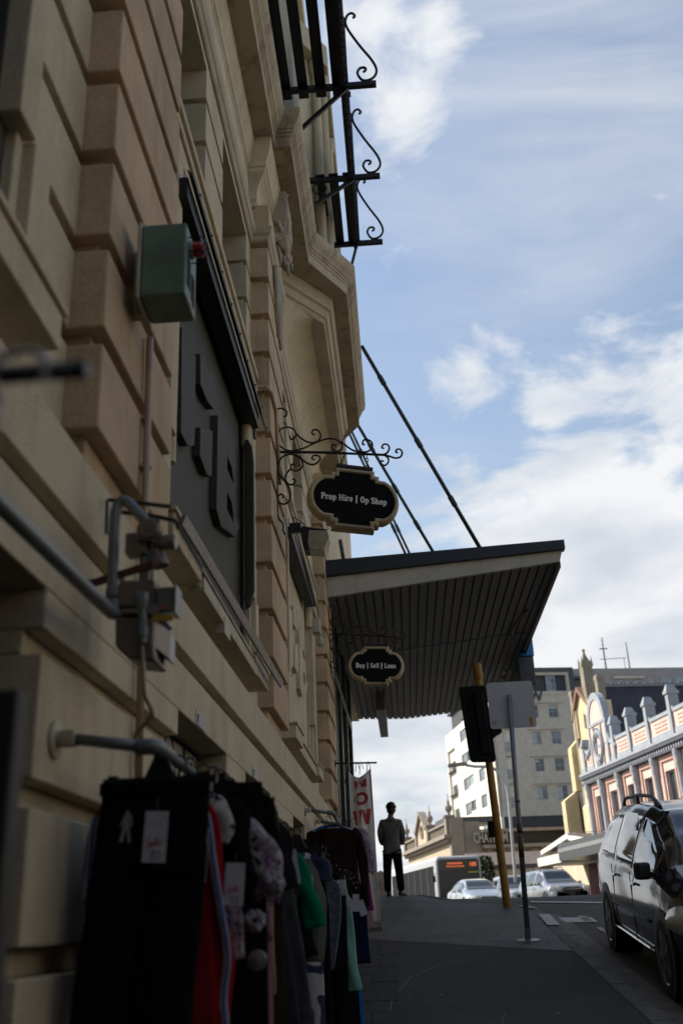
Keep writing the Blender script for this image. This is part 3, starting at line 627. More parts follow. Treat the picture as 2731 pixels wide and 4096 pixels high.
# ================================================================ HANGING SIGNS with scrolled brackets
IRON = mat('rusty_iron', (.028, .020, .017), .6, .4, bump=.3, bs=80, stain=.5, stain_col=(.10, .04, .02))
SIGNB = mat('sign_black', (.008, .008, .008), .7, spec=.08)
SIGNF = mat('sign_frame_cream', (.42, .34, .20), .5, var=.25, vs=7, stain=.55, stain_col=(.20, .085, .03), bump=.1)
SIGNW = mat('sign_white', (.80, .80, .77), .6)
YS = 8.52
def sg(u, v): p = fy(1000+u*.4464, 1600+v*.4464, YS); return (p.x, YS, p.z)
def T(*pts): return smoothline([sg(*p) for p in pts], 5)
def make_sign(label, words, yaw, track=None):
    root = thing('hanging_sign', label, 'hanging sign', (-1.0, YS, 4.6), group='oval hanging signs on scrolled iron brackets')
    br = MB()
    a = sg(235, 130); x0 = -.995
    br.bar((x0, YS, sg(230, 110)[2]), (x0, YS, sg(238, 1000)[2]), .022, .012, up=(1, 0, 0))
    br.tube([(x0, YS, sg(240, 465)[2]), sg(640, 470), sg(850, 478)], .014, 8)
    tw = [sg(850, 478), sg(1010, 484)]
    br.tube([tw[0], tw[1]], .011, 8)
    for k in range(9):
        c = Vector(tw[0]).lerp(Vector(tw[1]), k/8.); br.sphere((c.x, c.y, c.z), (.010, .015, .015), 8, 5)
    br.tube([sg(1010, 484), sg(1200, 492)], .013, 8)
    br.build('bracket_bar', IRON, root, smooth=40)
    s = MB()
    R = .0095
    def cl(c, r, a0, a1, n=16, sx=1): return [sg(c[0]+r*math.cos(math.radians(a0+(a1-a0)*i/n))*sx, c[1]+r*math.sin(math.radians(a0+(a1-a0)*i/n))) for i in range(n+1)]
    curves = [
        T((300, 150), (325, 140), (325, 100), (285, 75), (245, 85), (225, 130), (228, 200)),
        T((355, 320), (365, 350), (395, 345), (412, 300), (385, 258), (330, 245), (270, 265), (240, 330), (250, 390), (300, 435), (370, 455), (470, 435), (560, 395), (660, 355), (740, 347), (800, 372), (825, 420), (800, 455), (755, 455), (730, 420), (745, 400), (768, 410)),
        T((412, 300), (460, 345), (520, 378), (580, 380), (620, 355), (632, 310), (605, 270), (565, 270), (555, 300), (580, 312)),
        T((815, 370), (860, 410), (920, 450), (990, 465), (1050, 462), (1090, 430), (1090, 380), (1050, 355), (1015, 362), (1008, 395), (1028, 400)),
        T((1200, 487), (1230, 470), (1247, 430), (1230, 400), (1195, 398), (1180, 425), (1200, 435)),
        T((1200, 490), (1250, 505), (1300, 520), (1345, 510), (1362, 475), (1345, 443), (1315, 443), (1304, 465), (1325, 472)),
        T((1205, 495), (1235, 520), (1238, 555), (1210, 585), (1175, 575), (1172, 548), (1198, 548)),
        T((265, 560), (245, 600), (250, 570), (290, 510), (350, 487), (410, 495), (455, 530), (472, 580), (450, 620), (405, 635), (370, 615), (372, 580), (405, 575)),
        T((440, 500), (480, 545), (540, 577), (590, 570), (628, 530), (610, 500), (570, 498), (555, 525), (580, 535)),
        T((248, 580), (250, 640), (280, 690), (320, 740), (355, 800), (362, 870), (335, 920), (285, 932), (248, 900), (250, 860), (285, 845), (302, 868), (290, 880)),
        T((360, 620), (330, 655), (316, 700), (335, 745), (370, 760), (402, 740), (400, 712), (378, 710)),
        T((240, 1010), (262, 1070), (290, 1100), (298, 1140), (295, 1165), (312, 1208))]
    for i, c in enumerate(curves): s.tube([(max(p[0], x0), p[1], p[2]) for p in c], R if i != 11 else .008, 6)
    s.build('scrollwork', IRON, root, smooth='all')
    # plaque in its own frame: local x to the street, z up, turned about the vertical
    cen = fy(1000+925*.4464, 1600+900*.4464, YS); cy, sy = math.cos(yaw), math.sin(yaw)
    tilt = math.radians(-3.5)
    def L(x, z, d=0): # d towards the camera
        x, z = x*math.cos(tilt)-z*math.sin(tilt), x*math.sin(tilt)+z*math.cos(tilt)
        return (cen.x+x*cy+d*sy, YS+x*sy-d*cy, cen.z+z)
    K = 1.0/ .9
    def outline(g):
        P = [(-.145-g, .238+g), (.145+g, .238+g), (.145+g, .195+g), (.188+g, .190+g), (.188+g, .160+g), (.225, .158+g)]
        n = 16
        for i in range(n+1):
            a = math.radians(68-136*i/n); P.append((.205+(.170+g)*math.cos(a)*1.0, (.170+g)*math.sin(a)))
        P += [(.225, -.158-g), (.188+g, -.160-g), (.188+g, -.190-g), (.145+g, -.195-g), (.145+g, -.238-g), (-.145-g, -.238-g), (-.145-g, -.195-g), (-.188-g, -.190-g), (-.188-g, -.160-g), (-.225, -.158-g)]
        for i in range(n+1):
            a = math.radians(-112-136*i/n); P.append((-.205+(.170+g)*math.cos(a), (.170+g)*math.sin(a)))
        P += [(-.225, .158+g), (-.188-g, .160+g), (-.188-g, .190+g), (-.145-g, .195+g)]
        return [(a*1.03, b*1.10) for a, b in P]
    fr = MB(); prof = [(.0, .045), (.008, .055), (.022, .055), (.036, .042), (.046, .02), (.05, -.03), (.046, -.05), (.02, -.06), (0, -.05)]
    rows = [[L(x, z, d) for x, z in outline(g)] for g, d in prof]
    rows.append(rows[0]); fr.grid(rows, closed=True)
    fr.build('plaque_frame', SIGNF, root, smooth=38)
    pb = MB(); O = outline(.004); pb.prism([L(x, z, -.045) for x, z in O], Vector(L(0, 0, .04))-Vector(L(0, 0, -.045))); pl_ = pb.build('plaque', SIGNB, root)
    xd = Vector(L(1, 0))-Vector(L(0, 0)); yd = Vector(L(0, 1))-Vector(L(0, 0)); nrm = (Vector(L(0, 0, 1))-Vector(L(0, 0)))
    slab_text(words, .625/words_w(words), L(0, -.005, .0405), xd, yd, nrm, SIGNW, pl_, width=words_w(words))
    tp = MB(); tp.obox(L(.0, .327, -.005), xd*.175, nrm*.05, yd*.016); tp.build('top_rail', IRON, root, bevel=.004)
    ch = MB()
    for sx_, top in ((-.14, sg(850, 490)), (.13, sg(1045, 490))):
        b = Vector(L(sx_, .338)); t = Vector(top)
        nl = 4
        for k in range(nl):
            c = t.lerp(b, (k+.5)/nl); d = (b-t).normalized(); h = (b-t).length/nl*.62; sd = Vector((1, 0, 0)) if k % 2 else Vector((0, 1, 0))
            ch.tube([c+d*h*math.cos(a)+sd*.012*math.sin(a) for a in [i*PI/5 for i in range(11)]], .0045, 5)
    ch.build('chain', IRON, root, smooth='all')
    return root
# a small slab-serif stroke alphabet (x, y in letter heights; each glyph: width, strokes, serif bars)
def arc(cx, cy, rx, ry, a0, a1, n=10): return [(cx+rx*math.cos(math.radians(a0+(a1-a0)*i/n)), cy+ry*math.sin(math.radians(a0+(a1-a0)*i/n))) for i in range(n+1)]
GL = {
 'P': (.66, [[(.14, 0), (.14, 1)], [(.14, 1)]+arc(.34, .74, .22, .26, 90, -90)+[(.14, .48)]], [(.0, .30, 0), (.0, .2, 1)]),
 'H': (.86, [[(.16, 0), (.16, 1)], [(.66, 0), (.66, 1)], [(.16, .5), (.66, .5)]], [(.02, .30, 0), (.02, .30, 1), (.52, .80, 0), (.52, .80, 1)]),
 'O': (.74, [arc(.35, .5, .26, .46, 0, 360, 20)], []),
 'S': (.62, [arc(.31, .74, .22, .23, 20, 270, 12)[:-1]+arc(.31, .27, .23, .24, 90, -160, 12)], []),
 'B': (.70, [[(.14, 0), (.14, 1)], [(.14, .97)]+arc(.36, .75, .18, .22, 90, -90)+[(.14, .53)], [(.14, .53)]+arc(.38, .28, .22, .25, 90, -90)+[(.14, .03)]], [(.0, .2, 0), (.0, .2, 1)]),
 'L': (.66, [[(.16, 1), (.16, .03), (.58, .03), (.58, .2)]], [(.02, .32, 1), (.02, .2, 0)]),
 'r': (.48, [[(.14, 0), (.14, .66)], arc(.33, .42, .19, .24, 170, 60, 6)], [(.0, .28, 0), (.0, .16, .66)]),
 'o': (.58, [arc(.28, .34, .2, .31, 0, 360, 18)], []),
 'p': (.62, [[(.14, -.28), (.14, .66)], arc(.32, .34, .2, .31, 0, 360, 18)], [(.0, .28, -.28), (.0, .14, .66)]),
 'i': (.30, [[(.15, 0), (.15, .66)], [(.15, .88), (.15, .96)]], [(.0, .30, 0), (.0, .16, .66)]),
 'e': (.56, [[(.08, .36), (.46, .36)]+arc(.27, .34, .19, .31, 4, 315, 14)], []),
 'h': (.66, [[(.14, 0), (.14, 1)], [(.14, .5)]+arc(.32, .44, .17, .22, 150, 0, 8)+[(.49, 0)]], [(.0, .28, 0), (.38, .62, 0), (.0, .14, 1)]),
 'u': (.66, [[(.14, .66), (.14, .2)]+arc(.31, .22, .17, .2, 180, 350, 8), [(.50, .66), (.50, 0)]], [(.0, .14, .66), (.38, .50, .66), (.50, .62, 0)]),
 'y': (.60, [[(.08, .66), (.30, .04)], [(.52, .66), (.24, -.22), (.1, -.26)]], [(.0, .2, .66), (.40, .62, .66)]),
 'l': (.30, [[(.15, 0), (.15, 1)]], [(.0, .30, 0), (.0, .15, 1)]),
 'a': (.60, [[(.10, .56)]+arc(.27, .46, .17, .19, 120, 0, 6)+[(.44, 0)], arc(.26, .2, .18, .17, 0, 360, 12)], [(.44, .56, 0)]),
 'n': (.66, [[(.14, 0), (.14, .66)], [(.14, .45)]+arc(.32, .42, .17, .22, 150, 0, 8)+[(.49, 0)]], [(.0, .28, 0), (.38, .62, 0), (.0, .14, .66)]),
 '|': (.46, [[(.20, -.22), (.20, 1.12)], [(.24, -.22), (.24, 1.12)]], []),
 ' ': (.30, [], [])}
def words_w(w): return sum(GL[c][0]+.05 for c in w)
def slab_text(words, h, org, xd, yd, nd, m_, par, width, wst=.20):
    xd = Vector(xd).normalized(); yd = Vector(yd).normalized(); nd = Vector(nd).normalized(); o = Vector(org)-yd*h*.45
    b = MB(); cx = -width/2; q = 0
    def seg(p0, p1, w_):
        nonlocal q
        a = Vector(p0); c = Vector(p1); d = c-a
        if d.length < 1e-6: return
        d.normalize(); s_ = Vector((-d.y, d.x))*w_/2; e = d*w_*.18; pts = [a-e-s_, c+e-s_, c+e+s_, a-e+s_]; q += 1
        lift = nd*(.0004*(q % 5))
        b.prism([o+xd*(p.x+cx)*h+yd*p.y*h+lift for p in pts], nd*.003)
    for c in words:
        w, st, se = GL[c]
        for S_ in st:
            for p0, p1 in zip(S_, S_[1:]): seg(p0, p1, wst)
        for x0_, x1_, y_ in se: 
            yy = y_+(.05 if y_ <= 0 else -.05); seg((x0_, yy), (x1_, yy), .12)
        cx += w+.05
    return b.build('lettering', m_, par)
sign1 = make_sign('black oval sign reading Prop Hire | Op Shop in a rust-stained cream frame', 'Prop Hire | Op Shop', math.radians(16))
sign2 = make_sign('smaller-looking black oval sign reading Buy | Sell | Loan hanging under the canopy', 'Buy | Sell | Loan', math.radians(2))
# the second sign is made at the first one's bracket and then carried up the street to the third pilaster
tgt = fx(1317, 2537, -1.0); src = Vector(sg(240, 465))
for o in [sign2]: o.location = o.location+Vector((0, tgt.y-YS, tgt.z-src.z))
# ================================================================ THINGS FIXED TO THE WALL
GREENP = mat('green_box_paint', (.115, .175, .13), .5, var=.25, vs=5, bump=.15, bs=50, stain=.45, stain_col=(.10, .05, .02))
gb = thing('alarm_box', 'weathered green metal alarm siren box with a red caged beacon on the nearest tan pilaster', 'alarm box', (-.985, 3.6, 3.7))
m = MB(); m.box(-.93, -.745, 3.30, 3.51, 3.465, 3.815)
m.build('housing', GREENP, gb, bevel=.010, seg=3)
m = MB(); m.box(-.945, -.93, 3.29, 3.52, 3.455, 3.825); m.box(-1.0, -.945, 3.45, 3.50, 3.48, 3.80); m.build('back_plate', PAINTCREAM, gb, bevel=.004)
m = MB()
for i in range(9):
    for j in range(2):
        y = 3.325+j*.085; z = 3.66-i*.016-j*.03; m.bar((-.745, y, z), (-.745, y+.062, z+.004), .007, .007)
m.build('louvre', mat('louvre_black', (.006, .008, .007), .7), gb)
m = MB(); m.box(-.7455, -.743, 3.36, 3.42, 3.475, 3.50); m.build('sticker', mat('faded_sticker', (.45, .28, .25), .6, var=.5, vs=30), gb)
bc = [(-.755, 3.555), (-.685, 3.555)]
m = MB(); m.lathe((-.746, 3.385, 3.735), [(.038, 0), (.038, .014)], 16, axis=(1, 0, 0)); m.build('beacon_base', mat('beacon_cream', (.35, .33, .3), .5), gb, bevel=.003)
m = MB(); m.lathe((-.732, 3.385, 3.735), [(.034, 0), (.034, .035), (.026, .048), (.0, .050)], 8, axis=(1, 0, 0)); m.build('beacon_lens', mat('red_lens', (.30, .008, .02), .2, coat=.6, var=.2), gb, smooth=25)
m = MB()
for y, z in ((3.345, 3.77), (3.425, 3.77), (3.345, 3.70), (3.425, 3.70)): m.tube([(-.745, y, z), (-.685, y, z), (-.676, y*.8+3.385*.2, z*.8+3.735*.2)], .0032, 6)
m.tube([(-.678, 3.385+.04*math.cos(a), 3.735+.04*math.sin(a)) for a in [i*PI/8 for i in range(17)]], .0032, 6)
m.build('beacon_cage', BLACKM, gb, smooth='all')
# conduit below the box
cd = thing('conduit_pipe', 'thin tan conduit pipe running down the nearest pilaster below the green box', 'pipe', (-.97, 3.69, 1.8))
m = MB(); m.tube([(-.975, 3.66, 3.50), (-.975, 3.69, 2.6), (-.972, 3.74, 1.55)], .016, 10); m.build('pipe', mat('conduit_tan', (.44, .33, .22), .5, stain=.3), cd, smooth='all')
m = MB()
for z in (3.1, 2.88): m.lathe((-.975, 3.69, z), [(.017, 0), (.022, .004), (.022, .014), (.017, .018)], 12); m.box(-1.0, -.985, 3.655, 3.72, z, z+.016)
m.build('saddle_clip', mat('conduit_tan', (.44, .33, .22), .5), cd)
# ---- gas meter: everything traced at its own depth beside the wall (Y 3.05)
METB = mat('meter_brown_grey', (.155, .125, .105), .38, .3, var=.12, bump=.15, bs=90, stain=.2, stain_col=(.07, .05, .04), spec=.6)
gm = thing('gas_meter', 'brown-grey gas meter with round pressure regulator and bent grey pipe on the plinth', 'gas meter', (-.9, 3.05, 2.0))
YM = 3.05
A_ = lambda u, v, y=YM: fy(400+u*.3827, 1900+v*.3827, y)
def am(u, v, y=YM): p = A_(u, v, y); return (p.x, y, p.z)
def prismY(mb, pts, y0, y1):
    mb.prism([(am(*p)[0], y0, am(*p)[2]) for p in pts], (0, y1-y0, 0))
m = MB(); prismY(m, [(185, 1400), (190, 1180), (240, 1115), (560, 1105), (600, 1130), (605, 1420)], YM-.02, YM+.13)
m.build('upper_case', METB, gm, bevel=.012, seg=3)
m = MB(); prismY(m, [(180, 1500), (180, 1810), (330, 1950), (610, 1975), (590, 1820), (590, 1500)], YM-.03, YM+.13)
m.build('lower_case', METB, gm, bevel=.012, seg=3)
m = MB(); prismY(m, [(130, 1440), (130, 1480), (630, 1500), (660, 1480), (620, 1390), (560, 1385), (540, 1430)], YM-.045, YM+.15); m.build('seam_flange', METB, gm, bevel=.004)
m = MB(); p0 = am(590, 1540); m.hexa([(p0[0], YM-.02, am(590, 1820)[2]), (p0[0]+.035, YM+.05, am(690, 1900)[2]), (p0[0]+.035, YM+.13, am(690, 1900)[2]), (p0[0], YM+.13, am(590, 1820)[2]), (p0[0], YM-.02, am(590, 1520)[2]), (p0[0]+.035, YM+.05, am(690, 1600)[2]), (p0[0]+.035, YM+.13, am(690, 1600)[2]), (p0[0], YM+.13, am(590, 1520)[2])])
m.build('side_face', mat('meter_silver', (.16, .155, .17), .3, .5), gm, bevel=.006)
# dial box
m = MB(); a = am(640, 1205); b = am(740, 1460); m.box(a[0], b[0]+.02, YM-.035, YM+.05, b[2], a[2]); m.build('dial_window', mat('dial_glass', (.06, .06, .065), .12, spec=.9), gm, bevel=.005)
m = MB(); m.box(a[0]-.006, a[0]+.0, YM-.03, YM+.06, b[2]-.01, a[2]+.01); m.box(b[0]+.02, b[0]+.024, YM-.04, YM+.05, b[2]-.005, a[2]+.005); m.build('dial_frame', mat('dial_frame', (.16, .16, .15), .4), gm)
m = MB(); m.box(a[0]+.012, a[0]+.022, YM-.037, YM-.033, b[2]+.01, b[2]+.018); m.build('red_digit', mat('red_digit', (.5, .03, .02), .4), gm)
# regulator: round cap with ribs facing the camera
c = Vector(am(510, 565, YM-.05)); m = MB()
m.lathe(c, [(.034, .03), (.040, .02), (.040, .0), (.030, -.008), (.012, -.010), (.012, -.016), (.0, -.016)], 24, axis=(0, 1, 0))
m.obox(c+Vector((0, .012, 0)), (.033, 0, .0), (0, .010, 0), (0, 0, .033))
m.build('regulator_cap', METB, gm, smooth=30)
m = MB()
for k in range(4):
    w = PI/4+k*PI/2; d = Vector((math.cos(w), 0, math.sin(w))); m.bar(c+d*.014+Vector((0, -.008, 0)), c+d*.040+Vector((0, -.004, 0)), .005, .006, up=(0, 1, 0))
    m.lathe(c+d*.043+Vector((0, -.006, 0)), [(.006, 0), (.006, .02)], 6, axis=(0, 1, 0))
m.tube([c+Vector((.026*math.cos(q), -.006, .026*math.sin(q))) for q in [i*PI/12 for i in range(25)]], .0022, 6)
m.build('regulator_ribs', METB, gm)
m = MB(); m.lathe(am(560, 690, YM-.02), [(.03, 0), (.03, .035)], 14, axis=(1, 0, 0)); m.lathe(am(640, 705, YM-.03), [(.023, 0), (.026, .01), (.026, .045), (.022, .05), (.0, .05)], 16, axis=(1, 0, -.05))
m.lathe(am(610, 870, YM-.02), [(.02, .03), (.026, 0), (.03, -.02), (.028, -.03), (0, -.03)], 14, axis=(-.3, 0, 1)); m.obox(am(400, 740, YM), (.035, 0, 0), (0, .03, 0), (0, 0, .035))
m.build('regulator_body', METB, gm, smooth=35)
# pipework
m = MB()
m.tube(smoothline([am(135, 1260), am(140, 900), am(155, 560), am(170, 370), am(205, 290), am(265, 270), am(320, 310), am(400, 400, YM-.01), am(470, 470, YM-.02)], 5), .0185, 12)
m.build('bent_pipe', GALV, gm, smooth='all')
m = MB(); m.tube([am(480, 660), am(480, 1000), am(465, 1280)], .0185, 12); m.build('riser', GALV, gm, smooth='all')
m = MB()
for (v, r, h) in ((680, .027, .02), (740, .024, .014), (1300, .023, .02), (1350, .020, .02), (1500, .016, .05), (1640, .019, .02), (1690, .016, .025), (1230, .026, .02)):
    u = 480 if v < 1000 else (450 if v > 1240 else 145)
    m.lathe(am(u, v, YM-.035 if v > 1240 else YM), [(r*.9, -h), (r, -h*.7), (r, h*.7), (r*.9, h)], 10)
m.lathe(am(150, 1400), [(.022, -.03), (.026, -.02), (.026, .02), (.022, .03)], 12)
m.build('fitting', GALV, gm, smooth=30)
m = MB(); m.bar(am(545, 1500, YM-.05), am(770, 1490, YM-.06), .006, .022); m.build('valve_handle', mat('yellow_handle', (.45, .27, .02), .4, stain=.4), gm, bevel=.002)
m = MB(); m.tube(smoothline([am(440, 1700, YM-.03), am(445, 1850, YM-.03), am(460, 2091, YM-.03), am(470, 2300, YM-.02), (am(460, 2500)[0]+.02, YM+.02, am(460, 2500)[2]), am(380, 2700, YM+.05), am(370, 2900, YM+.08)], 6), .0075, 8)
m.build('copper_tail', mat('dull_copper_paint', (.30, .27, .20), .4, .3), gm, smooth='all')
m = MB(); m.bar((-1.0, YM+.04, am(0, 1100)[2]), (am(560, 970)[0], YM-.03, am(560, 970)[2]+.0), .006, .028, up=(0, 0, 1)); m.bar(am(548, 940, YM-.03), am(548, 1110, YM-.03), .012, .006)
m.lathe((-.99, YM+.04, am(0, 1100)[2]), [(.02, 0), (.02, .01)], 12, axis=(1, 0, 0)); m.build('red_strap', mat('oxide_red', (.085, .018, .015), .6, stain=.5), gm, bevel=.001)
wb = MB(); wb.bar(am(85, 270, 3.26), am(85, 620, 3.26), .006, .02, up=(0, 1, 0)); 
wb.tube([am(100, 260, 3.24), am(430, 295, 3.15), am(730, 330, 3.05)], .008, 8); wb.tube([am(230, 390, 3.2), am(560, 430, 3.12), am(780, 475, 3.05), am(815, 520, 3.05), am(815, 560, 3.05)], .008, 8)
wb.build('wall_bracket', BLACKM, gm, smooth=40)
gp = tag((lambda mb: (mb.tube([(-.87, .75, 2.0), (-.865, 2.0, 2.01), (-.86, 2.88, 2.02), (-.865, 2.96, 2.035)], .021, 12), mb.build('gas_pipe', GALV, None, smooth='all'))[1])(MB()), 'grey gas pipe running level along the plinth towards the meter, out of focus at left', 'pipe')
# ---- floodlight and cables by the second lettered panel
fl = thing('floodlight', 'boxy yellowed-lens floodlight on a bracket arm just below the Prop Hire sign', 'floodlight', (-.9, 9.6, 4.8))
G2 = lambda u, v: fy(1100+u*.2551, 1900+v*.2551, 9.6)
def gg(u, v, y=9.6): p = G2(u, v); return (p.x, y, p.z)
m = MB(); m.box(-1.0, gg(410, 850)[0], 9.55, 9.62, gg(300, 910)[2], gg(300, 775)[2]); m.build('arm', BLACKM, fl, bevel=.004)
m = MB(); m.prism([gg(405, 850), gg(420, 795), gg(820, 850), gg(800, 870), gg(520, 865), gg(510, 1050), gg(540, 1170), gg(460, 1165), gg(440, 1130)], (0, .2, 0)); m.build('housing', BLACKM, fl, bevel=.006)
m = MB(); m.prism([gg(530, 868, 9.59), gg(820, 872, 9.59), gg(850, 975, 9.59), gg(765, 1190, 9.59), gg(540, 1175, 9.59), gg(510, 1045, 9.59)], (0, .20, 0)); m.build('lens', mat('yellowed_lens', (.36, .33, .21), .3, var=.2, vs=14, spec=.6), fl, bevel=.008)
m = MB(); m.tube(smoothline([(-.98, 9.5, 5.10), gg(290, 680, 9.55), gg(370, 720, 9.56), gg(440, 760, 9.58), gg(475, 805, 9.6)], 5), .011, 8); m.build('cable', mat('cable_white', (.4, .39, .33), .5), fl, smooth='all')
cb = MB(); cb.tube([(-.985, 9.45, 5.14), (-.98, 11.0, 5.07), (-.98, 12.9, 4.98), (-.985, 14.1, 5.35)], .011, 6); cb.tube([(-.985, 9.45, 5.18), (-.98, 11.0, 5.11), (-.98, 12.9, 5.03)], .008, 6)
tag(cb.build('wall_cable', mat('cable_grey', (.28, .26, .22), .6), None, smooth='all'), 'pale cables clipped along the head of the second, cream lettered panel', 'cable')
cb = MB(); cb.tube([(-1.03, 7.95, 5.705), (-.985, 8.05, 5.70), (-.985, 8.38, 5.69), (-.983, 8.42, 5.60), (-.983, 8.6, 5.0)], .018, 8); cb.tube([(-1.14, 7.45, 5.45), (-1.1, 7.95, 5.705), (-1.03, 7.95, 5.705)], .018, 8)
tag(cb.build('wall_conduit', mat('conduit_tan', (.44, .33, .22), .5), None, smooth='all'), 'tan conduit bending round the second pilaster above the dark lettered panel', 'conduit')
sn = thing('movement_sensor', 'small cream sensor box with a torn cover beside the second lettered panel', 'sensor', (-.99, 14.3, 3.8))
p = fx(1266, 2530, -.95); m = MB(); m.box(-1.0, -.90, p.y-.09, p.y+.09, p.z-.02, p.z+.16); m.build('box', PAINTCREAM, sn, bevel=.01)
m = MB(); m.sphere((-.91, p.y, p.z-.12), (.05, .06, .07), 8, 6); m.prism([(-.9, p.y, p.z-.12), (-.84, p.y, p.z-.16), (-.87, p.y, p.z-.24)], (0, .06, 0)); m.build('torn_cover', PAINTCREAM, sn, smooth=40)
# ---- dark board standing in the near left corner
m = MB(); m.box(-.98, -.585, 1.50, 1.55, -.54, 1.462); tag(m.build('display_board', mat('board_black', (.010, .010, .010), .6), None, bevel=.006), 'tall matt black board standing at the far left edge, out of focus', 'board')
# ---- clothes rails
def rail(name, y0, y1, z0, x, lab, stub=True):
    r = thing('clothes_rail', lab, 'clothes rail', (-1.0, y0, z0), group='grey pipe clothes rails bolted to the wall')
    dz = .078
    zA = z0; zB = z0-(y1-y0)*.006
    zo = -.035
    for yy, zz in ((y0, zA), (y1, zB)):
        m = MB(); m.lathe((-1.0, yy, zz), [(.056, 0), (.056, .010), (.05, .013)], 20, axis=(1, 0, 0)); m.build('wall_flange', PAINTCREAM, r, smooth=30)
        m = MB(); m.lathe((-.988, yy, zz), [(.024, 0), (.024, .04), (.02, .055)], 14, axis=(1, 0, 0)); m.obox((-.955, yy, zz), (.02, 0, 0), (0, .022, 0), (0, 0, .022)); m.build('knuckle', PAINTCREAM, r, smooth=30, bevel=.003)
        m = MB(); m.tube([(-.95, yy, zz), (x-.03, yy, zz+zo)], .017, 12); m.build('arm', GALV, r, smooth='all')
        s = 1 if yy == y0 else -1
        m = MB(); m.lathe((x-.055, yy, zz+zo), [(.022, 0), (.024, .01), (.022, .02)], 14, axis=(1, 0, 0)); m.tube(smoothline([(x-.04, yy, zz+zo), (x-.012, yy, zz+zo), (x, yy+s*.018, zz+zo), (x, yy+s*.055, zz+zo)], 4), .023, 14); m.lathe((x, yy+s*.045, zz+zo), [(.025, 0), (.026, .005), (.026, .015), (.024, .02)], 14, axis=(0, s, 0)); m.build('elbow', GALV, r, smooth='all')
    m = MB(); m.tube([(x, y0+.04, zA+zo), (x, (y0+y1)/2, (zA+zB)/2+zo-.01), (x, y1-.04, zB+zo)], .017, 14); m.build('rail_bar', GALV, r, smooth='all')
    return r
RX = -.70
rail('clothes_rail', 2.87, 8.4, 1.635, RX, 'nearest grey pipe clothes rail, carrying the black trousers in front')
rail('clothes_rail', 10.48, 11.6, 2.205, -.72, 'farther pair of grey pipe arms holding the brown V-neck sweater')
def railz(y): return 1.60-.006*(y-2.87)
# near stub of another rail, out of focus, with a pale hanger hooked over it
nr = thing('near_rail_stub', 'blurred black rail stub in the near left foreground', 'rail', (-.45, 1, 1.7))
m = MB(); m.tube([(-.62, .98, 1.705), (-.335, .98, 1.706)], .0105, 12); m.lathe((-.345, .98, 1.706), [(.0105, 0), (.0125, .002), (.0125, .010), (.009, .012)], 14, axis=(1, 0, 0)); m.build('bar', mat('rail_black', (.012, .015, .016), .4), nr, smooth='all')
WH = mat('milky_plastic', (.50, .50, .50), .35)
hg = thing('near_hanger', 'blurred milky plastic hanger with a grey garment at the extreme left edge', 'hanger', (-.42, .98, 1.7))
c = fy(60*1.742, 850*1.742, .97)
m = MB(); pts = [(.032*math.cos(a)+c.x-.008, .975, .026*math.sin(a)+c.z+.004) for a in [math.radians(-35+i*12) for i in range(20)]]
m.tube(pts+[(pts[-1][0]+.006, .975, c.z-.04), (c.x-.030, .975, c.z-.10)], .0055, 8); m.build('hook', WH, hg, smooth='all')
m = MB(); m.lathe((c.x-.062, .985, c.z+.012), [(.0, -.015), (.02, -.012), (.022, .0), (.02, .012), (0, .015)], 14, axis=(1, 0, .1)); m.build('hook_end', WH, hg, smooth='all')
m = MB(); m.grid([[(c.x-.11+.012*math.sin(z*40), .97+.012*math.sin(z*23+k), c.z-.03-z) if k == 0 else (c.x-.027-.042*min(1, max(0, z-.0)/.38), .975+.008*math.sin(z*19), c.z-.03-z) for k in range(2)] for z in [i*.03 for i in range(15)]])
o_ = m.build('garment', mat('mauve_grey_cloth', (.20, .185, .18), .9), hg, smooth='all'); so = o_.modifiers.new('thick', 'SOLIDIFY'); so.thickness = .006
# ================================================================ CLOTHES
def cloth(name, col, **k):
    kk = dict(rough=1.0, bump=.35, bs=260, var=.10, vs=9, spec=.02); kk.update(k); return mat(name, col, **kk)
HBLK = mat('hanger_black', (.008, .008, .008), .4)
def folds(t, z, seed, amp):
    return amp*(math.sin(t*5+seed)*.5+math.sin(t*9+seed*2.3+z*3)*.35+math.sin(t*15+seed*1.7-z*5)*.15)
def loft_body(mb, rows, y, seed, amp=.015, seg=44, tw=0.):
    """rows: (z, xl, xr, depth). closed flattened rings hanging at y"""
    P = []
    for i, (z, xl, xr, d) in enumerate(rows):
        cx = (xl+xr)/2; w = (xr-xl)/2; s = min(1, i/3.); r = []
        for k in range(seg):
            t = 2*PI*k/seg; c, si = math.cos(t), math.sin(t)
            ex = abs(c)**.75*(1 if c > 0 else -1)
            f = folds(t, z, seed, amp*s)
            r.append((cx+w*ex*(1+f*.6), y+(d+f)*si+tw*(z-rows[0][0])*ex, z+.004*math.sin(t*3+seed)*s))
        P.append(r)
    mb.grid(P, closed=True)
    n = len(mb.v)
    mb.f.append(tuple(range(n-seg, n))); mb.mi.append(mb.cur)
    mb.f.append(tuple(range(n-seg*len(P), n-seg*len(P)+seg))[::-1]); mb.mi.append(mb.cur)
def interp_rows(keys, n=26):
    out_ = []; K = sorted(keys, key=lambda q: -q[0])
    for i in range(n):
        z = K[0][0]+(K[-1][0]-K[0][0])*i/(n-1)
        for a, b in zip(K, K[1:]):
            if b[0]-1e-9 <= z <= a[0]+1e-9:
                t = (a[0]-z)/(a[0]-b[0]); t = t*t*(3-2*t)*.5+t*.5; out_.append((z,)+tuple(a[j]+(b[j]-a[j])*t for j in (1, 2, 3))); break
    return out_
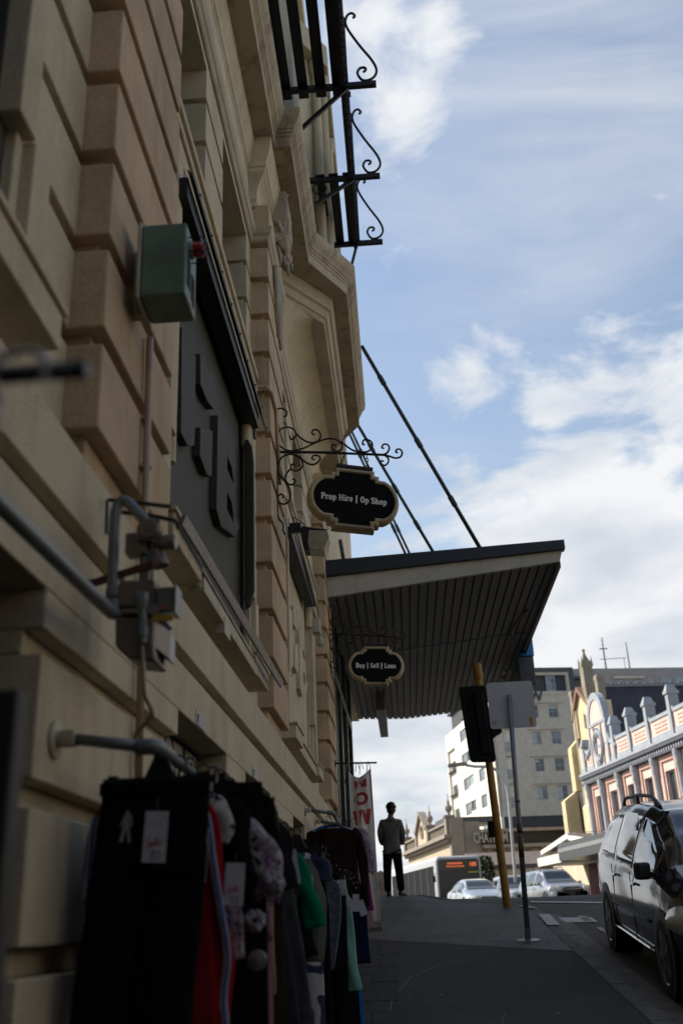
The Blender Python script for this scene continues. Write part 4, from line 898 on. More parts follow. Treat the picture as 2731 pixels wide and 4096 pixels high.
def hanger(par, x, y, zr, w=.40, kind='top', m_=None, drop=.10):
    m_ = m_ or HBLK; h = MB(); zh = zr-drop
    h.tube([(x+.02*math.cos(a), y, zr+.004+.022*math.sin(a)) for a in [math.radians(-30+i*21) for i in range(11)]]+[(x-.012, y, zr-.04), (x, y, zh+.02)], .0035, 8)
    if kind == 'top':
        h.tube(smoothline([(x-w/2, y, zh-.075), (x-w*.33, y, zh-.045), (x, y, zh+.015), (x+w*.33, y, zh-.045), (x+w/2, y, zh-.075)], 5), .009, 8)
    else:
        h.prism([(x-.05, y-.006, zh-.02), (x+.05, y-.006, zh-.02), (x+.018, y-.006, zh+.05), (x-.018, y-.006, zh+.05)], (0, .012, 0))
        h.box(x-w/2, x+w/2, y-.008, y+.008, zh-.035, zh-.012)
        for s in (-1, 1): h.box(x+s*(w/2-.03)-.014, x+s*(w/2-.03)+.014, y-.016, y+.016, zh-.06, zh-.005)
    return h.build('hanger', m_, par, smooth=35)
def price_tag(par, x, y, z, w=.058, h=.125, rot=0, lines=True, seed=0, price='$2', yrot=0.):
    t = MB(); c, s = math.cos(rot), math.sin(rot); yc, ys = math.cos(yrot), math.sin(yrot)
    def q(a, b, d=0): xx = a*c-b*s; return (x+xx*yc, y+d+xx*ys, z+a*s+b*c)
    t.prism([q(-w/2, 0), q(w/2, 0), q(w/2, -h), q(-w/2, -h)], (0, .0012, 0)); o = t.build('price_tag', mat('tag_card', (.50, .49, .53), .7, var=.04), par)
    if not lines: return o
    r = MB()
    def pen(pts, rad): r.tube([q(a*w, b*h, -.0012) for a, b in smoothline([(a, b, 0) for a, b in pts], 4) for a, b in [(a, b)]] if False else [q(v.x*w, v.y*h, -.0012) for v in smoothline([(a, b, 0) for a, b in pts], 4)], rad, 5)
    # handwritten word "Sale"
    pen([(-.20, -.54), (-.28, -.52), (-.36, -.58), (-.28, -.64), (-.22, -.70), (-.32, -.76), (-.40, -.70)], w*.014)
    pen([(-.20, -.66), (-.08, -.62), (-.16, -.60), (-.22, -.66), (-.14, -.70), (-.06, -.62), (-.02, -.68), (.06, -.58), (.09, -.50), (.03, -.52), (.05, -.66), (.14, -.62), (.20, -.58), (.12, -.58), (.13, -.66), (.26, -.62), (.40, -.56)], w*.014)
    r.build('red_handwriting', mat('red_pen', (.45, .03, .035), .6), o, smooth='all')
    r = MB(); k = .0
    pen([(.02, -.80), (-.10, -.80), (-.06, -.86), (.0, -.90), (-.12, -.94)], w*.014); pen([(-.03, -.76), (-.06, -.97)], w*.014)
    if price == '$2': pen([(.10, -.82), (.18, -.78), (.24, -.83), (.12, -.94), (.32, -.92)], w*.016)
    else: pen([(.26, -.79), (.14, -.79), (.13, -.85), (.24, -.87), (.22, -.94), (.10, -.93)], w*.016)
    pen([(.30, -.06), (.38, -.12)], w*.012); pen([(.38, -.06), (.30, -.12)], w*.012)
    r.build('black_handwriting', mat('black_pen', (.02, .02, .05), .6), o, smooth='all')
    st = MB(); st.tube([q(0, -.08*h, -.001), q(.0, .25*h, .0)], .0007, 4); st.tube([q(.008*math.cos(a), -.26*h+.008*math.sin(a), -.001) for a in [i*PI/6 for i in range(13)]], .0006, 4); st.build('string', mat('clear_string', (.3, .3, .32), .3), o)
    return o
def sleeve(mb, pts, rad, seed, amp=.012, seg=18):
    P = smoothline(pts, 5); n = len(P); rows = []
    for i, p in enumerate(P):
        t = i/(n-1); k = t*(len(rad)-1); j = min(int(k), len(rad)-2); r = rad[j]+(rad[j+1]-rad[j])*(k-j)
        d = (P[min(i+1, n-1)]-P[max(0, i-1)]).normalized(); a = Vector((0, 1, 0)); a = (a-d*a.dot(d)).normalized(); b = d.cross(a)
        rows.append([tuple(p+a*math.cos(w)*(r*.55+amp*.5*math.sin(w*3+seed+t*9))+b*math.sin(w)*(r+amp*math.sin(w*2+seed+t*14)*.6)) for w in [2*PI*q/seg for q in range(seg)]])
    mb.grid(rows, closed=True); nn = len(mb.v); mb.f.append(tuple(range(nn-seg, nn))); mb.mi.append(mb.cur)
GRP = 'second-hand clothes hanging on the pipe rails'
def garment(lab, cat, x, y, zr=None):
    zr = railz(y) if zr is None else zr
    g = thing(cat.replace(' ', '_'), lab, cat, (x, y, zr), group=GRP); return g, zr
BLK = cloth('black_cloth', (.008, .008, .009)); RED = cloth('red_cloth', (.22, .012, .018)); 
# 1 nearest black trousers
y = 3.0; g, zr = garment('plain black trousers nearest the camera with a small pale figure patch at the hip', 'trousers', -.73, y)
hanger(g, -.715, y, zr-.0, .34, 'clip', drop=.055)
zt = 1.515
def legs(mb, zt, zb, xl, xr, y, seed, flare=.02, d=.028, gap=.6):
    cx = (xl+xr)/2; loft_body(mb, interp_rows([(zt, xl, xr, d*.7), (zt-.05, xl+.002, xr-.002, d), (zt-.28, xl-.02, xr+.015, d*1.3)], 10), y, seed, .004)
    zc = zt-.24
    loft_body(mb, interp_rows([(zc+.06, xl-.018, cx+.01, d), (zc-.3, xl-.035, cx-.006, d*1.2), (zb, xl-.06-flare, cx-.015+flare*.5, d*1.3)], 18), y-.004, seed+1, .008, 28)
    loft_body(mb, interp_rows([(zc+.06, cx-.01, xr+.012, d), (zc-.3, cx+.004, xr+.012, d*1.2), (zb, cx+.012-flare*.5, xr+.02+flare, d*1.3)], 18), y+.006, seed+2, .008, 28)
m = MB(); loft_body(m, interp_rows([(zt, -.888, -.565, .02), (zt-.06, -.890, -.567, .028), (zt-.26, -.905, -.577, .036)], 10), y, 1., .004)
loft_body(m, interp_rows([(zt-.18, -.902, -.735, .03), (.88, -.945, -.785, .036), (.25, -.99, -.83, .04)], 22), y-.004, 2., .007, 28)
loft_body(m, interp_rows([(zt-.18, -.745, -.572, .03), (.88, -.79, -.608, .036), (.25, -.82, -.64, .04)], 22), y+.006, 3., .007, 28)
m.build('cloth', BLK, g, smooth='all')
m = MB(); m.box(-.889, -.564, y-.032, y+.03, zt-.035, zt+.004); m.build('waistband', BLK, g, bevel=.006)
# small silver standing-figure patch
pm = MB(); f_ = lambda u, v: fy(200+u*.4464, 3100+v*.4464, y-.045)
def fig(pts): pm.prism([(f_(*q).x, y-.045, f_(*q).z) for q in pts], (0, .004, 0))
fig([(683, 345), (697, 308), (712, 345), (732, 365), (738, 420), (728, 470), (720, 465), (722, 410), (712, 385), (708, 460), (722, 600), (698, 610), (686, 470), (650, 600), (618, 602), (660, 450), (668, 400), (640, 462), (625, 455), (655, 400), (672, 355)])
pm.build('figure_patch', mat('patch_silver', (.30, .29, .26), .5), g)
price_tag(g, fy(728, 0, y-.06).x, y-.06, fy(728, 3240, y-.06).z, .067, .140, math.radians(-3))
# 2 red track suit with white and blue side bands
y = 3.11; g, zr = garment('red tracksuit top with white and blue side stripes right behind the black trousers', 'tracksuit top', -.73, y)
hanger(g, -.72, y, zr, .30)
m = MB(); loft_body(m, interp_rows([(1.47, -.86, -.64, .018), (1.40, -.90, -.58, .03), (1.1, -.90, -.56, .035), (.75, -.90, -.55, .04), (.2, -.92, -.53, .045)], 30), y, 4., .012)
sleeve(m, [(-.66, y-.005, 1.475), (-.605, y-.012, 1.42), (-.578, y-.01, 1.28), (-.565, y, 1.12), (-.552, y+.01, 1.02), (-.56, y+.01, .8), (-.555, y, .2)], [.03, .036, .034, .036, .034, .034], 2.)
sleeve(m, [(-.85, y-.005, 1.455), (-.912, y-.012, 1.43), (-.925, y-.01, 1.25), (-.93, y, 1.05), (-.95, y+.01, .6)], [.03, .034, .03, .03, .028], 5.)
m.build('cloth', RED, g, smooth='all')
WST = cloth('white_stripe', (.42, .40, .43)); BST = cloth('blue_stripe', (.05, .10, .24))
for off, w, mm in ((0, .014, WST), (-.004, .0045, BST)):
    m = MB()
    for pts, ww in (([(-.596, 1.455), (-.580, 1.40), (-.566, 1.30), (-.548, 1.20), (-.533, 1.12), (-.521, 1.03), (-.532, .92), (-.524, .8), (-.522, .2)], 1), ([(-.925, 1.435), (-.932, 1.38), (-.936, 1.28), (-.940, 1.20)], 1)):
        P = smoothline([(a, y-.034+off, b) for a, b in pts], 6); m.grid([[tuple(p+Vector((-w, 0, 0))), tuple(p+Vector((w*.4, .006, 0)))] for p in P])
    o = m.build('side_stripe', mm, g, smooth='all'); so = o.modifiers.new('t', 'SOLIDIFY'); so.thickness = .003
m = MB(); m.grid([[(-.612+.008*k+.004*math.sin(i), y-.040, 1.385-i*.012) if True else 0 for k in range(4)] for i in range(9)]); o = m.build('white_pocket_flap', WST, g, smooth='all'); so = o.modifiers.new('t', 'SOLIDIFY'); so.thickness = .003
price_tag(g, -.592, y-.062, 1.385, .036, .150, math.radians(-4), seed=2)
# 3 cream blouse with purple swirls and frilled cuffs
PAIS = mat('purple_swirl_print', (.40, .38, .37), .9, var=.05, bump=.2, bs=200)
def pattern(m_, cols, sc, dist=3., kind='wave'):
    t = m_.node_tree; b = t.nodes['Principled BSDF']; co = N(t, 'ShaderNodeTexCoord'); w = N(t, 'ShaderNodeTexNoise'); w.inputs['Scale'].default_value = sc; w.inputs['Detail'].default_value = 1.0; w.inputs['Distortion'].default_value = dist
    t.links.new(co.outputs['Object'], w.inputs['Vector']); r = N(t, 'ShaderNodeValToRGB'); r.color_ramp.interpolation = 'CONSTANT'; t.links.new(w.outputs['Fac'], r.inputs[0])
    els = r.color_ramp.elements
    for i, (p_, c_) in enumerate(cols):
        e = els[i] if i < 2 else els.new(p_); e.position = p_; e.color = (*c_, 1)
    t.links.new(r.outputs[0], b.inputs['Base Color'])
CR, PU, BK = (.34, .32, .31), (.13, .02, .14), (.012, .010, .014)
pattern(PAIS, [(0, CR), (.40, BK), (.43, CR), (.47, PU), (.505, BK), (.52, CR), (.56, (.22, .10, .20)), (.60, CR), (.64, PU)], 14, 1.6)
def blouse(lab, cat, y, x, m_, wsh, zsh, zb, sl=None, slr=None, seed=1., body=True, tags=(), neck=False):
    g, zr = garment(lab, cat, x, y); hanger(g, x, y, zr, wsh*.92)
    m = MB(); h = wsh/2
    loft_body(m, interp_rows([(zsh+.045, x-.07, x+.07, .012), (zsh+.03, x-h*.6, x+h*.6, .018), (zsh-.01, x-h, x+h, .026), (zsh-.12, x-h*.98, x+h*.98, .035), (zb, x-h*1.04, x+h*1.04, .045)], 24), y, seed, .012)
    for s in (-1, 1):
        if sl: sleeve(m, [(x+s*(h-.04), y, zsh-.01)]+[(x+s*(h+a), y+b*.3, zsh-c_) for a, b, c_ in sl], slr, seed+s)
    m.build('cloth', m_, g, smooth='all')
    for tg in tags: price_tag(g, *tg)
    return g
g = blouse('cream blouse with purple and black swirl print and frilled cuffs', 'blouse', 3.25, -.68, PAIS, .34, 1.40, 1.02, [(.02, 0, .02), (.055, 0, .07), (.085, 0, .14), (.075, 0, .22)], [.04, .05, .05, .035], 2.)
m = MB()
for cx, cz_, s in ((-.405, 1.225, 1), (-.93, 1.20, 2), (-.465, 1.125, 3), (-.41, 1.235, 5)):
    for k in range(9): w = k*.75+s; m.sphere((cx+.022*math.cos(w), 3.21+.014*math.sin(w*2), cz_+.020*math.sin(w)), (.013, .010, .015), 8, 6)
m.build('frill_cuff', mat('grey_lace', (.26, .24, .27), .9, var=.5, vs=60), g, smooth='all')
# 4 white shirt with bold black flourish, just a shoulder showing
FLO = mat('black_flourish_print', (.42, .41, .38), .9, bump=.2, bs=200); pattern(FLO, [(0, (.38, .37, .33)), (.46, (.01, .01, .01)), (.49, (.38, .37, .33)), (.58, (.01, .01, .01)), (.60, (.38, .37, .33))], 11, 1.2)
blouse('off-white shirt with bold black flourishes, only its shoulder showing', 'shirt', 3.16, -.715, FLO, .27, 1.475, 1.2, [(.015, 0, .04), (.018, 0, .13)], [.035, .04, .03], 6.)
# 5.. further garments along the nearest rail
g = blouse('black top with a paper sale tag at its shoulder', 'pullover', 3.20, -.70, BLK, .30, 1.475, 1.0, [(.02, 0, .05), (.03, 0, .2)], [.045, .05, .045], 3.)
price_tag(g, -.508, 3.12, 1.288, .058, .118, math.radians(-4))
g, zr = garment('black trousers carrying a round silver badge', 'trousers', -.66, 3.38); hanger(g, -.66, 3.38, zr, .34, 'clip', drop=.05)
m = MB(); legs(m, 1.555, .15, -.83, -.462, 3.38, 7., .0); m.build('cloth', BLK, g, smooth='all')
m = MB(); m.lathe((-.472, 3.30, 1.015), [(.030, 0), (.029, -.004), (.012, -.007), (.0, -.009)][::-1], 28, axis=(0, 1, 0)); m.build('round_badge', mat('brushed_silver', (.25, .26, .26), .3, .7), g, smooth=30)
g = blouse('plain black shirt tucked close behind the swirl blouse', 'black shirt', 3.45, -.64, cloth('black_poplin', (.007, .007, .008), bs=150), .34, 1.53, .9, [(.0, 0, .08), (.01, 0, .2)], [.045, .045, .04], 5.)
cols = [
 ('pink corduroy trousers edged with cream', 'trousers', 3.52, cloth('dusty_pink', (.24, .12, .14)), -.63, .33, 1.35, .15),
 ('dark brown trousers hanging behind the pink ones', 'trousers', 3.72, cloth('dark_brown', (.030, .016, .010)), -.63, .35, 1.45, .10),
 ('long dark grey jeans with a folded waist', 'jeans', 4.0, cloth('charcoal_denim', (.045, .046, .050), var=.35, vs=14), -.63, .29, 1.53, .20),
]
for lab, cat, y, mm, x, w, zt_, zb_ in cols:
    g, zr = garment(lab, cat, x, y); hanger(g, x, y, zr, w*.95, 'clip', drop=.04)
    if 'jeans' in lab:
        m = MB(); loft_body(m, interp_rows([(zt_, -.78, -.49, .02), (1.40, -.80, -.475, .03), (1.22, -.82, -.425, .04), (.97, -.84, -.39, .045), (.6, -.86, -.34, .05), (.2, -.88, -.30, .05)], 30), y, 3., .012); m.build('cloth', mm, g, smooth='all')
        m = MB(); m.box(-.785, -.488, y-.032, y+.03, zt_-.045, zt_+.0); m.build('waistband', mm, g, bevel=.01)
        m = MB(); m.tube([(-.505, y-.046, 1.42), (-.455, y-.052, 1.1), (-.415, y-.055, .8), (-.40, y-.05, .3)], .0012, 4); m.build('seam', cloth('seam_thread', (.14, .14, .15)), g)
        continue
    m = MB(); legs(m, zt_, zb_, x-w/2, x+w/2, y, y*3, .02); m.build('cloth', mm, g, smooth='all')
    if 'pink' in lab:
        m = MB(); P = smoothline([(-.472, y-.045, 1.20), (-.472, y-.046, 1.05), (-.466, y-.048, .93), (-.470, y-.045, .90)], 5); m.tube(P, .005, 6); m.build('cream_piping', cloth('cream_cord', (.35, .32, .24)), g, smooth='all')
g = blouse('black long-sleeved top whose sleeve hangs out past the swirl blouse', 'pullover', 3.6, -.63, cloth('black_knit', (.010, .010, .012), bs=150), .30, 1.47, .95, [(.0, 0, .06), (.03, 0, .15), (.055, 0, .25)], [.045, .045, .045, .045], 9.)
price_tag(g, -.52, 3.52, 1.50, .04, .12, math.radians(2), lines=False)
price_tag(g, -.48, 3.42, 1.215, .05, .06, math.radians(4), lines=False)
g = blouse('black padded jacket with a ribbed collar', 'jacket', 4.28, -.66, cloth('black_padding', (.012, .012, .014), rough=.6, bs=60, bump=.6), .24, 1.49, 1.0, [(.02, 0, .05), (.035, 0, .15), (.05, 0, .3)], [.05, .05, .05, .045], 11.)
m = MB(); 
for k in range(3): m.tube(smoothline([(-.66, 4.22, 1.50-k*.02), (-.60, 4.20, 1.535-k*.022), (-.54, 4.22, 1.515-k*.022), (-.49, 4.25, 1.47-k*.02)], 5), .014, 8)
m.build('ribbed_collar', cloth('rib_knit', (.020, .020, .022)), g, smooth='all')
GRN = cloth('bright_green', (.0, .15, .07)); 
g = blouse('bright green T-shirt with its short sleeve sticking out', 'T-shirt', 4.55, -.66, GRN, .32, 1.42, 1.0, [(.0, 0, .03), (.04, 0, .11), (.075, 0, .21), (.10, 0, .32)], [.032, .036, .040, .042], 4.)
m = MB(); m.obox((-.505, 4.48, 1.375), (.02, 0, -.012), (0, .004, 0), (.004, 0, .018)); m.build('red_label', cloth('label_red', (.3, .04, .04)), g)
price_tag(g, -.49, 4.45, 1.41, .045, .14, math.radians(8), lines=False)
g = blouse('black cardigan between the green T-shirt and the grey skirt', 'cardigan', 4.75, -.68, BLK, .34, 1.40, .75, [(.0, 0, .06), (.02, 0, .25), (.05, 0, .42)], [.045, .05, .05, .05], 14.)
g, zr = garment('knee-length grey-green skirt clipped to a black hanger', 'skirt', -.60, 5.0); hanger(g, -.52, 5.0, zr-.06, .28, 'clip', drop=.06)
m = MB(); loft_body(m, interp_rows([(1.405, -.70, -.455, .02), (1.34, -.72, -.42, .03), (1.22, -.74, -.385, .04), (1.08, -.75, -.39, .045), (.955, -.75, -.405, .045)], 24), 5.0, 5., .014); m.build('cloth', cloth('grey_green', (.105, .11, .095)), g, smooth='all'); price_tag(g, -.465, 4.94, 1.333, .050, .096, math.radians(-1), price='$5')
NAV = mat('navy_white_stripe', (.3, .3, .3), .9); pattern(NAV, [(0, (.02, .03, .07)), (.5, (.40, .40, .40)), (.58, (.02, .03, .07)), (.66, (.42, .42, .42))], 5, .2)
g = blouse('navy and white diagonal-striped shirt', 'shirt', 5.35, -.62, NAV, .36, 1.43, .3, [(.0, 0, .04), (.02, 0, .12)], [.045, .05, .045], 8.)
g, zr = garment('black trousers hanging beside the pale denim shorts', 'trousers', -.62, 5.7); hanger(g, -.62, 5.7, zr, .36, 'clip', drop=.10)
m = MB(); legs(m, 1.40, .1, -.80, -.44, 5.7, 3., .03); m.build('cloth', BLK, g, smooth='all')
DEN = mat('checked_denim', (.12, .15, .20), .9, bump=.3, bs=200); pattern(DEN, [(0, (.07, .09, .13)), (.46, (.16, .18, .20)), (.5, (.09, .11, .16)), (.56, (.20, .15, .14)), (.6, (.08, .10, .15))], 26, .1)
g, zr = garment('faded blue denim shorts with a checked turn-up', 'shorts', -.60, 6.0); hanger(g, -.60, 6.0, zr-.05, .34, 'clip', drop=.12)
m = MB(); loft_body(m, interp_rows([(1.365, -.76, -.445, .02), (1.31, -.77, -.385, .03), (1.12, -.79, -.393, .045), (.88, -.74, -.437, .04)], 22), 6.0, 2., .014); m.build('cloth', DEN, g, smooth='all')
m = MB(); m.tube(smoothline([(-.47, 5.96, 1.36), (-.42, 5.96, 1.34), (-.387, 5.97, 1.30), (-.392, 5.97, 1.13), (-.437, 5.97, .89)], 5), .007, 6); m.build('frayed_waistband', cloth('pale_denim', (.16, .19, .24)), g, smooth='all')
g, zr = garment('black skirt with a sale tag right beside the aqua cardigan', 'skirt', -.58, 6.5); hanger(g, -.52, 6.5, zr-.05, .30, 'clip', drop=.10)
m = MB(); loft_body(m, interp_rows([(1.40, -.74, -.39, .025), (1.27, -.76, -.38, .04), (.3, -.80, -.39, .05)], 20), 6.5, 6., .016); m.build('cloth', BLK, g, smooth='all'); price_tag(g, -.404, 6.43, 1.362, .046, .088, 0, price='$5')
AQ = cloth('aqua_jersey', (.19, .38, .33), var=.12)
g = blouse('pale aqua cardigan with one long sleeve hanging down', 'cardigan', 7.0, -.60, AQ, .36, 1.385, .95, [(-.02, 0, .02), (-.005, 0, .15), (.015, 0, .38), (.04, 0, .60), (.045, 0, .665)], [.03, .035, .040, .042, .042, .040], 3.)
price_tag(g, -.405, 6.92, 1.27, .045, .08, math.radians(35), lines=False); price_tag(g, -.36, 7.3, 1.30, .045, .11, math.radians(-4), lines=False); price_tag(g, -.34, 7.35, 1.26, .05, .10, math.radians(18), lines=False)
g, zr = garment('black skirt with white polka dots and a bright blue underskirt', 'skirt', -.60, 7.6); hanger(g, -.58, 7.6, zr, .36, 'clip', drop=.10)
m = MB(); loft_body(m, interp_rows([(1.40, -.80, -.42, .025), (1.3, -.82, -.40, .04), (.1, -.86, -.37, .05)], 20), 7.6, 6., .016); m.build('cloth', BLK, g, smooth='all')
m = MB(); loft_body(m, interp_rows([(.70, -.55, -.385, .02), (.0, -.55, -.335, .03)], 10), 8.0, 6., .006); m.build('blue_underskirt', cloth('bright_blue', (.01, .12, .33)), g, smooth='all')
# ---- farther rail: brown sweater and what hangs behind it
Y2 = 10.6; BRN = cloth('dark_brown_knit', (.022, .014, .010), bs=180)
g = thing('sweater', 'dark brown V-neck sweater with tiny pale studs on the farther rail', 'sweater', (-.73, Y2, 2.1), group=GRP)
hanger(g, -.73, Y2, 2.15, .46)
m = MB(); x = -.73
loft_body(m, interp_rows([(2.03, -.86, -.60, .015), (1.99, -.95, -.52, .03), (1.9, -.965, -.50, .04), (1.6, -.97, -.49, .05), (1.25, -.98, -.47, .05)], 26), Y2, 3., .012)
for s, o in ((1, 0), (-1, 0)): sleeve(m, [(x+s*.19, Y2, 1.99), (x+s*.25, Y2, 1.93), (x+s*.285, Y2, 1.75), (x+s*.30, Y2, 1.5), (x+s*.30, Y2, 1.27)], [.045, .05, .045, .04, .036], 2.+s)
m.build('cloth', BRN, g, smooth='all')
m = MB(); m.tube(smoothline([(-.83, Y2-.03, 2.02), (-.80, Y2-.055, 1.86), (-.75, Y2-.06, 1.80), (-.69, Y2-.06, 1.81), (-.63, Y2-.055, 1.88), (-.61, Y2-.03, 2.02)], 6), .007, 6); m.build('neckline', BRN, g, smooth='all')
m = MB()
for (u, v) in [(50, 1555), (95, 1600), (175, 1615), (212, 1670), (170, 1700), (250, 1730), (288, 1712), (325, 1775), (280, 1790), (315, 1852)]:
    p = fy(1330+u*.2976, 3000+v*.2976, Y2-.06); m.sphere((p.x, Y2-.06, p.z), .0062, 8, 6)
m.build('stud', mat('pearl', (.5, .5, .52), .3), g, smooth='all')
FLW = mat('floral_print', (.4, .35, .4), .9); pattern(FLW, [(0, (.36, .33, .38)), (.42, (.26, .06, .16)), (.47, (.40, .38, .42)), (.53, (.05, .08, .26)), (.57, (.34, .30, .36)), (.62, (.28, .10, .22))], 22, 1.)
def far_top(lab, cat, y, x, m_, w, zt_, zb_, side=True, zr=2.16, seed=1.):
    g = thing(cat.replace(' ', '_'), lab, cat, (x, y, zt_), group=GRP); hanger(g, x, y, zr, w*.9)
    m = MB(); loft_body(m, interp_rows([(zt_+.04, x-.08, x+.08, .015), (zt_, x-w/2, x+w/2, .03), (zb_, x-w/2-.02, x+w/2+.02, .05)], 18), y, seed, .014)
    if side:
        for s in (-1, 1): sleeve(m, [(x+s*(w/2-.04), y, zt_-.01), (x+s*(w/2+.03), y, zt_-.08), (x+s*(w/2+.06), y, zt_-.25), (x+s*(w/2+.075), y, zt_-.42)], [.05, .06, .06, .055], seed)
    m.build('cloth', m_, g, smooth='all'); return g
far_top('pink and blue floral blouse behind the brown sweater', 'blouse', 10.85, -.70, FLW, .50, 2.02, 1.5)
far_top('bright blue vest strap showing left of the brown sweater', 'vest', 10.95, -.80, cloth('bright_blue', (.01, .12, .33)), .36, 2.05, 1.3, False)
g = thing('skirt', 'magenta skirt with a pink hem beside the banner', 'skirt', (-.55, 11.3, 1.7), group=GRP)
m = MB(); loft_body(m, interp_rows([(1.72, -.62, -.425, .02), (1.5, -.64, -.40, .03), (1.245, -.62, -.375, .04)], 16), 11.3, 3., .012); m.build('cloth', cloth('magenta', (.22, .03, .14)), g, smooth='all')
m = MB(); loft_body(m, interp_rows([(1.245, -.56, -.382, .03), (1.06, -.56, -.382, .03)], 8), 11.3, 2., .006); m.build('pink_hem', cloth('pale_pink', (.34, .20, .22)), g, smooth='all')
hanger(g, -.55, 11.3, 2.16, .3, 'clip', drop=.38)
g = thing('trousers', 'navy trousers hanging below the brown sweater', 'trousers', (-.62, 11.0, 1.7), group=GRP); m = MB(); legs(m, 1.6, .75, -.75, -.45, 11.0, 3., .01); m.build('cloth', cloth('navy', (.012, .018, .05)), g, smooth='all'); hanger(g, -.6, 11.0, 2.16, .3, 'clip', drop=.5)
# ================================================================ GROUND
SL, ZO = .113, -.71
def sm(t): t = max(0, min(1, t)); return t*t*(3-2*t)
RP = [(-60, -7.6), (-20, -3.07), (0, -.81), (10, .32), (17, 1.111), (18.5, 1.275), (20, 1.41), (21.2, 1.475), (22.5, 1.505), (24, 1.50), (27, 1.47), (30, 1.42), (38, 1.40), (46, 1.31), (57, 1.18), (80, 1.0), (120, .6), (250, -1), (700, -6), (3000, -20)]
def zroad(y, x=0):
    for (a, b), (c, d) in zip(RP, RP[1:]):
        if y <= c: z = b+(d-b)*(y-a)/(c-a); break
    else: z = RP[-1][1]
    return z + .10*sm((3.0-x)/5.0)*sm((y-18)/3)*sm((40-y)/14)
xs = [-700, -120, -40, -15, -4, -1, 0, .5, 1, 1.5, 2, 2.5, 3, 4, 5.5, 8, 12, 20, 40, 120, 700]
ys = [-60, -20, -8, 0, 5, 10, 14, 16, 17, 18, 18.5, 19, 19.5, 20, 20.5, 21.2, 22, 22.5, 23.2, 24, 25, 27, 30, 33, 38, 46, 57, 80, 120, 250, 700, 3000]
m = MB(); m.grid([[(x, y, zroad(y, x)) for x in xs] for y in ys])
ASPH = mat('asphalt', (.042, .041, .039), .88, var=.25, vs=3, bump=.6, bs=160, stain=.35, stain_col=(.03, .03, .028))
def specks(m_, sc=55, th=.70, col=(.16, .16, .15)):
    t = m_.node_tree; b = t.nodes['Principled BSDF']; src = b.inputs['Base Color'].links[0].from_socket
    co = N(t, 'ShaderNodeTexCoord'); s = noise(t, co.outputs['Object'], sc, 2, .5); r = N(t, 'ShaderNodeMapRange'); t.links.new(s, r.inputs[0]); r.inputs[1].default_value = th; r.inputs[2].default_value = th+.03
    mx = N(t, 'ShaderNodeMix', data_type='RGBA'); t.links.new(r.outputs[0], mx.inputs[0]); t.links.new(src, mx.inputs[6]); mx.inputs[7].default_value = (*col, 1); t.links.new(mx.outputs[2], b.inputs['Base Color'])
specks(ASPH)
tag(m.build('road', ASPH, None, smooth=60), kind='structure')
kerb = [(1.85, -20), (1.86, 0), (1.87, 9), (1.88, 13), (1.90, 15), (1.94, 16.3), (1.90, 17.2), (1.78, 17.6), (1.58, 17.9), (1.2, 18.5), (.65, 19.3), (.2, 20.3), (-.4, 21.1), (-1.2, 21.5)]
def zside(y): return ZO+SL*y if y < 20.4 else ZO+SL*20.4+(y-20.4)*.03
# asphalt footpath up to the paving, then grey paving slabs to the crest
def kx(y):
    for (a, b), (c, d) in zip(kerb, kerb[1:]):
        if b <= y <= d: return a+(c-a)*(y-b)/(d-b)
    return -1.2
YP = 12.6
PL = [(-1.05, 14.75), (.4, 13.8), (1.88, 12.66)]
def pedge(x): return 14.06-.714*x
XX = [-1.05, -.6, -.1, .4, .9, 1.4]
def frow(y): return [(x, y, zside(y)) for x in XX]+[(kx(y), y, zside(y))]
m = MB(); m.grid([frow(y) for y in [-20, -5, 0, 3, 5, 7, 9, 10, 11, 12, 12.4]]+[[(x, pedge(x), zside(pedge(x))) for x in XX]+[(1.88, pedge(1.88), zside(pedge(1.88)))]])
FOOT = mat('footpath_asphalt', (.030, .029, .0265), .9, var=.4, vs=.9, bump=.6, bs=140, stain=.55, stain_col=(.016, .015, .013)); specks(FOOT, 30, .70, (.15, .15, .14))
tag(m.build('footpath', FOOT, None), kind='structure')
PAV = mat('grey_pavers', (.066, .065, .061), .7, var=.35, vs=1.3, bump=.25, bs=120, stain=.4, stain_col=(.05, .05, .048))
t = PAV.node_tree; b = t.nodes['Principled BSDF']; src = b.inputs['Base Color'].links[0].from_socket
co = N(t, 'ShaderNodeTexCoord'); bk = N(t, 'ShaderNodeTexBrick'); bk.offset = .5; bk.inputs['Scale'].default_value = 1; bk.inputs['Brick Width'].default_value = .62; bk.inputs['Row Height'].default_value = .42; bk.inputs['Mortar Size'].default_value = .012
bk.inputs['Color1'].default_value = (.8, .8, .8, 1); bk.inputs['Color2'].default_value = (1.25, 1.25, 1.25, 1); bk.inputs['Mortar'].default_value = (.35, .35, .35, 1); mpn = N(t, 'ShaderNodeMapping'); mpn.inputs['Rotation'].default_value = (0, 0, .1); t.links.new(co.outputs['Object'], mpn.inputs[0]); t.links.new(mpn.outputs[0], bk.inputs['Vector'])
mx = N(t, 'ShaderNodeMix', data_type='RGBA', blend_type='MULTIPLY'); mx.inputs[0].default_value = 1; t.links.new(src, mx.inputs[6]); t.links.new(bk.outputs['Color'], mx.inputs[7]); t.links.new(mx.outputs[2], b.inputs['Base Color'])
m = MB(); Ys = [15, 15.6, 16.3, 17.2, 17.6, 17.9, 18.5, 19.3, 20.3, 20.8, 21.1, 21.4]
def prow(y): return [(min(x, kx(y)), y, zside(y)+.003) for x in XX]+[(kx(y), y, zside(y)+.003)]
m.grid([[(x, pedge(x), zside(pedge(x))+.003) for x in XX]+[(1.88, pedge(1.88), zside(pedge(1.88))+.003)]]+[prow(y) for y in Ys])
tag(m.build('paved_corner', PAV, None), kind='structure')
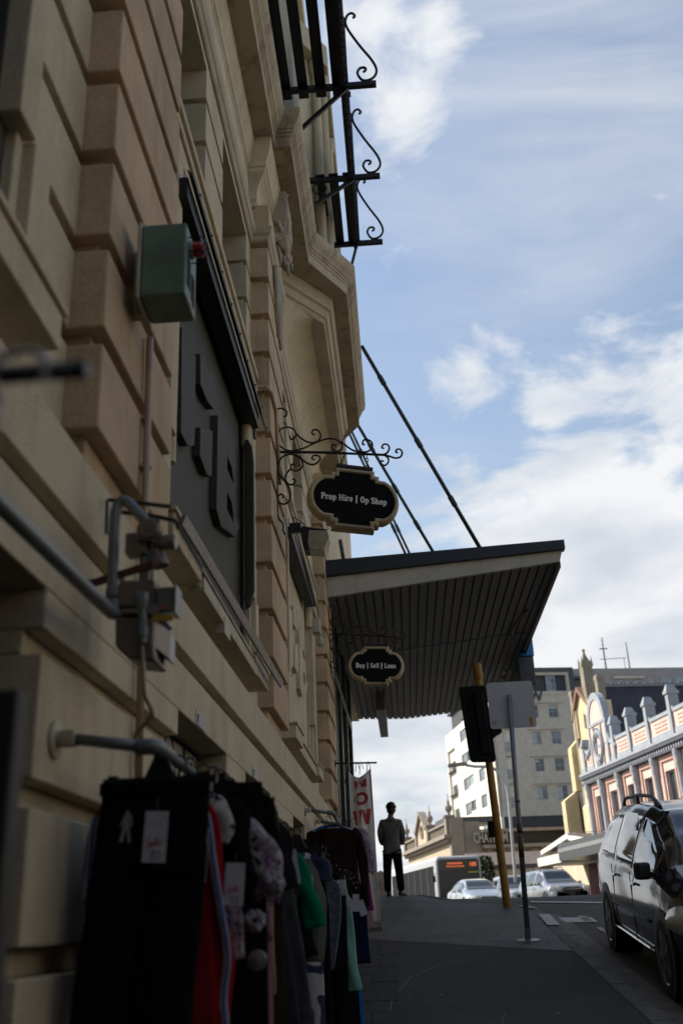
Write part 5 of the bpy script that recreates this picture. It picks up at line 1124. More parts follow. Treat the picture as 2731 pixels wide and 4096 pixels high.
# bluestone setts beside the wall
SET = mat('bluestone_setts', (.028, .027, .025), .9, var=.3, vs=6, bump=.4, bs=70)
m = MB(); rs = random.Random(5); y = 7.0
while y < 13.9:
    x = -1.0; l = .42+rs.random()*.1
    while x < -.18:
        w = .26+rs.random()*.08; x2 = min(x+w, -.15); h_ = .004+rs.random()*.005; a_, b_ = zside(y), zside(y+l-.012); m.hexa([(x, y, a_-.1), (x2, y, a_-.1), (x2, y+l-.012, b_-.1), (x, y+l-.012, b_-.1), (x, y, a_+h_), (x2, y, a_+h_), (x2, y+l-.012, b_+h_), (x, y+l-.012, b_+h_)]); x += w+.014
    y += l
tag(m.build('stone_setts', SET, None, bevel=.006), kind='structure')
KB = mat('kerb_stone', (.085, .08, .072), .8, var=.35, vs=5, bump=.5, bs=60, stain=.4, stain_col=(.04, .04, .03))
m = MB(); P = kerb[1:]
def off(P, o):
    R = []
    for i in range(len(P)):
        a = Vector(P[max(i-1, 0)]); c = Vector(P[min(i+1, len(P)-1)]); d = (c-a).normalized(); R.append((P[i][0]+d.y*o, P[i][1]-d.x*o))
    return R
fine = []
for a, c in zip(P, P[1:]):
    n = max(1, int((Vector(c)-Vector(a)).length/.7))
    for k in range(n): fine.append((a[0]+(c[0]-a[0])*k/n, a[1]+(c[1]-a[1])*k/n))
fine.append(P[-1])
K0, K1, K2 = off(fine, -.02), off(fine, .15), off(fine, .46)
rs = random.Random(2)
for i in range(len(fine)-1):
    j = rs.uniform(-.006, .006); g = .008
    def lp(A, B, t): return (A[0]+(B[0]-A[0])*t, A[1]+(B[1]-A[1])*t)
    a0, a1 = lp(K0[i], K0[i+1], g), lp(K0[i], K0[i+1], 1-g); b0, b1 = lp(K1[i], K1[i+1], g), lp(K1[i], K1[i+1], 1-g)
    z0, z1 = zside(a0[1])+.010+j, zside(a1[1])+.010+j
    m.hexa([(*a0, z0-.3), (*b0, z0-.3), (*b1, z1-.3), (*a1, z1-.3), (*a0, z0), (*b0, z0-.005), (*b1, z1-.005), (*a1, z1)])
tag(m.build('kerb', KB, None, bevel=.012), kind='structure')
m = MB(); m.grid([[(K1[i][0], K1[i][1], zroad(K1[i][1], K1[i][0])+.02), (K2[i][0], K2[i][1], zroad(K2[i][1], K2[i][0])+.008)] for i in range(len(fine)) if fine[i][1] < 17.4])
tag(m.build('gutter_channel', mat('gutter_concrete', (.12, .105, .085), .85, var=.35, vs=4, bump=.4, bs=80), None), kind='structure')
# specks of gum and grit trodden into the path, a repair seam and a service cover
rs = random.Random(21); m = MB()
for k in range(260):
    y = 7.5+rs.random()**1.2*12; x = rs.uniform(-.9, min(1.75, kx(y)-.1)); r = rs.uniform(.006, .016)
    m.add([(x+r*math.cos(a)*rs.uniform(.6, 1.3), y+1.6*r*math.sin(a)*rs.uniform(.6, 1.3), zside(y)+SL*1.6*r*math.sin(a)+.0115) for a in [q*PI/3 for q in range(6)]], [(0, 1, 2, 3, 4, 5)])
tag(m.build('gum_spots', mat('gum_grey', (.12, .12, .115), .9, var=.5, vs=3), None), kind='stuff')
m = MB(); P_ = [(-.3, 8.0), (-.26, 9.0), (-.22, 10.3), (-.05, 11.4), (.3, 12.2), (.9, 12.6)]
for (a, b), (c, d) in zip(P_, P_[1:]): m.add([(a, b, zside(b)+.005), (a+.018, b, zside(b)+.005), (c+.018, d, zside(d)+.005), (c, d, zside(d)+.005)], [(0, 1, 2, 3)])
P_ = [(.2, 8.1), (.6, 8.6), (.75, 9.5), (1.3, 9.9), (1.8, 10.0)]
for (a, b), (c, d) in zip(P_, P_[1:]): m.add([(a, b, zside(b)+.005), (a+.01, b+.012, zside(b)+.006), (c+.01, d+.012, zside(d)+.006), (c, d, zside(d)+.005)], [(0, 1, 2, 3)])
tag(m.build('tar_seam', mat('tar', (.010, .010, .010), .5), None), kind='structure')
# painted marks
PW = mat('road_paint', (.42, .42, .40), .7, var=.25, vs=12); PY_ = mat('tan_paint', (.36, .27, .16), .7, var=.2, vs=12)
def strip(name, pts, m_, dz=.012):
    q = MB(); q.add([(x, y, zroad(y, x)+dz) for x, y in pts], [tuple(range(len(pts)))]); o = q.build(name, m_, None); o.data.materials[0] = m_; tag(o, kind='structure'); return o
def gR(U, V):
    p0 = ray(U, V); lo, hi = 2., 24.
    y = 8.
    while y < 24:
        t = y/p0.y
        if p0.z*t+EYE <= zroad(y, p0.x*t)+.012 or y > 23.9: pass
        if p0.z*t+EYE <= zroad(y, p0.x*t): return (p0.x*t, y)
        y += .02
    return None
def quad(name, c, mm):
    P_ = [gR(*p) for p in c]
    if all(P_): strip(name, P_, mm)
quad('stop_line', [(2205, 3692), (2392, 3692), (2362, 3672), (2195, 3674)], PW)
quad('stop_line', [(2336, 3690), (2375, 3691), (2340, 3666), (2305, 3666)], PY_)
quad('road_mark', [(2392, 3722), (2420, 3734), (2412, 3714), (2385, 3712)], PY_)
quad('lane_line', [(2120, 3612), (2420, 3616), (2420, 3610), (2120, 3607)], PW)
m = MB()
for i in range(len(fine)-1):
    if 14.2 < fine[i][1] < 17.3 and i % 2:
        z0, z1 = zside(K0[i][1])+.024, zside(K0[i+1][1])+.024
        m.add([(*K0[i], z0), (*K1[i], z0-.005), (*K1[i+1], z1-.005), (*K0[i+1], z1)], [(0, 1, 2, 3)])
tag(m.build('kerb_paint', PW, None), kind='structure')
# ================================================================ BANNER on its rod
bn = thing('banner_rod', 'thin iron rod sticking out of the wall with cords tied to it', 'rod', (-1, 15.5, 3.4))
m = MB(); m.tube([(-1.0, 15.5, 3.405), (-.36, 15.5, 3.385)], .014, 8); m.lathe((-1.0, 15.5, 3.405), [(.05, 0), (.05, .02)], 12, axis=(1, 0, 0)); m.build('rod', BLACKM, bn, smooth='all')
m = MB()
for x, l in ((-.79, .30), (-.66, .12), (-.60, .16), (-.49, .16)):
    m.tube([(x, 15.49, 3.41), (x-.02, 15.47, 3.38), (x-.03-.05*(l > .2), 15.47, 3.38-l)], .006, 5); m.tube([(x, 15.49, 3.40), (x+.03, 15.48, 3.30)], .005, 5)
m.build('cord', mat('grey_cord', (.25, .24, .23), .9), bn, smooth='all')
ban = thing('vertical_banner', 'tall pale fabric banner with NOW spelled downwards in red capitals', 'banner', (-.62, 15.5, 1.2))
BAN = mat('banner_cloth', (.62, .58, .54), .9, var=.08, vs=3, bump=.15, bs=30)
def bp(s, t):   # s 0..1 across, t 0..1 down
    L = Vector((-.80, 0, 3.27)).lerp(Vector((-.795, 0, 1.15)), t); Rr = Vector((-.46, 0, 3.32)).lerp(Vector((-.425, 0, 1.13)), t)
    # shape of right edge: widening slowly
    p = L.lerp(Rr, s); sag = -.11*math.sin(PI*s)*max(0, 1-t*9)
    pleat = math.exp(-((s-.42)/.07)**2)*max(0, 1-t*3.2)
    return Vector((p.x, 15.5+.035*math.sin(s*7+t*3)+.02*math.sin(s*15-t*6)+.05*pleat, p.z+sag))
m = MB(); m.grid([[tuple(bp(i/20, j/40)) for i in range(21)] for j in range(41)]); o = m.build('cloth', BAN, ban, smooth='all'); so = o.modifiers.new('t', 'SOLIDIFY'); so.thickness = .004
REDP = mat('banner_red', (.36, .035, .045), .8, var=.15)
def banlet(polys, s0, s1, t0, t1):
    m = MB()
    for P in polys:
        for a, b, c, d in P:
            G_r = []
            for i in range(5):
                row = []
                for j in range(5):
                    u = i/4; v = j/4
                    q = (Vector(a).lerp(Vector(b), u)).lerp(Vector(d).lerp(Vector(c), u), v); w = bp(s0+(s1-s0)*q.x, t0+(t1-t0)*q.y); row.append((w.x, w.y-.006, w.z))
                G_r.append(row)
            m.grid(G_r)
    o = m.build('letter', REDP, ban, smooth='all'); return o
banlet([[((0, 0), (.30, 0), (.30, 1), (0, 1)), ((.70, 0), (1, 0), (1, 1), (.70, 1)), ((.30, 0), (.52, 0), (.80, 1), (.60, 1))]], .22, .78, .055, .125)
def ring_(n=16):
    R = []
    for i in range(n):
        a0, a1 = 2*PI*i/n, 2*PI*(i+1)/n; f = lambda a, r: (.5+.5*r*math.cos(a), .5+.5*(r if r > .9 else r*1.08)*math.sin(a)); R.append((f(a0, 1), f(a1, 1), f(a1, .5), f(a0, .5)))
    return R
banlet([ring_()], .18, .82, .155, .245)
W_ = [((0, 0), (.24, 0), (.40, 1), (.14, 1)), ((.36, 0), (.52, 0), (.36, 1), (.20, 1)), ((.42, 0), (.62, 0), (.84, 1), (.64, 1)), ((.76, 0), (1, 0), (.84, 1), (.62, 1))]
banlet([W_], .10, .92, .275, .375)
banlet([ring_()], .18, .82, .47, .56)
banlet([[((0, 0), (.28, 0), (.28, 1), (0, 1)), ((.72, 0), (1, 0), (1, 1), (.72, 1)), ((.28, 0), (.50, 0), (.80, 1), (.60, 1))]], .18, .82, .60, .70)
m = MB(); m.box(-.62, -.40, 15.35, 15.65, zside(15.5)-.02, zside(15.5)+.03); m.tube([(-.44, 15.52, zside(15.5)), (-.47, 15.53, 3.3)], .010, 6); m.build('foot', mat('banner_foot', (.12, .11, .10), .7), ban, bevel=.01)
# ================================================================ SIGN POST, TRAFFIC SIGNAL
sp = thing('sign_post', 'slim galvanised post carrying a square road sign seen from the back', 'sign post', (1.459, 13.74, .84))
m = MB(); m.tube([(1.459, 13.74, .82), (1.54, 13.70, 3.94)], .034, 14); m.build('post', mat('galvanised', (.22, .23, .235), .4, .5, stain=.3, bump=.1), sp, smooth='all')
m = MB(); m.tube([(1.46, 13.74, .83), (1.464, 13.738, 1.0)], .041, 12); m.lathe((1.459, 13.74, .845), [(.15, 0), (.15, .008), (.05, .02)], 16, axis=(0, -SL, 1)); m.build('base_sleeve', mat('galvanised', (.22, .23, .235), .4, .5), sp, smooth=30)
m = MB()
for z, h in ((2.13, .12), (2.52, .02), (1.83, .26)): m.tube([(1.459+.026*(z-.82), 13.735-.0128*(z-.82), z), (1.459+.026*(z+h-.82), 13.735-.0128*(z+h-.82), z+h)], .0358, 14)
m.build('band', mat('worn_band', (.06, .055, .05), .6, stain=.6), sp, smooth='all')
def rrect(x0, x1, z0, z1, r, n=5):
    P = []
    for cx, cz, a0 in ((x1-r, z1-r, 0), (x0+r, z1-r, 90), (x0+r, z0+r, 180), (x1-r, z0+r, 270)):
        for k in range(n+1): a = math.radians(a0+90*k/n); P.append((cx+r*math.cos(a), cz+r*math.sin(a)))
    return P
c4 = [fy(U, V, 13.75) for U, V in [(1945, 2732), (2127, 2725), (2138, 2908), (1960, 2914)]]
x0, x1 = min(c4[0].x, c4[3].x), max(c4[1].x, c4[2].x); z0, z1 = c4[2].z, c4[0].z
m = MB(); m.prism([(x, 13.75, z) for x, z in rrect(x0+.005, x1-.005, z0, z1, .04)], (0, .005, 0)); m.build('sign_plate', mat('sign_alu', (.40, .41, .42), .5, .1, var=.06, vs=2), sp)
m = MB(); m.box(x1-.095, x1-.057, 13.746, 13.7485, z0+.02, z0+.14); m.build('yellow_sticker', mat('orange_sticker', (.45, .20, .01), .6, var=.3, vs=60), sp)
m = MB(); m.box(x0+.03, x0+.10, 13.7465, 13.749, z0+.05, z0+.12); m.build('sticker', mat('white_sticker', (.34, .34, .35), .6), sp)
m = MB(); m.prism([(x0+.055, 13.745, z0+.085), (x0+.07, 13.745, z0+.092), (x0+.085, 13.745, z0+.083), (x0+.07, 13.745, z0+.078)], (0, .001, 0)); m.build('sticker_mark', mat('ink', (.03, .03, .04), .6), sp)
tl = thing('traffic_signal', 'leaning mustard-yellow traffic signal pole with a black signal head seen from behind', 'traffic signal', (1.597, 17.64, 1.28))
YEL = mat('mustard_pole', (.30, .155, .02), .5, var=.2, vs=8, stain=.45, stain_col=(.06, .03, .01))
pb_, pt_ = Vector((1.597, 17.64, 1.20)), fy(1912, 2712, 17.4)
m = MB(); m.tube([pb_, pb_.lerp(pt_, .5), pt_], [.068, .066, .064], 18); m.lathe(pt_, [(.07, -.02), (.085, 0), (.08, .22), (.07, .26)], 18, axis=(pt_-pb_)); m.build('pole', YEL, tl, smooth=40)
c4 = [fy(U, V, 17.2) for U, V in [(1832, 2748), (1940, 2740), (1985, 3048), (1880, 3050)]]
def q4(s, t): return c4[0].lerp(c4[1], s).lerp(c4[3].lerp(c4[2], s), t)
m = MB(); P = []
for cx, cz, a0 in ((.86, .05, 270), (.86, .95, 0), (.14, .95, 90), (.14, .05, 180)):
    for k in range(6): a = math.radians(a0+90*k/5); P.append(q4(cx+.14*math.cos(a), cz+.05*math.sin(a)))
m.prism(P, (0, .03, 0)); m.build('backboard', mat('signal_black', (.006, .006, .006), .6, spec=.15), tl, bevel=.006)
m = MB()
a = q4(.35, .14); b = q4(.55, .86); 
m.prism([tuple(q4(s, t)) for s, t in ((.50, .10), (.86, .10), (.86, .90), (.50, .90))], (0, -.07, 0)); m.prism([tuple(q4(s, t)) for s, t in ((.28, .2), (.36, .2), (.36, .84), (.28, .84))], (0, -.03, 0))
m.build('signal_head', mat('signal_black', (.006, .006, .006), .6, spec=.15), tl, bevel=.02, seg=3)
m = MB()
for V0 in (2920,):
    A = [fy(U, V, 17.15) for U, V in [(1960, 2898), (2000, 2900), (2008, 2925), (1990, 2935), (1965, 2955)]]; m.prism([tuple(p) for p in A], (0, .22, 0))
m.build('visor', mat('signal_black', (.006, .006, .006), .6, spec=.15), tl, bevel=.01)
m = MB(); m.bar(q4(.5, .88), pb_.lerp(pt_, .62), .03, .02); m.bar(q4(.5, .1), pb_.lerp(pt_, .93), .03, .02); m.build('bracket', BLACKM, tl)
m = MB(); c = pb_.lerp(pt_, .34); m.box(c.x-.16, c.x-.05, c.y-.06, c.y+.06, c.z-.13, c.z+.13); m.build('push_button_box', mat('signal_black', (.006, .006, .006), .6, spec=.15), tl, bevel=.012)
# ================================================================ PERSON
def skin(name, verts, edges, m_, par, sub=2, root=0, extra=None):
    me = bpy.data.meshes.new(name); me.from_pydata([v[:3] for v in verts], edges, []); o = bpy.data.objects.new(name, me); C.objects.link(o)
    o.modifiers.new('skin', 'SKIN'); o.modifiers['skin'].use_smooth_shade = True
    sv = me.skin_vertices[0].data if me.skin_vertices else None
    if sv is None:
        bm = bmesh.new(); bm.from_mesh(me); bm.verts.layers.skin.verify(); bm.to_mesh(me); bm.free(); sv = me.skin_vertices[0].data
    for i, v in enumerate(verts):
        r = v[3]; sv[i].radius = r if isinstance(r, tuple) else (r, r); sv[i].use_root = (i == root)
    s = o.modifiers.new('sub', 'SUBSURF'); s.levels = sub; s.render_levels = sub
    me.materials.append(m_); o.parent = par; o.matrix_parent_inverse = parent_inv(par); return o
px, py, pz = -.27, 20.45, zside(20.45)
pe = thing('person', 'person in a grey hooded sweatshirt and black trousers seen from behind', 'person', (px, py, pz))
def pv(x, y, z, r): return (px+x, py+y, pz+z, r)
SKN = mat('skin_tone', (.22, .12, .08), .5)
V_ = [pv(0, 0, .92, .10), pv(0, 0, 1.10, .115), pv(0, .0, 1.30, .13), pv(.005, .0, 1.42, .07), pv(.012, .005, 1.50, .050), pv(.03, .01, 1.575, (.072, .082)), pv(.03, .012, 1.655, (.075, .085)), pv(.03, .0, 1.70, .05),
      pv(-.16, 0, 1.375, .055), pv(-.225, -.02, 1.16, .042), pv(-.19, .09, .98, .034), pv(-.15, .17, .95, .03),
      pv(.17, 0, 1.37, .055), pv(.235, .01, 1.15, .042), pv(.22, .12, .97, .034), pv(.18, .19, .95, .03),
      pv(-.085, 0, .80, .085), pv(-.10, .0, .48, .055), pv(-.115, .0, .09, .038), pv(-.10, .12, .04, .030),
      pv(.085, 0, .80, .085), pv(.105, .0, .48, .055), pv(.125, .0, .09, .038), pv(.17, .11, .04, .030), pv(.115, .03, 1.60, .018), pv(.105, .055, 1.565, .015)]
E_b = [(0, 1), (1, 2), (2, 3), (3, 4), (4, 5), (5, 6), (6, 7), (2, 8), (8, 9), (9, 10), (10, 11), (2, 12), (12, 13), (13, 14), (14, 15), (0, 16), (16, 17), (17, 18), (18, 19), (0, 20), (20, 21), (21, 22), (22, 23), (5, 24), (5, 25)]
skin('body', V_, E_b, SKN, pe)
# hands: palm and five fingers each, half inside the front pocket
for s, hx in ((-1, -.14), (1, .17)):
    hv = [pv(hx, .19, .945, .022), pv(hx-s*.03, .215, .935, .024)]; he = [(0, 1)]
    for k in range(4): b0 = len(hv); hv += [pv(hx-s*.05, .225+.004*k, .955-.014*k, .009), pv(hx-s*(.075+.006*(k in (1, 2))), .222, .950-.014*k, .008)]; he += [(1, b0), (b0, b0+1)]
    b0 = len(hv); hv += [pv(hx-s*.02, .205, .965, .010), pv(hx-s*.035, .20, .985, .009)]; he += [(0, b0), (b0, b0+1)]
    skin('hand', hv, he, SKN, pe, 1)
HOOD = cloth('grey_marl', (.15, .152, .15), var=.15, vs=20)
V_ = [pv(0, 0, .835, (.168, .125)), pv(0, 0, .92, (.18, .135)), pv(0, 0, 1.10, (.178, .135)), pv(0, .0, 1.28, (.185, .135)), pv(0, -.005, 1.385, (.14, .10)), pv(.01, -.01, 1.47, .072),
      pv(-.165, 0, 1.35, .085), pv(-.215, -.03, 1.16, .066), pv(-.20, .08, 1.0, .055), pv(-.165, .15, .955, .05),
      pv(.175, 0, 1.34, .085), pv(.215, .0, 1.15, .066), pv(.215, .10, .985, .055), pv(.19, .17, .955, .05), pv(0, -.075, 1.41, (.11, .045)), pv(0, -.10, 1.35, (.09, .035))]
skin('hooded_sweatshirt', V_, [(0, 1), (1, 2), (2, 3), (3, 4), (4, 5), (3, 6), (6, 7), (7, 8), (8, 9), (3, 10), (10, 11), (11, 12), (12, 13), (4, 14), (14, 15)], HOOD, pe, root=1)
TRO = cloth('black_trousers', (.010, .010, .011))
V_ = [pv(0, 0, .89, (.155, .115)), pv(-.085, 0, .79, .112), pv(-.112, 0, .50, .088), pv(-.12, .0, .16, .076), pv(-.12, .01, .075, .074), pv(.085, 0, .79, .112), pv(.112, .02, .50, .088), pv(.13, .0, .16, .076), pv(.133, .01, .075, .074)]
skin('trousers', V_, [(0, 1), (1, 2), (2, 3), (3, 4), (0, 5), (5, 6), (6, 7), (7, 8)], TRO, pe)
HAIR = mat('dark_hair', (.010, .009, .008), .6, bump=.6, bs=60)
m = MB(); rs = random.Random(4)
m.sphere((px+.018, py-.012, pz+1.645), (.090, .098, .098), 16, 12); m.sphere((px+.012, py-.045, pz+1.58), (.075, .06, .075), 12, 10)
for k in range(60):
    a = rs.random()*2*PI; e = rs.uniform(-.35, 1.45); d = Vector((math.cos(a)*math.cos(e), math.sin(a)*math.cos(e), math.sin(e)))
    if d.y > .35 and d.z < .45: continue
    c = Vector((px+.022, py-.008, pz+1.655))+Vector((d.x*.080, d.y*.090, d.z*.078)); m.tube([c, c+d*.02+Vector((rs.uniform(-.02, .02), rs.uniform(-.02, .02), -.004))], [.015, .004], 5)
m.build('hair', HAIR, pe, smooth='all')
m = MB()
for s, ax, ay, hx in ((-1, 0, 1, -.11), (1, .45, .9, .135)):
    d = Vector((ax, ay, 0)).normalized(); n = Vector((d.y, -d.x, 0))
    rows = []
    for q, w, h in ((-.09, .026, .05), (-.07, .040, .085), (0, .043, .085), (.06, .045, .065), (.14, .048, .05), (.18, .036, .035), (.195, .012, .02)):
        c = Vector((px+hx, py+.03, pz+.002))+d*q; rows.append([tuple(c+n*w*math.cos(t)+Vector((0, 0, max(0, h*.5+h*.55*math.sin(t))))) for t in [2*PI*i/12 for i in range(12)]])
    m.grid(rows, closed=True); nn = len(m.v); m.f.append(tuple(range(nn-12, nn))); m.mi.append(0); m.f.append(tuple(range(nn-84, nn-72))[::-1]); m.mi.append(0)
m.build('shoes', mat('black_shoe', (.012, .012, .012), .5), pe, smooth='all')
# ================================================================ VEHICLES
def ki(keys, s):
    if s <= keys[0][0]: return keys[0][1:]
    for i, (a, b) in enumerate(zip(keys, keys[1:])):
        if s <= b[0]:
            t = (s-a[0])/(b[0]-a[0]); t = t*t*(3-2*t)*.6+t*.4
            return tuple(p+(q-p)*t for p, q in zip(a[1:], b[1:]))
    return keys[-1][1:]
TYRE = mat('tyre_rubber', (.012, .012, .012), .85); ALLOY = mat('alloy_rim', (.22, .22, .22), .35, .8)
LAMP = mat('lamp_glass', (.60, .59, .48), .2, spec=.5, coat=.4, var=.15, vs=20); CHROME = mat('chrome', (.5, .5, .52), .15, 1.)
PLAS = mat('black_plastic', (.012, .012, .013), .5); CGL = mat('car_glass', (.020, .026, .026), .04, spec=.9, coat=.5, var=.1)
def car(name, label, cat, keys, L_, wb0, wb1, rw, paint, loc, yaw, pitch, group=None, cowl=.95, head=1.75, wins=((1.35, 2.15), (2.23, 3.25), (3.33, 4.1)), grille='bar', rails=False, mirror=True, hl=(.50, .70, .62), scale=1., side_chrome=False, plate=True, open_front=False):
    """x right of the car's own left-front, y runs nose -> tail, z up; half body keys: s, w(half width), zb, zs(belt), zr(roof), wr(half roof width)"""
    t = thing(name, label, cat, loc, group); t.rotation_euler = (pitch, 0, yaw); t.scale = (scale,)*3
    def bl(mb, n_, m_, par=t, **k):
        o = mb.build(n_, m_, None, **k); o.parent = par; return o
    S = [i*L_/56 for i in range(57)]
    for e in (cowl, head)+tuple(x for w in wins for x in w): S += [e]
    S = sorted(set(round(x, 3) for x in S))
    def ring_(s):
        w, zb, zs, zr, wr = ki(keys, s); h = max(.01, zr-zs); lo = zs-zb
        pts = [(0, zb), (w*.86, zb), (w*.95, zb+lo*.06), (w*.985, zb+lo*.22), (w, zb+lo*.5), (w*.992, zb+lo*.78), (w*.965, zs-.02), (w*.95, zs)]
        for q in (.25, .5, .72, .86): pts.append((w*.95+(wr-w*.95)*(q**1.25), zs+h*q*.93))
        pts += [(wr*.93, zs+h*.955), (wr*.78, zs+h*.985), (wr*.4, zs+h*.998), (0, zr)]
        return pts
    R_ = [ring_(s) for s in S]; npt = len(R_[0])
    groups = {'body': MB(), 'windscreen': MB(), 'side_window': MB(), 'side_window ': MB()}
    def zone(s, j):
        sc_ = s
        if cowl <= sc_ < head and 12 <= j: return 'windscreen'
        if cowl <= sc_ < head and 7 <= j: 
            pass
        if 7 <= j < 11:
            for a, b in wins:
                if a <= sc_ < b: return 'side_window'
        return 'body'
    for side in (1, -1):
        for i in range(len(S)-1):
            for j in range(npt-1):
                z = zone((S[i]+S[i+1])/2, j); z = z+' ' if z == 'side_window' and side < 0 else z
                P = [(side*R_[i][j][0], S[i], R_[i][j][1]), (side*R_[i+1][j][0], S[i+1], R_[i+1][j][1]), (side*R_[i+1][j+1][0], S[i+1], R_[i+1][j+1][1]), (side*R_[i][j+1][0], S[i], R_[i][j+1][1])]
                if side < 0: P = P[::-1]
                groups[z].add(P, [(0, 1, 2, 3)])
    for k, g in groups.items():
        if not g.v: continue
        k = k.strip(); me = bpy.data.meshes.new(k); me.from_pydata(g.v, [], g.f); bm = bmesh.new(); bm.from_mesh(me); bmesh.ops.remove_doubles(bm, verts=bm.verts, dist=.0008); bmesh.ops.recalc_face_normals(bm, faces=bm.faces) if k == 'body' else None
        bm.to_mesh(me); bm.free(); me.materials.append(paint if k == 'body' else CGL); me.polygons.foreach_set('use_smooth', [True]*len(me.polygons))
        o = bpy.data.objects.new(k, me); C.objects.link(o); o.parent = t
        if k != 'body': so = o.modifiers.new('t', 'SOLIDIFY'); so.thickness = .004
    w0 = ki(keys, .5)[0]
    for s_ in (wb0, wb1):
        for side in (-1, 1):
            w = ki(keys, s_)[0]
            a = MB(); a.lathe((side*(w-.30), s_, rw+.02), [(rw+.055, 0), (rw+.055, .303), (rw+.03, .306)], 30, axis=(side, 0, 0)); bl(a, 'wheel_arch', PLAS, smooth=30)
            wt = MB(); wt.lathe((side*(w-.20), s_, rw), [(rw*.62, .0), (rw*.95, .0), (rw, .03), (rw, .17), (rw*.96, .205), (rw*.70, .215), (rw*.66, .20)], 30, axis=(side, 0, 0)); tw_ = bl(wt, 'wheel', TYRE, smooth=35)
            rm = MB(); rm.lathe((side*(w-.20), s_, rw), [(rw*.66, .19), (rw*.69, .212), (rw*.64, .205), (rw*.60, .15), (rw*.2, .15), (rw*.16, .19), (0, .19)], 30, axis=(side, 0, 0))
            for k in range(5):
                q = k*2*PI/5; d = Vector((0, math.cos(q), math.sin(q))); c = Vector((side*(w-.005), s_, rw)); rm.bar(c+d*rw*.1, c+d*rw*.64, rw*.16, .03, up=(1, 0, 0))
            bl(rm, 'rim', ALLOY, par=tw_, smooth=30)
    # door handles, mirror, lamps, grille, bumper seam
    for (a, b) in wins[:2]:
        for side in (-1, 1):
            w, zb, zs, zr, wr = ki(keys, b-.12); h = MB(); h.obox((side*(w+.008), b-.14, zs-.12), (.014, 0, 0), (0, .08, 0), (0, 0, .014)); bl(h, 'door_handle', paint, bevel=.006)
            d = MB(); d.box(side*(w*.996)-.004, side*(w*.996)+.004, b+.035, b+.045, zb+.1, zs-.02); bl(d, 'door_seam', PLAS)
    if mirror:
        for side in (-1, 1):
            w, zb, zs, zr, wr = ki(keys, head-.25); h = MB(); h.obox((side*(w+.045), wins[0][0]+.02, zs+.06), (.065, .015, 0), (-.015, .05, 0), (0, 0, .075)); h.bar((side*(w*.93), wins[0][0]+.08, zs+.02), (side*(w+.03), wins[0][0]+.05, zs+.04), .05, .05); bl(h, 'wing_mirror', paint if grille != 'van' else PLAS, bevel=.03, seg=3)
    hs, hz0, hz1 = hl
    for side in (-1, 1):
        h = MB(); rows = []
        for i in range(9):
            s = .02+hs*i/8*.95; w, zb, zs, zr, wr = ki(keys, s); ww = w*1.006
            zlo = hz0+.05*i/8; zhi = hz1-.02-(.06*(i/8)**2)+.03*math.sin(i/8*PI)
            rows.append([(side*(ww*(.62+.38*sm((i+1)/5.))), s-.015*(8-i)/8, zlo), (side*(ww*(.63+.375*sm((i+1)/5.))), s-.02*(8-i)/8, (zlo+zhi)/2), (side*ww*(.62+.35*sm((i+1)/5.)), s, zhi)])
        h.grid(rows); o = bl(h, 'headlight', LAMP, smooth='all'); so = o.modifiers.new('t', 'SOLIDIFY'); so.thickness = .03; so.offset = 1
        if grille == 'van':
            q = MB(); w = ki(keys, .2)[0]; q.lathe((side*(w*.93), .11, (hz0+hz1)/2+.02), [(.075, 0), (.085, .02), (.07, .03), (.04, .05), (0, .055)], 22, axis=(side*.55, -.9, 0)); bl(q, 'lamp_bowl', CHROME, par=o, smooth='all')
    g = MB(); wf = ki(keys, .05)[0]
    if grille != 'none':
        g.box(-wf*.42, wf*.42, -.03, .05, hz0-.02, hz1-.05); g2 = bl(g, 'grille', PLAS, bevel=.01)
        q = MB(); q.box(-wf*.40, wf*.40, -.04, -.02, (hz0+hz1)/2-.03, (hz0+hz1)/2-.012); q.box(-wf*.43, wf*.43, -.04, -.02, hz1-.06, hz1-.045); bl(q, 'grille_bar', CHROME, par=g2)
    q = MB(); q.box(-wf*.62, wf*.62, -.045, .03, .27, .38); bl(q, 'lower_intake', PLAS, bevel=.02)
    if plate: q = MB(); q.box(-.18, .18, -.055, -.045, .42, .52); bl(q, 'number_plate', mat('plate_white', (.6, .6, .6), .5), bevel=.003)
    if rails:
        for side in (-1, 1):
            q = MB(); pts = []
            for i in range(15):
                s = head+.15+(L_-head-.75)*i/14; w, zb, zs, zr, wr = ki(keys, s); up = .075*min(1, i/2., (14-i)/2.); pts.append((side*wr*.86, s, zs+(zr-zs)*.985+up))
            q.tube(pts, .020, 8)
            for i in (1, 7, 13): q.bar((pts[i][0], pts[i][1], pts[i][2]-.10), pts[i], .07, .035)
            bl(q, 'roof_rail', PLAS, smooth=40)
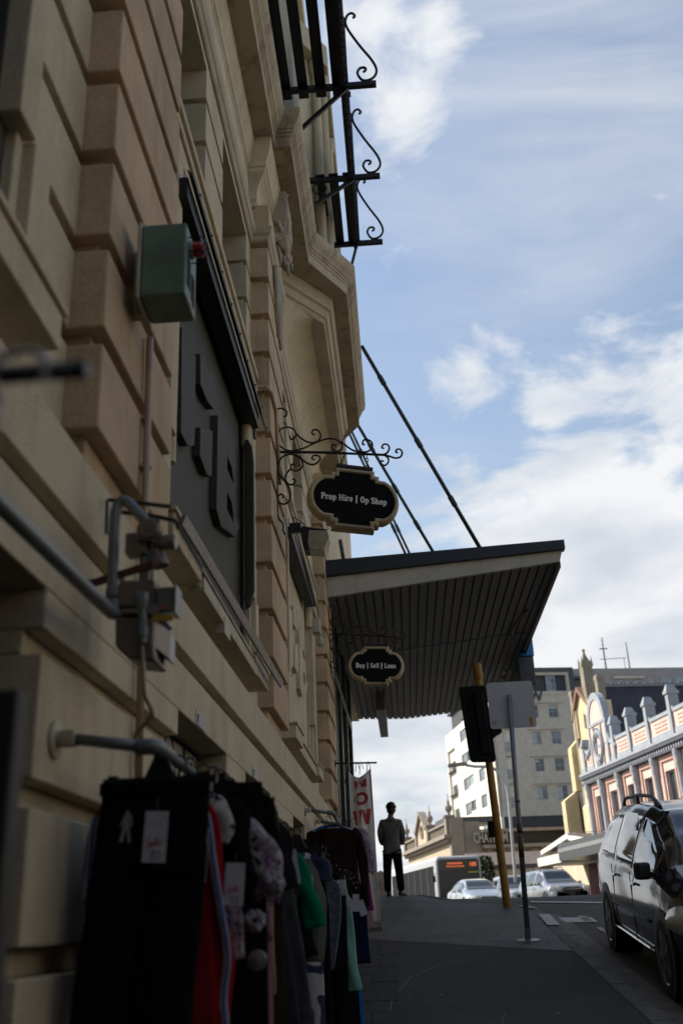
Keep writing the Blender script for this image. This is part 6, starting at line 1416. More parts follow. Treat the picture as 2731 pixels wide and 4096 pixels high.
    if side_chrome:
        for side in (-1, 1):
            q = MB()
            for (za, mm) in ((.0, 0),):
                P = []
                for i in range(12): s = wb0+.45+(wb1-wb0-.85)*i/11; w, zb, zs, zr, wr = ki(keys, s); P.append((side*(w*.985+.004), s, zb+.10))
                q.tube(P, .016, 6)
            bl(q, 'sill_strip', CHROME, smooth='all')
            q = MB(); P = []
            for i in range(12): s = wb0+.42+(wb1-wb0-.84)*i/11; w, zb, zs, zr, wr = ki(keys, s); P.append((side*(w*1.0+.004), s, zb+.36))
            q.tube(P, .012, 6); bl(q, 'door_moulding', PLAS, smooth='all')
            w, zb, zs, zr, wr = ki(keys, 1.6); q = MB()
            for (a, b) in wins[:2]:
                w1 = ki(keys, a); w2 = ki(keys, b-.15); f = lambda k, q_: (side*(k[0]*.95+(k[4]-k[0]*.95)*q_+.02), k[2]+(k[3]-k[2])*.93*q_)
                p1, p2, p3, p4 = f(w1, .62), f(w1, .9), f(w2, .9), f(w2, .62); q.add([(p1[0], a+.1, p1[1]), (p2[0], a+.25, p2[1]), (p3[0], b-.15, p3[1]), (p4[0], b-.15, p4[1])], [(0, 1, 2, 3)])
            o = bl(q, 'wind_deflector', CGL); so = o.modifiers.new('t', 'SOLIDIFY'); so.thickness = .004
    return t
BLKP = mat('black_car_paint', (.006, .006, .0075), .16, spec=.45, coat=.45, var=.05); SILV = mat('silver_car_paint', (.30, .32, .36), .28, .6, coat=.6, var=.04); SIL2 = mat('pale_blue_silver', (.40, .44, .50), .28, .5, coat=.6, var=.04)
mv = [(0, .66, .30, .60, .68, .45), (.06, .76, .24, .68, .78, .58), (.25, .84, .22, .78, .90, .66), (.6, .885, .21, .86, .98, .70), (.95, .895, .21, .92, 1.06, .72), (1.35, .90, .21, .955, 1.34, .66), (1.75, .90, .21, .965, 1.545, .62), (2.2, .90, .21, .975, 1.60, .63), (2.9, .90, .21, .985, 1.615, .64), (3.7, .90, .21, 1.0, 1.585, .63), (4.2, .89, .22, 1.02, 1.53, .61), (4.5, .86, .24, 1.02, 1.40, .58), (4.66, .82, .28, .98, 1.15, .55), (4.72, .74, .34, .9, 1.0, .5)]
vyaw = math.atan2(-.08, 3.03); vs = 1.07
fwx, fwy = 2.36, 10.45
# place by the kerb-side front wheel: local (-.9, .92)
lx, ly = -.90*vs, .92*vs; cyw, syw = math.cos(vyaw), math.sin(vyaw)
vloc = (fwx-(lx*cyw-ly*syw), fwy-(lx*syw+ly*cyw))
vz = ZO+SL*vloc[1]-.10
VAN = car('minivan', 'glossy black minivan with roof rails parked at the kerb on the right edge', 'car', mv, 4.72, .92, 3.75, .325, BLKP, (vloc[0], vloc[1], vz), vyaw, math.atan(SL), grille='van', rails=True, hl=(.62, .56, .80), scale=vs, side_chrome=True, wins=((1.20, 2.12), (2.20, 3.15), (3.23, 4.05)), cowl=1.0, head=1.85)
def bl_(mb, n_, m_, par, **k): o = mb.build(n_, m_, None, **k); o.parent = par; return o
q = MB(); q.box(-.62, -.55, 1.03, 1.05, 1.02, 1.10); bl_(q, 'windscreen_label', mat('yellow_label', (.35, .33, .05), .6), VAN)
sed = [(0, .60, .32, .56, .62, .45), (.06, .74, .24, .62, .70, .60), (.4, .84, .22, .72, .82, .66), (.95, .87, .21, .84, .92, .68), (1.15, .87, .21, .87, 1.02, .66), (1.8, .87, .21, .90, 1.36, .56), (2.4, .87, .21, .91, 1.43, .56), (3.2, .87, .21, .92, 1.38, .55), (3.9, .86, .22, .94, 1.08, .58), (4.4, .80, .26, .90, .98, .6), (4.5, .70, .32, .8, .86, .5)]
suv = [(0, .66, .36, .72, .80, .50), (.05, .80, .30, .80, .92, .64), (.35, .86, .28, .88, 1.00, .68), (.95, .875, .28, .96, 1.07, .70), (1.2, .875, .28, 1.0, 1.20, .67), (1.75, .875, .28, 1.02, 1.60, .58), (2.3, .875, .28, 1.03, 1.68, .60), (3.4, .875, .28, 1.03, 1.67, .60), (3.95, .86, .3, 1.04, 1.55, .58), (4.15, .82, .34, 1.0, 1.2, .56)]
def place(U, V, Y):            # ground point below image point at distance Y
    d = ray(U, V); k = Y/d.y; return (d.x*k, Y, zroad(Y, d.x*k))
p = place(2285, 3540, 43.5); SUV = car('off_roader', 'silver compact off-roader in the line of traffic, directly left of the black minivan', 'car', suv, 4.15, .80, 3.25, .35, SILV, p, math.radians(14), 0, group='cars waiting beyond the crest', hl=(.40, .72, .93), wins=((1.3, 2.05), (2.13, 2.95), (3.02, 3.7)), grille='bar', rails=True)
p = place(1952, 3560, 43.5); car('saloon_car', 'pale silver saloon in front of the bus', 'car', sed, 4.5, .85, 3.5, .31, SIL2, p, math.radians(10), 0, group='cars waiting beyond the crest', hl=(.45, .52, .70), head=1.8, cowl=1.05, wins=((1.35, 2.2), (2.28, 3.3)))
p = place(2110, 3560, 47); car('estate_car', 'white and silver estate car half hidden behind the yellow signal pole', 'car', suv, 4.15, .80, 3.25, .35, SIL2, p, math.radians(10), 0, group='cars waiting beyond the crest', hl=(.40, .72, .93), wins=((1.3, 2.05), (2.13, 2.95), (3.02, 3.7)))
p = place(2035, 3560, 56); car('hatchback', 'small silver car glimpsed between the saloon and the estate car', 'car', sed, 4.5, .85, 3.5, .31, SILV, p, math.radians(10), 0, group='cars waiting beyond the crest', hl=(.45, .52, .70), head=1.8, cowl=1.05, wins=((1.35, 2.2), (2.28, 3.3)))
# bus
bx = place(1840, 3560, 56)
bus = thing('bus', 'white and grey city bus with an orange destination display above the windscreen', 'bus', bx); bus.rotation_euler = (0, 0, math.radians(12.5))
BW, BL_, BH = 1.24, 11.8, 3.12
def bpart(mb, n_, m_, par=bus, **k): o = mb.build(n_, m_, None, **k); o.parent = par; return o
m = MB(); rows = []
for s, g in ((0.0, .06), (.05, .02), (.15, 0), (BL_-.1, 0), (BL_, .05)):
    rows.append([(x, s, z) for x, z in rrect(-BW+g, BW-g, .30, BH-g, .20, 5)])
m.grid(rows, closed=True); n = len(rows[0]); m.f.append(tuple(range(n))); m.mi.append(0); nn = len(m.v); m.f.append(tuple(range(nn-n, nn))); m.mi.append(0)
bpart(m, 'body', mat('bus_white', (.40, .41, .43), .5, coat=.1, var=.04), smooth=35)
m = MB(); m.prism([(x, -.012, z) for x, z in rrect(-1.10, 1.10, .55, 2.96, .14)], (0, .05, 0)); bpart(m, 'windscreen', mat('bus_glass', (.030, .036, .040), .25, spec=.35))
m = MB(); m.prism([(x, -.02, z) for x, z in rrect(-1.07, 1.07, 2.42, 2.92, .10)], (0, .01, 0)); bpart(m, 'display_box', mat('display_black', (.015, .017, .02), .2))
OR = mat('led_orange', (.4, .1, .03), .5, emit=(1., .22, .08, .45))
dm = MB(); dm.box(-.68, .32, -.024, -.021, 2.56, 2.80)
bpart(dm, 'display_field', mat('display_dark', (.05, .02, .015), .5))
def btext(body, size, x, z, sx=1.):
    o = textmesh('lettering', body, size, OR, None, (x, -.028, z), (1, 0, 0), (0, 0, 1), .001, bold=.012, sx=sx); o.parent = bus
btext('105', .27, .78, 2.68)
dl = MB()
for k in range(7): dl.box(-.60+k*.12, -.52+k*.12, -.03, -.026, 2.70, 2.80)
for k in range(9): dl.box(-.66+k*.11, -.59+k*.11, -.03, -.026, 2.57, 2.64)
bpart(dl, 'display_text_blur', OR)
m = MB(); m.box(-1.1, 1.1, -.03, -.02, .30, .55); bpart(m, 'bumper', mat('bus_bumper', (.10, .12, .16), .4), bevel=.01)
for side in (-1, 1):
    m = MB()
    for k in range(7): m.box(side*BW-.008, side*BW+.008, .45+k*1.58, 1.97+k*1.58, .95, 2.68)
    bpart(m, 'side_window', mat('bus_side_glass', (.020, .022, .025), .8, spec=.05))
    m = MB(); m.lathe((side*(BW-.28), 2.4, .48), [(.48, 0), (.48, .26), (.3, .29), (0, .25)], 24, axis=(side, 0, 0)); m.lathe((side*(BW-.28), 8.6, .48), [(.48, 0), (.48, .26), (.3, .29), (0, .25)], 24, axis=(side, 0, 0)); bpart(m, 'wheel', TYRE, smooth=30)
    m = MB(); m.obox((side*(BW+.16), -.12, 2.0), (.09, 0, 0), (0, .04, 0), (0, 0, .16)); m.bar((side*BW, .02, 2.3), (side*(BW+.16), -.12, 2.16), .03, .03); bpart(m, 'wing_mirror', PLAS, bevel=.02)
m = MB(); m.obox((.78, -.015, 2.3), (.28, 0, 0), (0, .004, 0), (0, 0, .04)); bpart(m, 'yellow_notice', mat('bus_yellow', (.35, .34, .05), .6))
m = MB(); m.box(-.7, .7, 1.5, 3.2, BH-.02, BH+.10); m.box(-.7, .7, 6, 8, BH-.02, BH+.10); bpart(m, 'roof_unit', mat('bus_white', (.46, .47, .50), .35), bevel=.03)
# ================================================================ FAR BUILDINGS
AD = Vector((-.17, .985, 0)).normalized(); BD = Vector((AD.y, -AD.x, 0))
class Fr:
    """a corner at O: face A runs away along a, face B runs to the right along b"""
    def __init__(s, U, V, Y, a=AD, z0=-2):
        d = ray(U, V); k = Y/d.y; s.O = Vector((d.x*k, Y, 0)); s.a = a.normalized(); s.b = Vector((s.a.y, -s.a.x, 0)); s.z0 = z0
    def onA(s, U, V, o=0): p = fpl(U, V, s.O+s.b*o, s.b); return (p-s.O).dot(s.a), p.z
    def onB(s, U, V, o=0): p = fpl(U, V, s.O+s.a*o, s.a); return (p-s.O).dot(s.b), p.z
    def P(s, a, b, z): q = s.O+s.a*a+s.b*b; return (q.x, q.y, z)
    def box(s, mb, a0, a1, b0, b1, z0, z1):
        mb.hexa([s.P(a0, b0, z0), s.P(a0, b1, z0), s.P(a1, b1, z0), s.P(a1, b0, z0), s.P(a0, b0, z1), s.P(a0, b1, z1), s.P(a1, b1, z1), s.P(a1, b0, z1)])
    def poly(s, mb, pts, ext): mb.prism([s.P(*p) for p in pts], s.a*ext[0]+s.b*ext[1]+Vector((0, 0, ext[2])))
def wall_with(fr, mb, face, s0, s1, z0, z1, holes, t=.35):
    """solid wall with real window openings; holes: (s0,s1,z0,z1) ; face 'A' -> b thickness, 'B' -> a thickness"""
    ss = sorted(set([s0, s1]+[h[0] for h in holes]+[h[1] for h in holes])); zs_ = sorted(set([z0, z1]+[h[2] for h in holes]+[h[3] for h in holes]))
    ss = [q for q in ss if s0 <= q <= s1]; zs_ = [q for q in zs_ if z0 <= q <= z1]
    for i in range(len(ss)-1):
        run = None
        for j in range(len(zs_)-1):
            cs, cz_ = (ss[i]+ss[i+1])/2, (zs_[j]+zs_[j+1])/2
            inh = any(h[0] < cs < h[1] and h[2] < cz_ < h[3] for h in holes)
            if not inh:
                if face == 'A': fr.box(mb, ss[i], ss[i+1], 0, t, zs_[j], zs_[j+1])
                else: fr.box(mb, 0, t, ss[i], ss[i+1], zs_[j], zs_[j+1])
def window(fr, par, face, h, fm, gm_, bars=((.5,), (.5,)), rec=.18, fw=.07):
    s0, s1, z0, z1 = h; f = MB(); g = MB()
    def bx(mb, a, b, c, d, r0, r1):
        if face == 'A': fr.box(mb, a, b, r0, r1, c, d)
        else: fr.box(mb, r0, r1, a, b, c, d)
    for (a, b, c, d) in ((s0, s1, z0, z0+fw), (s0, s1, z1-fw, z1), (s0, s0+fw, z0, z1), (s1-fw, s1, z0, z1)): bx(f, a, b, c, d, rec-.06, rec+.02)
    for q in bars[0]: m_ = s0+(s1-s0)*q; bx(f, m_-.025, m_+.025, z0, z1, rec-.05, rec+.015)
    for q in bars[1]: m_ = z0+(z1-z0)*q; bx(f, s0, s1, m_-.03, m_+.03, rec-.055, rec+.01)
    o = f.build('window', fm, par); bx(g, s0+.02, s1-.02, z0+.02, z1-.02, rec-.02, rec-.012); g.build('pane', gm_, o); return o
WHT = stucco('apartment_white', (.80, .76, .66), bump=0, stain=.1); BEI = stucco('apartment_beige', (.58, .51, .42), bump=0, stain=.15); GRY = stucco('apartment_grey', (.34, .31, .29), bump=0, stain=.1); SLT = mat('slate_grey_clad', (.055, .062, .075), .5); DKC = mat('dark_cladding', (.04, .04, .042), .6)
WF = mat('aluminium_frame', (.30, .33, .36), .4, .4); WG = mat('window_glass_pale', (.16, .19, .21), .12, spec=.8, var=.8, vs=.45); WGC = mat('curtained_glass', (.42, .43, .42), .3, var=.15, vs=1); WG2 = mat('window_glass_dark', (.03, .035, .04), .08, spec=.8, var=.6, vs=.5); TEAL = mat('teal_panel', (.35, .43, .42), .5)
# ---- apartment block
af = Fr(1990, 3150, 112)
ap = thing('apartment_block', 'tall beige and white apartment block with dark top storey rising behind the crossing', 'building', (af.O.x, af.O.y, 0))
zb2 = lambda u, v: (1780+u*.3316, 2600+v*.3316)
zt_w = af.onB(*zb2(1200, 500))[1]; zt = af.onB(2150, 2674)[1]; ztA = zt_w
sB0, _ = af.onB(*zb2(1040, 985)); 
cols_ = [(af.onB(*zb2(1040, 985))[0], af.onB(*zb2(1148, 985))[0]), (af.onB(*zb2(1275, 985))[0], af.onB(*zb2(1388, 985))[0])]
r1 = [af.onB(*zb2(1040, v))[1] for v in (985, 1140)]; r2 = af.onB(*zb2(1070, 1310))[1]; st = r1[0]-r2
holes = []
for k in range(-1, 5):
    z1 = r1[0]-st*k; z0 = z1-(r1[0]-r1[1])
    for a, b in cols_: holes.append((a, b, z0, z1))
    holes.append((cols_[1][0]+4.6, cols_[1][1]+4.6, z0, z1)); holes.append((cols_[1][0]+7.4, cols_[1][1]+7.4, z0, z1))
bal = [(af.onB(*zb2(722, 1200))[0], af.onB(*zb2(830, 1200))[0])]
zlow = af.onB(*zb2(1100, 2000))[1]
bh = []
for k in range(0, 5):
    z1 = r1[0]-st*k+.35; bh.append((bal[0][0], bal[0][1], z1-2.5, z1))
m = MB(); wall_with(af, m, 'B', .0, 34, zlow, zt_w, [h for h in holes+bh if h[2] > zlow]); m.build('front_wall', BEI, ap)
for h in holes:
    if h[2] > zlow:
        wo = window(af, ap, 'B', h, WF, random.choice([WG, WG2, WG2]), ((.5,), (.5,)))
        if random.random() < .75:
            cu = MB(); hh = (h[3]-h[2])*random.choice([.3, .5, .9]); ww = random.choice([.5, .5, 1.]); af.box(cu, .150, .158, h[0]+.07, h[0]+(h[1]-h[0])*ww-.03, h[3]-hh, h[3]-.07); cu.build('curtain', WGC, wo)
m = MB()
for k in range(-1, 5):
    z1 = r1[0]-st*k+.22; 
    if z1 > zlow+1: af.box(m, -.18, 0, cols_[0][0]-.5, cols_[1][1]+.5, z1, z1+.10)
m.build('window_hood', BEI, ap)
m = MB(); bb = MB()
for h in bh:
    if h[2] < zlow: continue
    af.box(m, 1.5, 1.6, h[0]-.2, h[1]+.2, h[2], h[3])
    for q in range(9): s_ = h[0]+(h[1]-h[0])*q/8; af.box(bb, -.02, .02, s_-.02, s_+.02, h[2], h[2]+1.0)
    af.box(bb, -.03, .03, h[0], h[1], h[2]+1.0, h[2]+1.06)
m.build('balcony_recess', WG2, ap); bb.build('balcony_rail', WF, ap)
# lower dark storeys
m = MB(); z_a = af.onB(*zb2(1100, 2000))[1]; af.box(m, .05, .4, .3, 34, z_a-2.9, z_a); af.box(m, .02, .5, 3.2, 34, z_a-6.0, z_a-5.0); m.build('podium_band', DKC, ap)
m = MB(); af.box(m, -.02, .4, .6, 5.5, z_a-5.0, z_a-2.9); af.box(m, -.3, .02, .5, 12, z_a-3.1, z_a-2.95); m.build('podium_panel', mat('taupe_panel', (.11, .10, .085), .6), ap)
m = MB(); af.box(m, .2, 18, .3, 34, -3, z_a-2.9); m.build('podium', GRY, ap)
for q in range(4):
    s_ = 2.0+q*3.0; window(af, ap, 'B', (s_, s_+2.5, z_a-7.6, z_a-6.1), WF, WG, rec=-.05)
# top storey
m = MB(); wh = [(cols_[1][0]-1.3, cols_[1][0]+.0, 0, 0)]
s_l, z_l = af.onB(*zb2(1085, 480)); s_r, z_h = af.onB(*zb2(1445, 305)); 
af.box(m, .3, 16, .3, s_r+.2, zt_w, zt-.2); m.build('top_storey', DKC, ap)
m = MB(); af.box(m, -.2, 1, s_l-9, s_r+.9, zt-.45, zt+.05); af.box(m, -.2, 1, s_r+.35, s_r+.9, zt_w-.2, zt-.4); m.build('roof_frame', SLT, ap)
m = MB(); af.box(m, -.1, .6, s_l-8, s_r+.35, z_h+.05, z_h+.4); af.box(m, -.1, .6, s_r, s_r+.35, zt_w-.1, z_h+.1); af.box(m, -.05, .5, s_l-9, s_r+.35, zt_w-.35, zt_w+.02); m.build('cream_frame', BEI, ap)
c0, c1 = af.onB(*zb2(1205, 320))[0], af.onB(*zb2(1315, 320))[0]; window(af, ap, 'B', (c0, c1, zt_w+.05, z_h), WF, WG, rec=.1)
c0, c1 = af.onB(*zb2(960, 340))[0], af.onB(*zb2(1055, 340))[0]; window(af, ap, 'B', (c0, c1, zt_w+.05, z_h), WF, WG, rec=.1)
# long grey storey further right
w_ = lambda u, v: (2200+u*.3387, 2550+v*.3387)
m = MB(); a0 = 3.0; sx0 = af.onB(*w_(520, 400), a0)[0]; zt2 = af.onB(*w_(800, 362), a0)[1]
for (u0, u1, mm) in ((205, 1280, GRY), (1280, 1568, mat('pale_grey_clad', (.30, .285, .28), .6)), (1568, 2400, GRY)):
    m = MB(); q0, q1 = af.onB(*w_(u0, 400), a0)[0], af.onB(*w_(u1, 400), a0)[0]; af.box(m, a0, a0+14, q0, q1, 0, zt2); m.build('rear_wing', mm, ap)
for (u0, u1, v0, v1) in ((780, 890, 472, 545), (978, 1085, 472, 545), (1300, 1445, 480, 560), (1460, 1600, 470, 545)):
    q0, z1 = af.onB(*w_(u0, v0), a0-.1); q1, z0 = af.onB(*w_(u1, v1), a0-.1); window(af, ap, 'B', (q0, q1, z0, z1), WF, WG, rec=a0-.02)
m = MB(); q0, z1 = af.onB(*w_(745, 460), a0-.2); q1, z0 = af.onB(*w_(1110, 470), a0-.2); af.box(m, a0-.3, a0, q0, q1, z0-.1, z1); m.build('window_hood', BEI, ap)
# left, sunlit face
zA = lambda u, v: af.onA(*zb2(u, v))
sL = zA(30, 1400)[0]; zt_A = zA(300, 780)[1]
hA = []
w1 = (zA(470, 1420)[0], zA(400, 1420)[0]); zz1 = zA(430, 1430)[1]; zz0 = zA(430, 1590)[1]; w2 = (zA(260, 1270)[0], zA(195, 1270)[0])
stA = st
wd = (zA(165, 1800)[0], zA(70, 1800)[0]); wt_ = (zA(350, 1600)[0], zA(290, 1600)[0])
for k in range(-4, 3):
    z1 = zz1-stA*k; z0 = z1-(zz1-zz0)
    if z0 < zlow-1.5 or z1 > zt_A: continue
    hA.append((w1[0], w1[1], z0, z1)); hA.append((w2[0], w2[1], z0, z1))
    hA.append((wt_[0], wt_[1], z0+.2, z1))
big = (wd[0], wd[1], zlow-1, zt_A-2.2)
m = MB(); wall_with(af, m, 'A', .0, sL, zlow-2.0, zt_A, hA+[big]); m.build('side_wall', WHT, ap)
for i, h in enumerate(hA): window(af, ap, 'A', h, WF if i % 3 != 2 else TEAL, WG if i % 3 != 2 else (WG2 if i % 2 else TEAL), ((.33, .66), ()), rec=.15)
m = MB(); af.box(m, wd[0], wd[1], .35, .5, zlow-1, zt_A-2.2); m.build('recess_back', DKC, ap)
m = MB()
z = zlow-1
while z < zt_A-3: af.box(m, wd[0], wd[1], -.1, .4, z, z+.12); af.box(m, wd[0], (wd[0]+wd[1])/2, -.1, -.05, z+.12, z+1.1); z += st
m.build('side_balcony', DKC, ap)
m = MB(); af.box(m, .4, sL, .3, 18, -3, zt_A); m.build('core', WHT, ap)
m = MB(); af.box(m, 3, sL-1, .8, 12, zt_A, zt_A+2.6); m.build('side_top_storey', DKC, ap)
m = MB(); af.box(m, 2.5, sL-.2, .4, 12, zt_A+2.6, zt_A+2.9); m.build('side_top_roof', SLT, ap)
textmesh('lettering', 'W', 1.5, DKC, ap, af.P(-.12, af.onB(*zb2(1088, 565))[0], af.onB(*zb2(1088, 565))[1]), af.b, (0, 0, 1), .05, bold=.03)
# masts
for (u, v0, v1, lab, cross) in ((640, 0, 355, 'tall lattice aerial mast on the grey roof, left of the pair', 1), (905, 50, 358, 'shorter thin aerial mast on the grey roof, right of the pair', 0)):
    a_, b_ = fpl(*w_(u+15*(1-cross)+15, v1), af.O+af.a*6, af.a), fpl(*w_(u-30, v0), af.O+af.a*6, af.a); b_.x = a_.x; b_.y = a_.y
    t = thing('aerial_mast', lab, 'mast', tuple(a_), group='aerial masts on the far roof'); m = MB(); m.tube([a_-Vector((0, 0, 1)), b_], [.11, .05], 6)
    if cross:
        h = (b_.z-a_.z); m.bar(a_+Vector((-.6, 0, h*.28)), a_+Vector((2.6, 0, h*.28)), .07); m.bar(a_+Vector((-.5, 0, h*.62)), a_+Vector((.5, 0, h*.62)), .12)
        m.tube([a_+Vector((2.3, 0, h*.3)), a_+Vector((2.3, 0, -.5))], .04, 5)
        for k in range(8): m.bar(a_+Vector((-.16, 0, h*k/8)), a_+Vector((.16, 0, h*(k+1)/8)), .04)
    m.build('mast', mat('mast_grey', (.12, .12, .13), .6), t)
# ---- church
cf = Fr(2330, 3000, 74)
YC_ = stucco('church_cream', (.60, .51, .32), bump=.2, stain=.25); STN = stucco('church_stone', (.27, .245, .185), bump=.4, bs=20, stain=.5)
ch = thing('church', 'cream gabled church with stone pinnacles and a steep black slate roof', 'church', (cf.O.x, cf.O.y, 0))
cA = lambda u, v, o=0: cf.onA(*w_(u, v), o)
gl, gr_, ga = cA(285, 1010), cA(500, 840), cA(340, 640)
m = MB(); zbot = -2
cf.poly(m, [(gl[0], 0, zbot), (gl[0], 0, gl[1]), (ga[0], 0, ga[1]), (gr_[0]-2.5, 0, gr_[1]-2.0), (gr_[0]-2.5, 0, zbot)], (0, .5, 0)); m.build('gable_wall', YC_, ch)
m = MB(); q0 = cA(395, 900); q1 = cA(430, 1060); wv = abs(q0[0]-q1[0])/2; mc = (q0[0]+q1[0])/2
cf.poly(m, [(mc-wv*1.3, -.06, q1[1]), (mc-wv*1.3, -.06, q0[1]-.8), (mc, -.06, q0[1]), (mc+wv*1.3, -.06, q0[1]-.8), (mc+wv*1.3, -.06, q1[1])], (0, .04, 0)); m.build('lancet_window', mat('pale_louvre', (.45, .47, .50), .6), ch)
m = MB()
for k in range(9): z = q1[1]+(q0[1]-q1[1])*k/9; cf.box(m, mc-wv, mc+wv, -.10, -.05, z, z+.05)
m.build('lancet_bars', STN, ch)
m = MB()
for (A1, A2) in ((gl, ga), (ga, (gr_[0]-2.5, gr_[1]-2.0))):
    cf.poly(m, [(A1[0], -.25, A1[1]), (A2[0], -.25, A2[1]), (A2[0], -.25, A2[1]+.35), (A1[0], -.25, A1[1]+.35)], (0, .9, 0))
m.build('gable_coping', mat('terracotta_coping', (.22, .12, .08), .8, stain=.5), ch)
def pinn(u0, u1, v0, v1, vt, nm, o=-.2, fin=True):
    a, zt_ = cA((u0+u1)/2, v0, o); _, zb_ = cA((u0+u1)/2, v1, o); w = (u1-u0)*.3387*74/4100/2/1.25; tip = cA((u0+u1)/2, vt, o)[1]
    m = MB(); c0 = (a, o+.2)
    def sq(hw, z): return [cf.P(c0[0]+dx*hw, c0[1]+dy*hw, z) for dx, dy in ((-1, -1), (1, -1), (1, 1), (-1, 1))]
    H = zt_-zb_
    rows = [sq(w, zb_-8), sq(w, zb_), sq(w*.9, zb_+.1), sq(w*.85, zt_-.1), sq(w*1.15, zt_), sq(w*1.15, zt_+.25), sq(w*.8, zt_+.3)]
    rows = [sq(w*.8, zb_-8), sq(w*.8, zb_), sq(w, zb_+.4), sq(w*.95, zt_-.4), sq(w*1.1, zt_-.2), sq(w*1.1, zt_), sq(w*.85, zt_+.1)] if not fin else [sq(w*.5, zb_-1.5), sq(w*.95, zb_), sq(w*.95, zt_-.3), sq(w*1.1, zt_), sq(w*.55, zt_+(tip-zt_)*.38), sq(w*.2, zt_+(tip-zt_)*.7), sq(.05, tip)]
    m.grid(rows, closed=True); n = len(m.v); m.f.append((n-4, n-3, n-2, n-1)); m.mi.append(0)
    if fin:
        for q in (.0, .35, .6): m.sphere(cf.P(c0[0], c0[1], tip-q*1.0), (.13, .13, .11), 8, 5)
        for dx, dy in ((-1, -1), (1, -1), (1, 1), (-1, 1)):
            cx_, cy_ = c0[0]+dx*w*.95, c0[1]+dy*w*.95; p = Vector(cf.P(cx_, cy_, zt_-.1)); m.add([p+Vector((-.09, -.09, 0)), p+Vector((.09, -.09, 0)), p+Vector((.09, .09, 0)), p+Vector((-.09, .09, 0)), p+Vector((0, 0, .75))], [(0, 1, 4), (1, 2, 4), (2, 3, 4), (3, 0, 4)])
    return m.build(nm, STN if nm == 'pinnacle' else STN, ch)
pinn(305, 455, 330, 600, 135, 'pinnacle')
pinn(185, 285, 650, 980, 640, 'turret', fin=False); pinn(480, 590, 460, 760, 450, 'turret', -.2, fin=False)
# stepped buttresses
m = MB()
bA = [cA(190, 1000), cA(285, 1000), cA(185, 1230), cA(150, 1850), cA(100, 2215)]
s1_ = cA(285, 1200)[0]
for (u, v0, v1, dep) in ((235, 780, 1230, .15), (225, 1200, 1850, .40), (205, 1820, 2600, .75)):
    s_, z1 = cA(u, v0, -.3); _, z0 = cA(u, v1, -.3); cf.hexa if False else None
    m.hexa([cf.P(s_-.4, -dep, z0), cf.P(s_+.4, -dep, z0), cf.P(s_+.4, .3, z0), cf.P(s_-.4, .3, z0), cf.P(s_-.4, -dep, z1-.7), cf.P(s_+.4, -dep, z1-.7), cf.P(s_+.4, .3, z1), cf.P(s_-.4, .3, z1)])
m.build('buttress', YC_, ch)
m = MB()
for (u, v0, v1, dep) in ((330, 1150, 2000, .2), (400, 1850, 2600, .35)):
    s_, z1 = cA(u, v0, -.3); _, z0 = cA(u, v1, -.3)
    m.hexa([cf.P(s_-.6, -dep, z0-6), cf.P(s_+.6, -dep, z0-6), cf.P(s_+.6, .3, z0-6), cf.P(s_-.6, .3, z0-6), cf.P(s_-.6, -dep, z1-.9), cf.P(s_+.6, -dep, z1-.9), cf.P(s_+.6, .3, z1), cf.P(s_-.6, .3, z1)])
m.build('buttress', YC_, ch)
# roof: ridge runs to the right from behind the apex, eaves towards the camera
SLATE = mat('black_slate', (.035, .030, .032), .6, var=.35, vs=.8, bump=.6, bs=8, stain=.4, stain_col=(.07, .06, .055))
rz = cf.onB(*w_(900, 575), ga[0])[1]
m = MB(); amid = ga[0]; half = 7.5; dz_ = 11.5
m.hexa([cf.P(amid-half, .3, rz-dz_), cf.P(amid-half, 40, rz-dz_), cf.P(amid+half, 40, rz-dz_), cf.P(amid+half, .3, rz-dz_), cf.P(amid-.05, .3, rz), cf.P(amid-.05, 40, rz), cf.P(amid+.05, 40, rz), cf.P(amid+.05, .3, rz)]); m.build('slate_roof', SLATE, ch)
m = MB(); cf.box(m, amid-.15, amid+.15, .3, 40, rz-.05, rz+.18)
for k in range(60): cf.box(m, amid-.05, amid+.05, .5+k*.65, .8+k*.65, rz+.18, rz+.28)
m.build('ridge_cresting', mat('lead_grey', (.20, .20, .215), .6), ch)
m = MB(); cf.box(m, amid-half+.3, amid+half-.3, .3, 40, -2, rz-dz_+.05); m.build('nave_wall', YC_, ch)
# ---- pink victorian building
pf = Fr(2352, 3150, 60, a=AD)
PNK = stucco('pink_render', (.66, .50, .44), bump=.1, stain=.12); PNK2 = stucco('coral_render', (.58, .36, .29), bump=.1, stain=.12); BLG = stucco('blue_grey_trim', (.33, .355, .39), bump=.1, stain=.2); DKT = mat('dark_blue_trim', (.06, .065, .085), .6)
pk = thing('pink_victorian_building', 'ornate pink Victorian building with blue-grey columns, parapet piers and a round-headed pediment', 'building', (pf.O.x, pf.O.y, 0))
pA = lambda u, v, o=0: pf.onA(*w_(u, v), o)
far_s = pA(415, 1660)[0]; 
cs_ = [pA(u, v)[0] for u, v in ((470, 1750), (625, 1700), (830, 1620), (1020, 1560), (1250, 1480), (1530, 1370))]
zc0 = pA(470, 1640)[1]; zc1 = pA(1250, 1330)[1]; zcor = (zc0+zc1)/2
d0 = (cs_[4]-cs_[5]); cs_ += [cs_[5]-d0*(k+1) for k in range(3)]
near_s = cs_[-1]-.5
zbase = -1; ztop_w = zcor-.35
holes = []
for a, b in zip(cs_, cs_[1:]):
    c = (a+b)/2; w = (a-b)*.20; holes.append((c-w, c+w, zcor-4.6, zcor-1.15)); holes.append((c-w, c+w, zcor-9.2, zcor-6.0))
holes = [(min(h[0], h[1]), max(h[0], h[1]), h[2], h[3]) for h in holes]
m = MB(); wall_with(pf, m, 'A', near_s, far_s, zbase, zcor, holes, .3); m.build('facade_wall', PNK, pk)
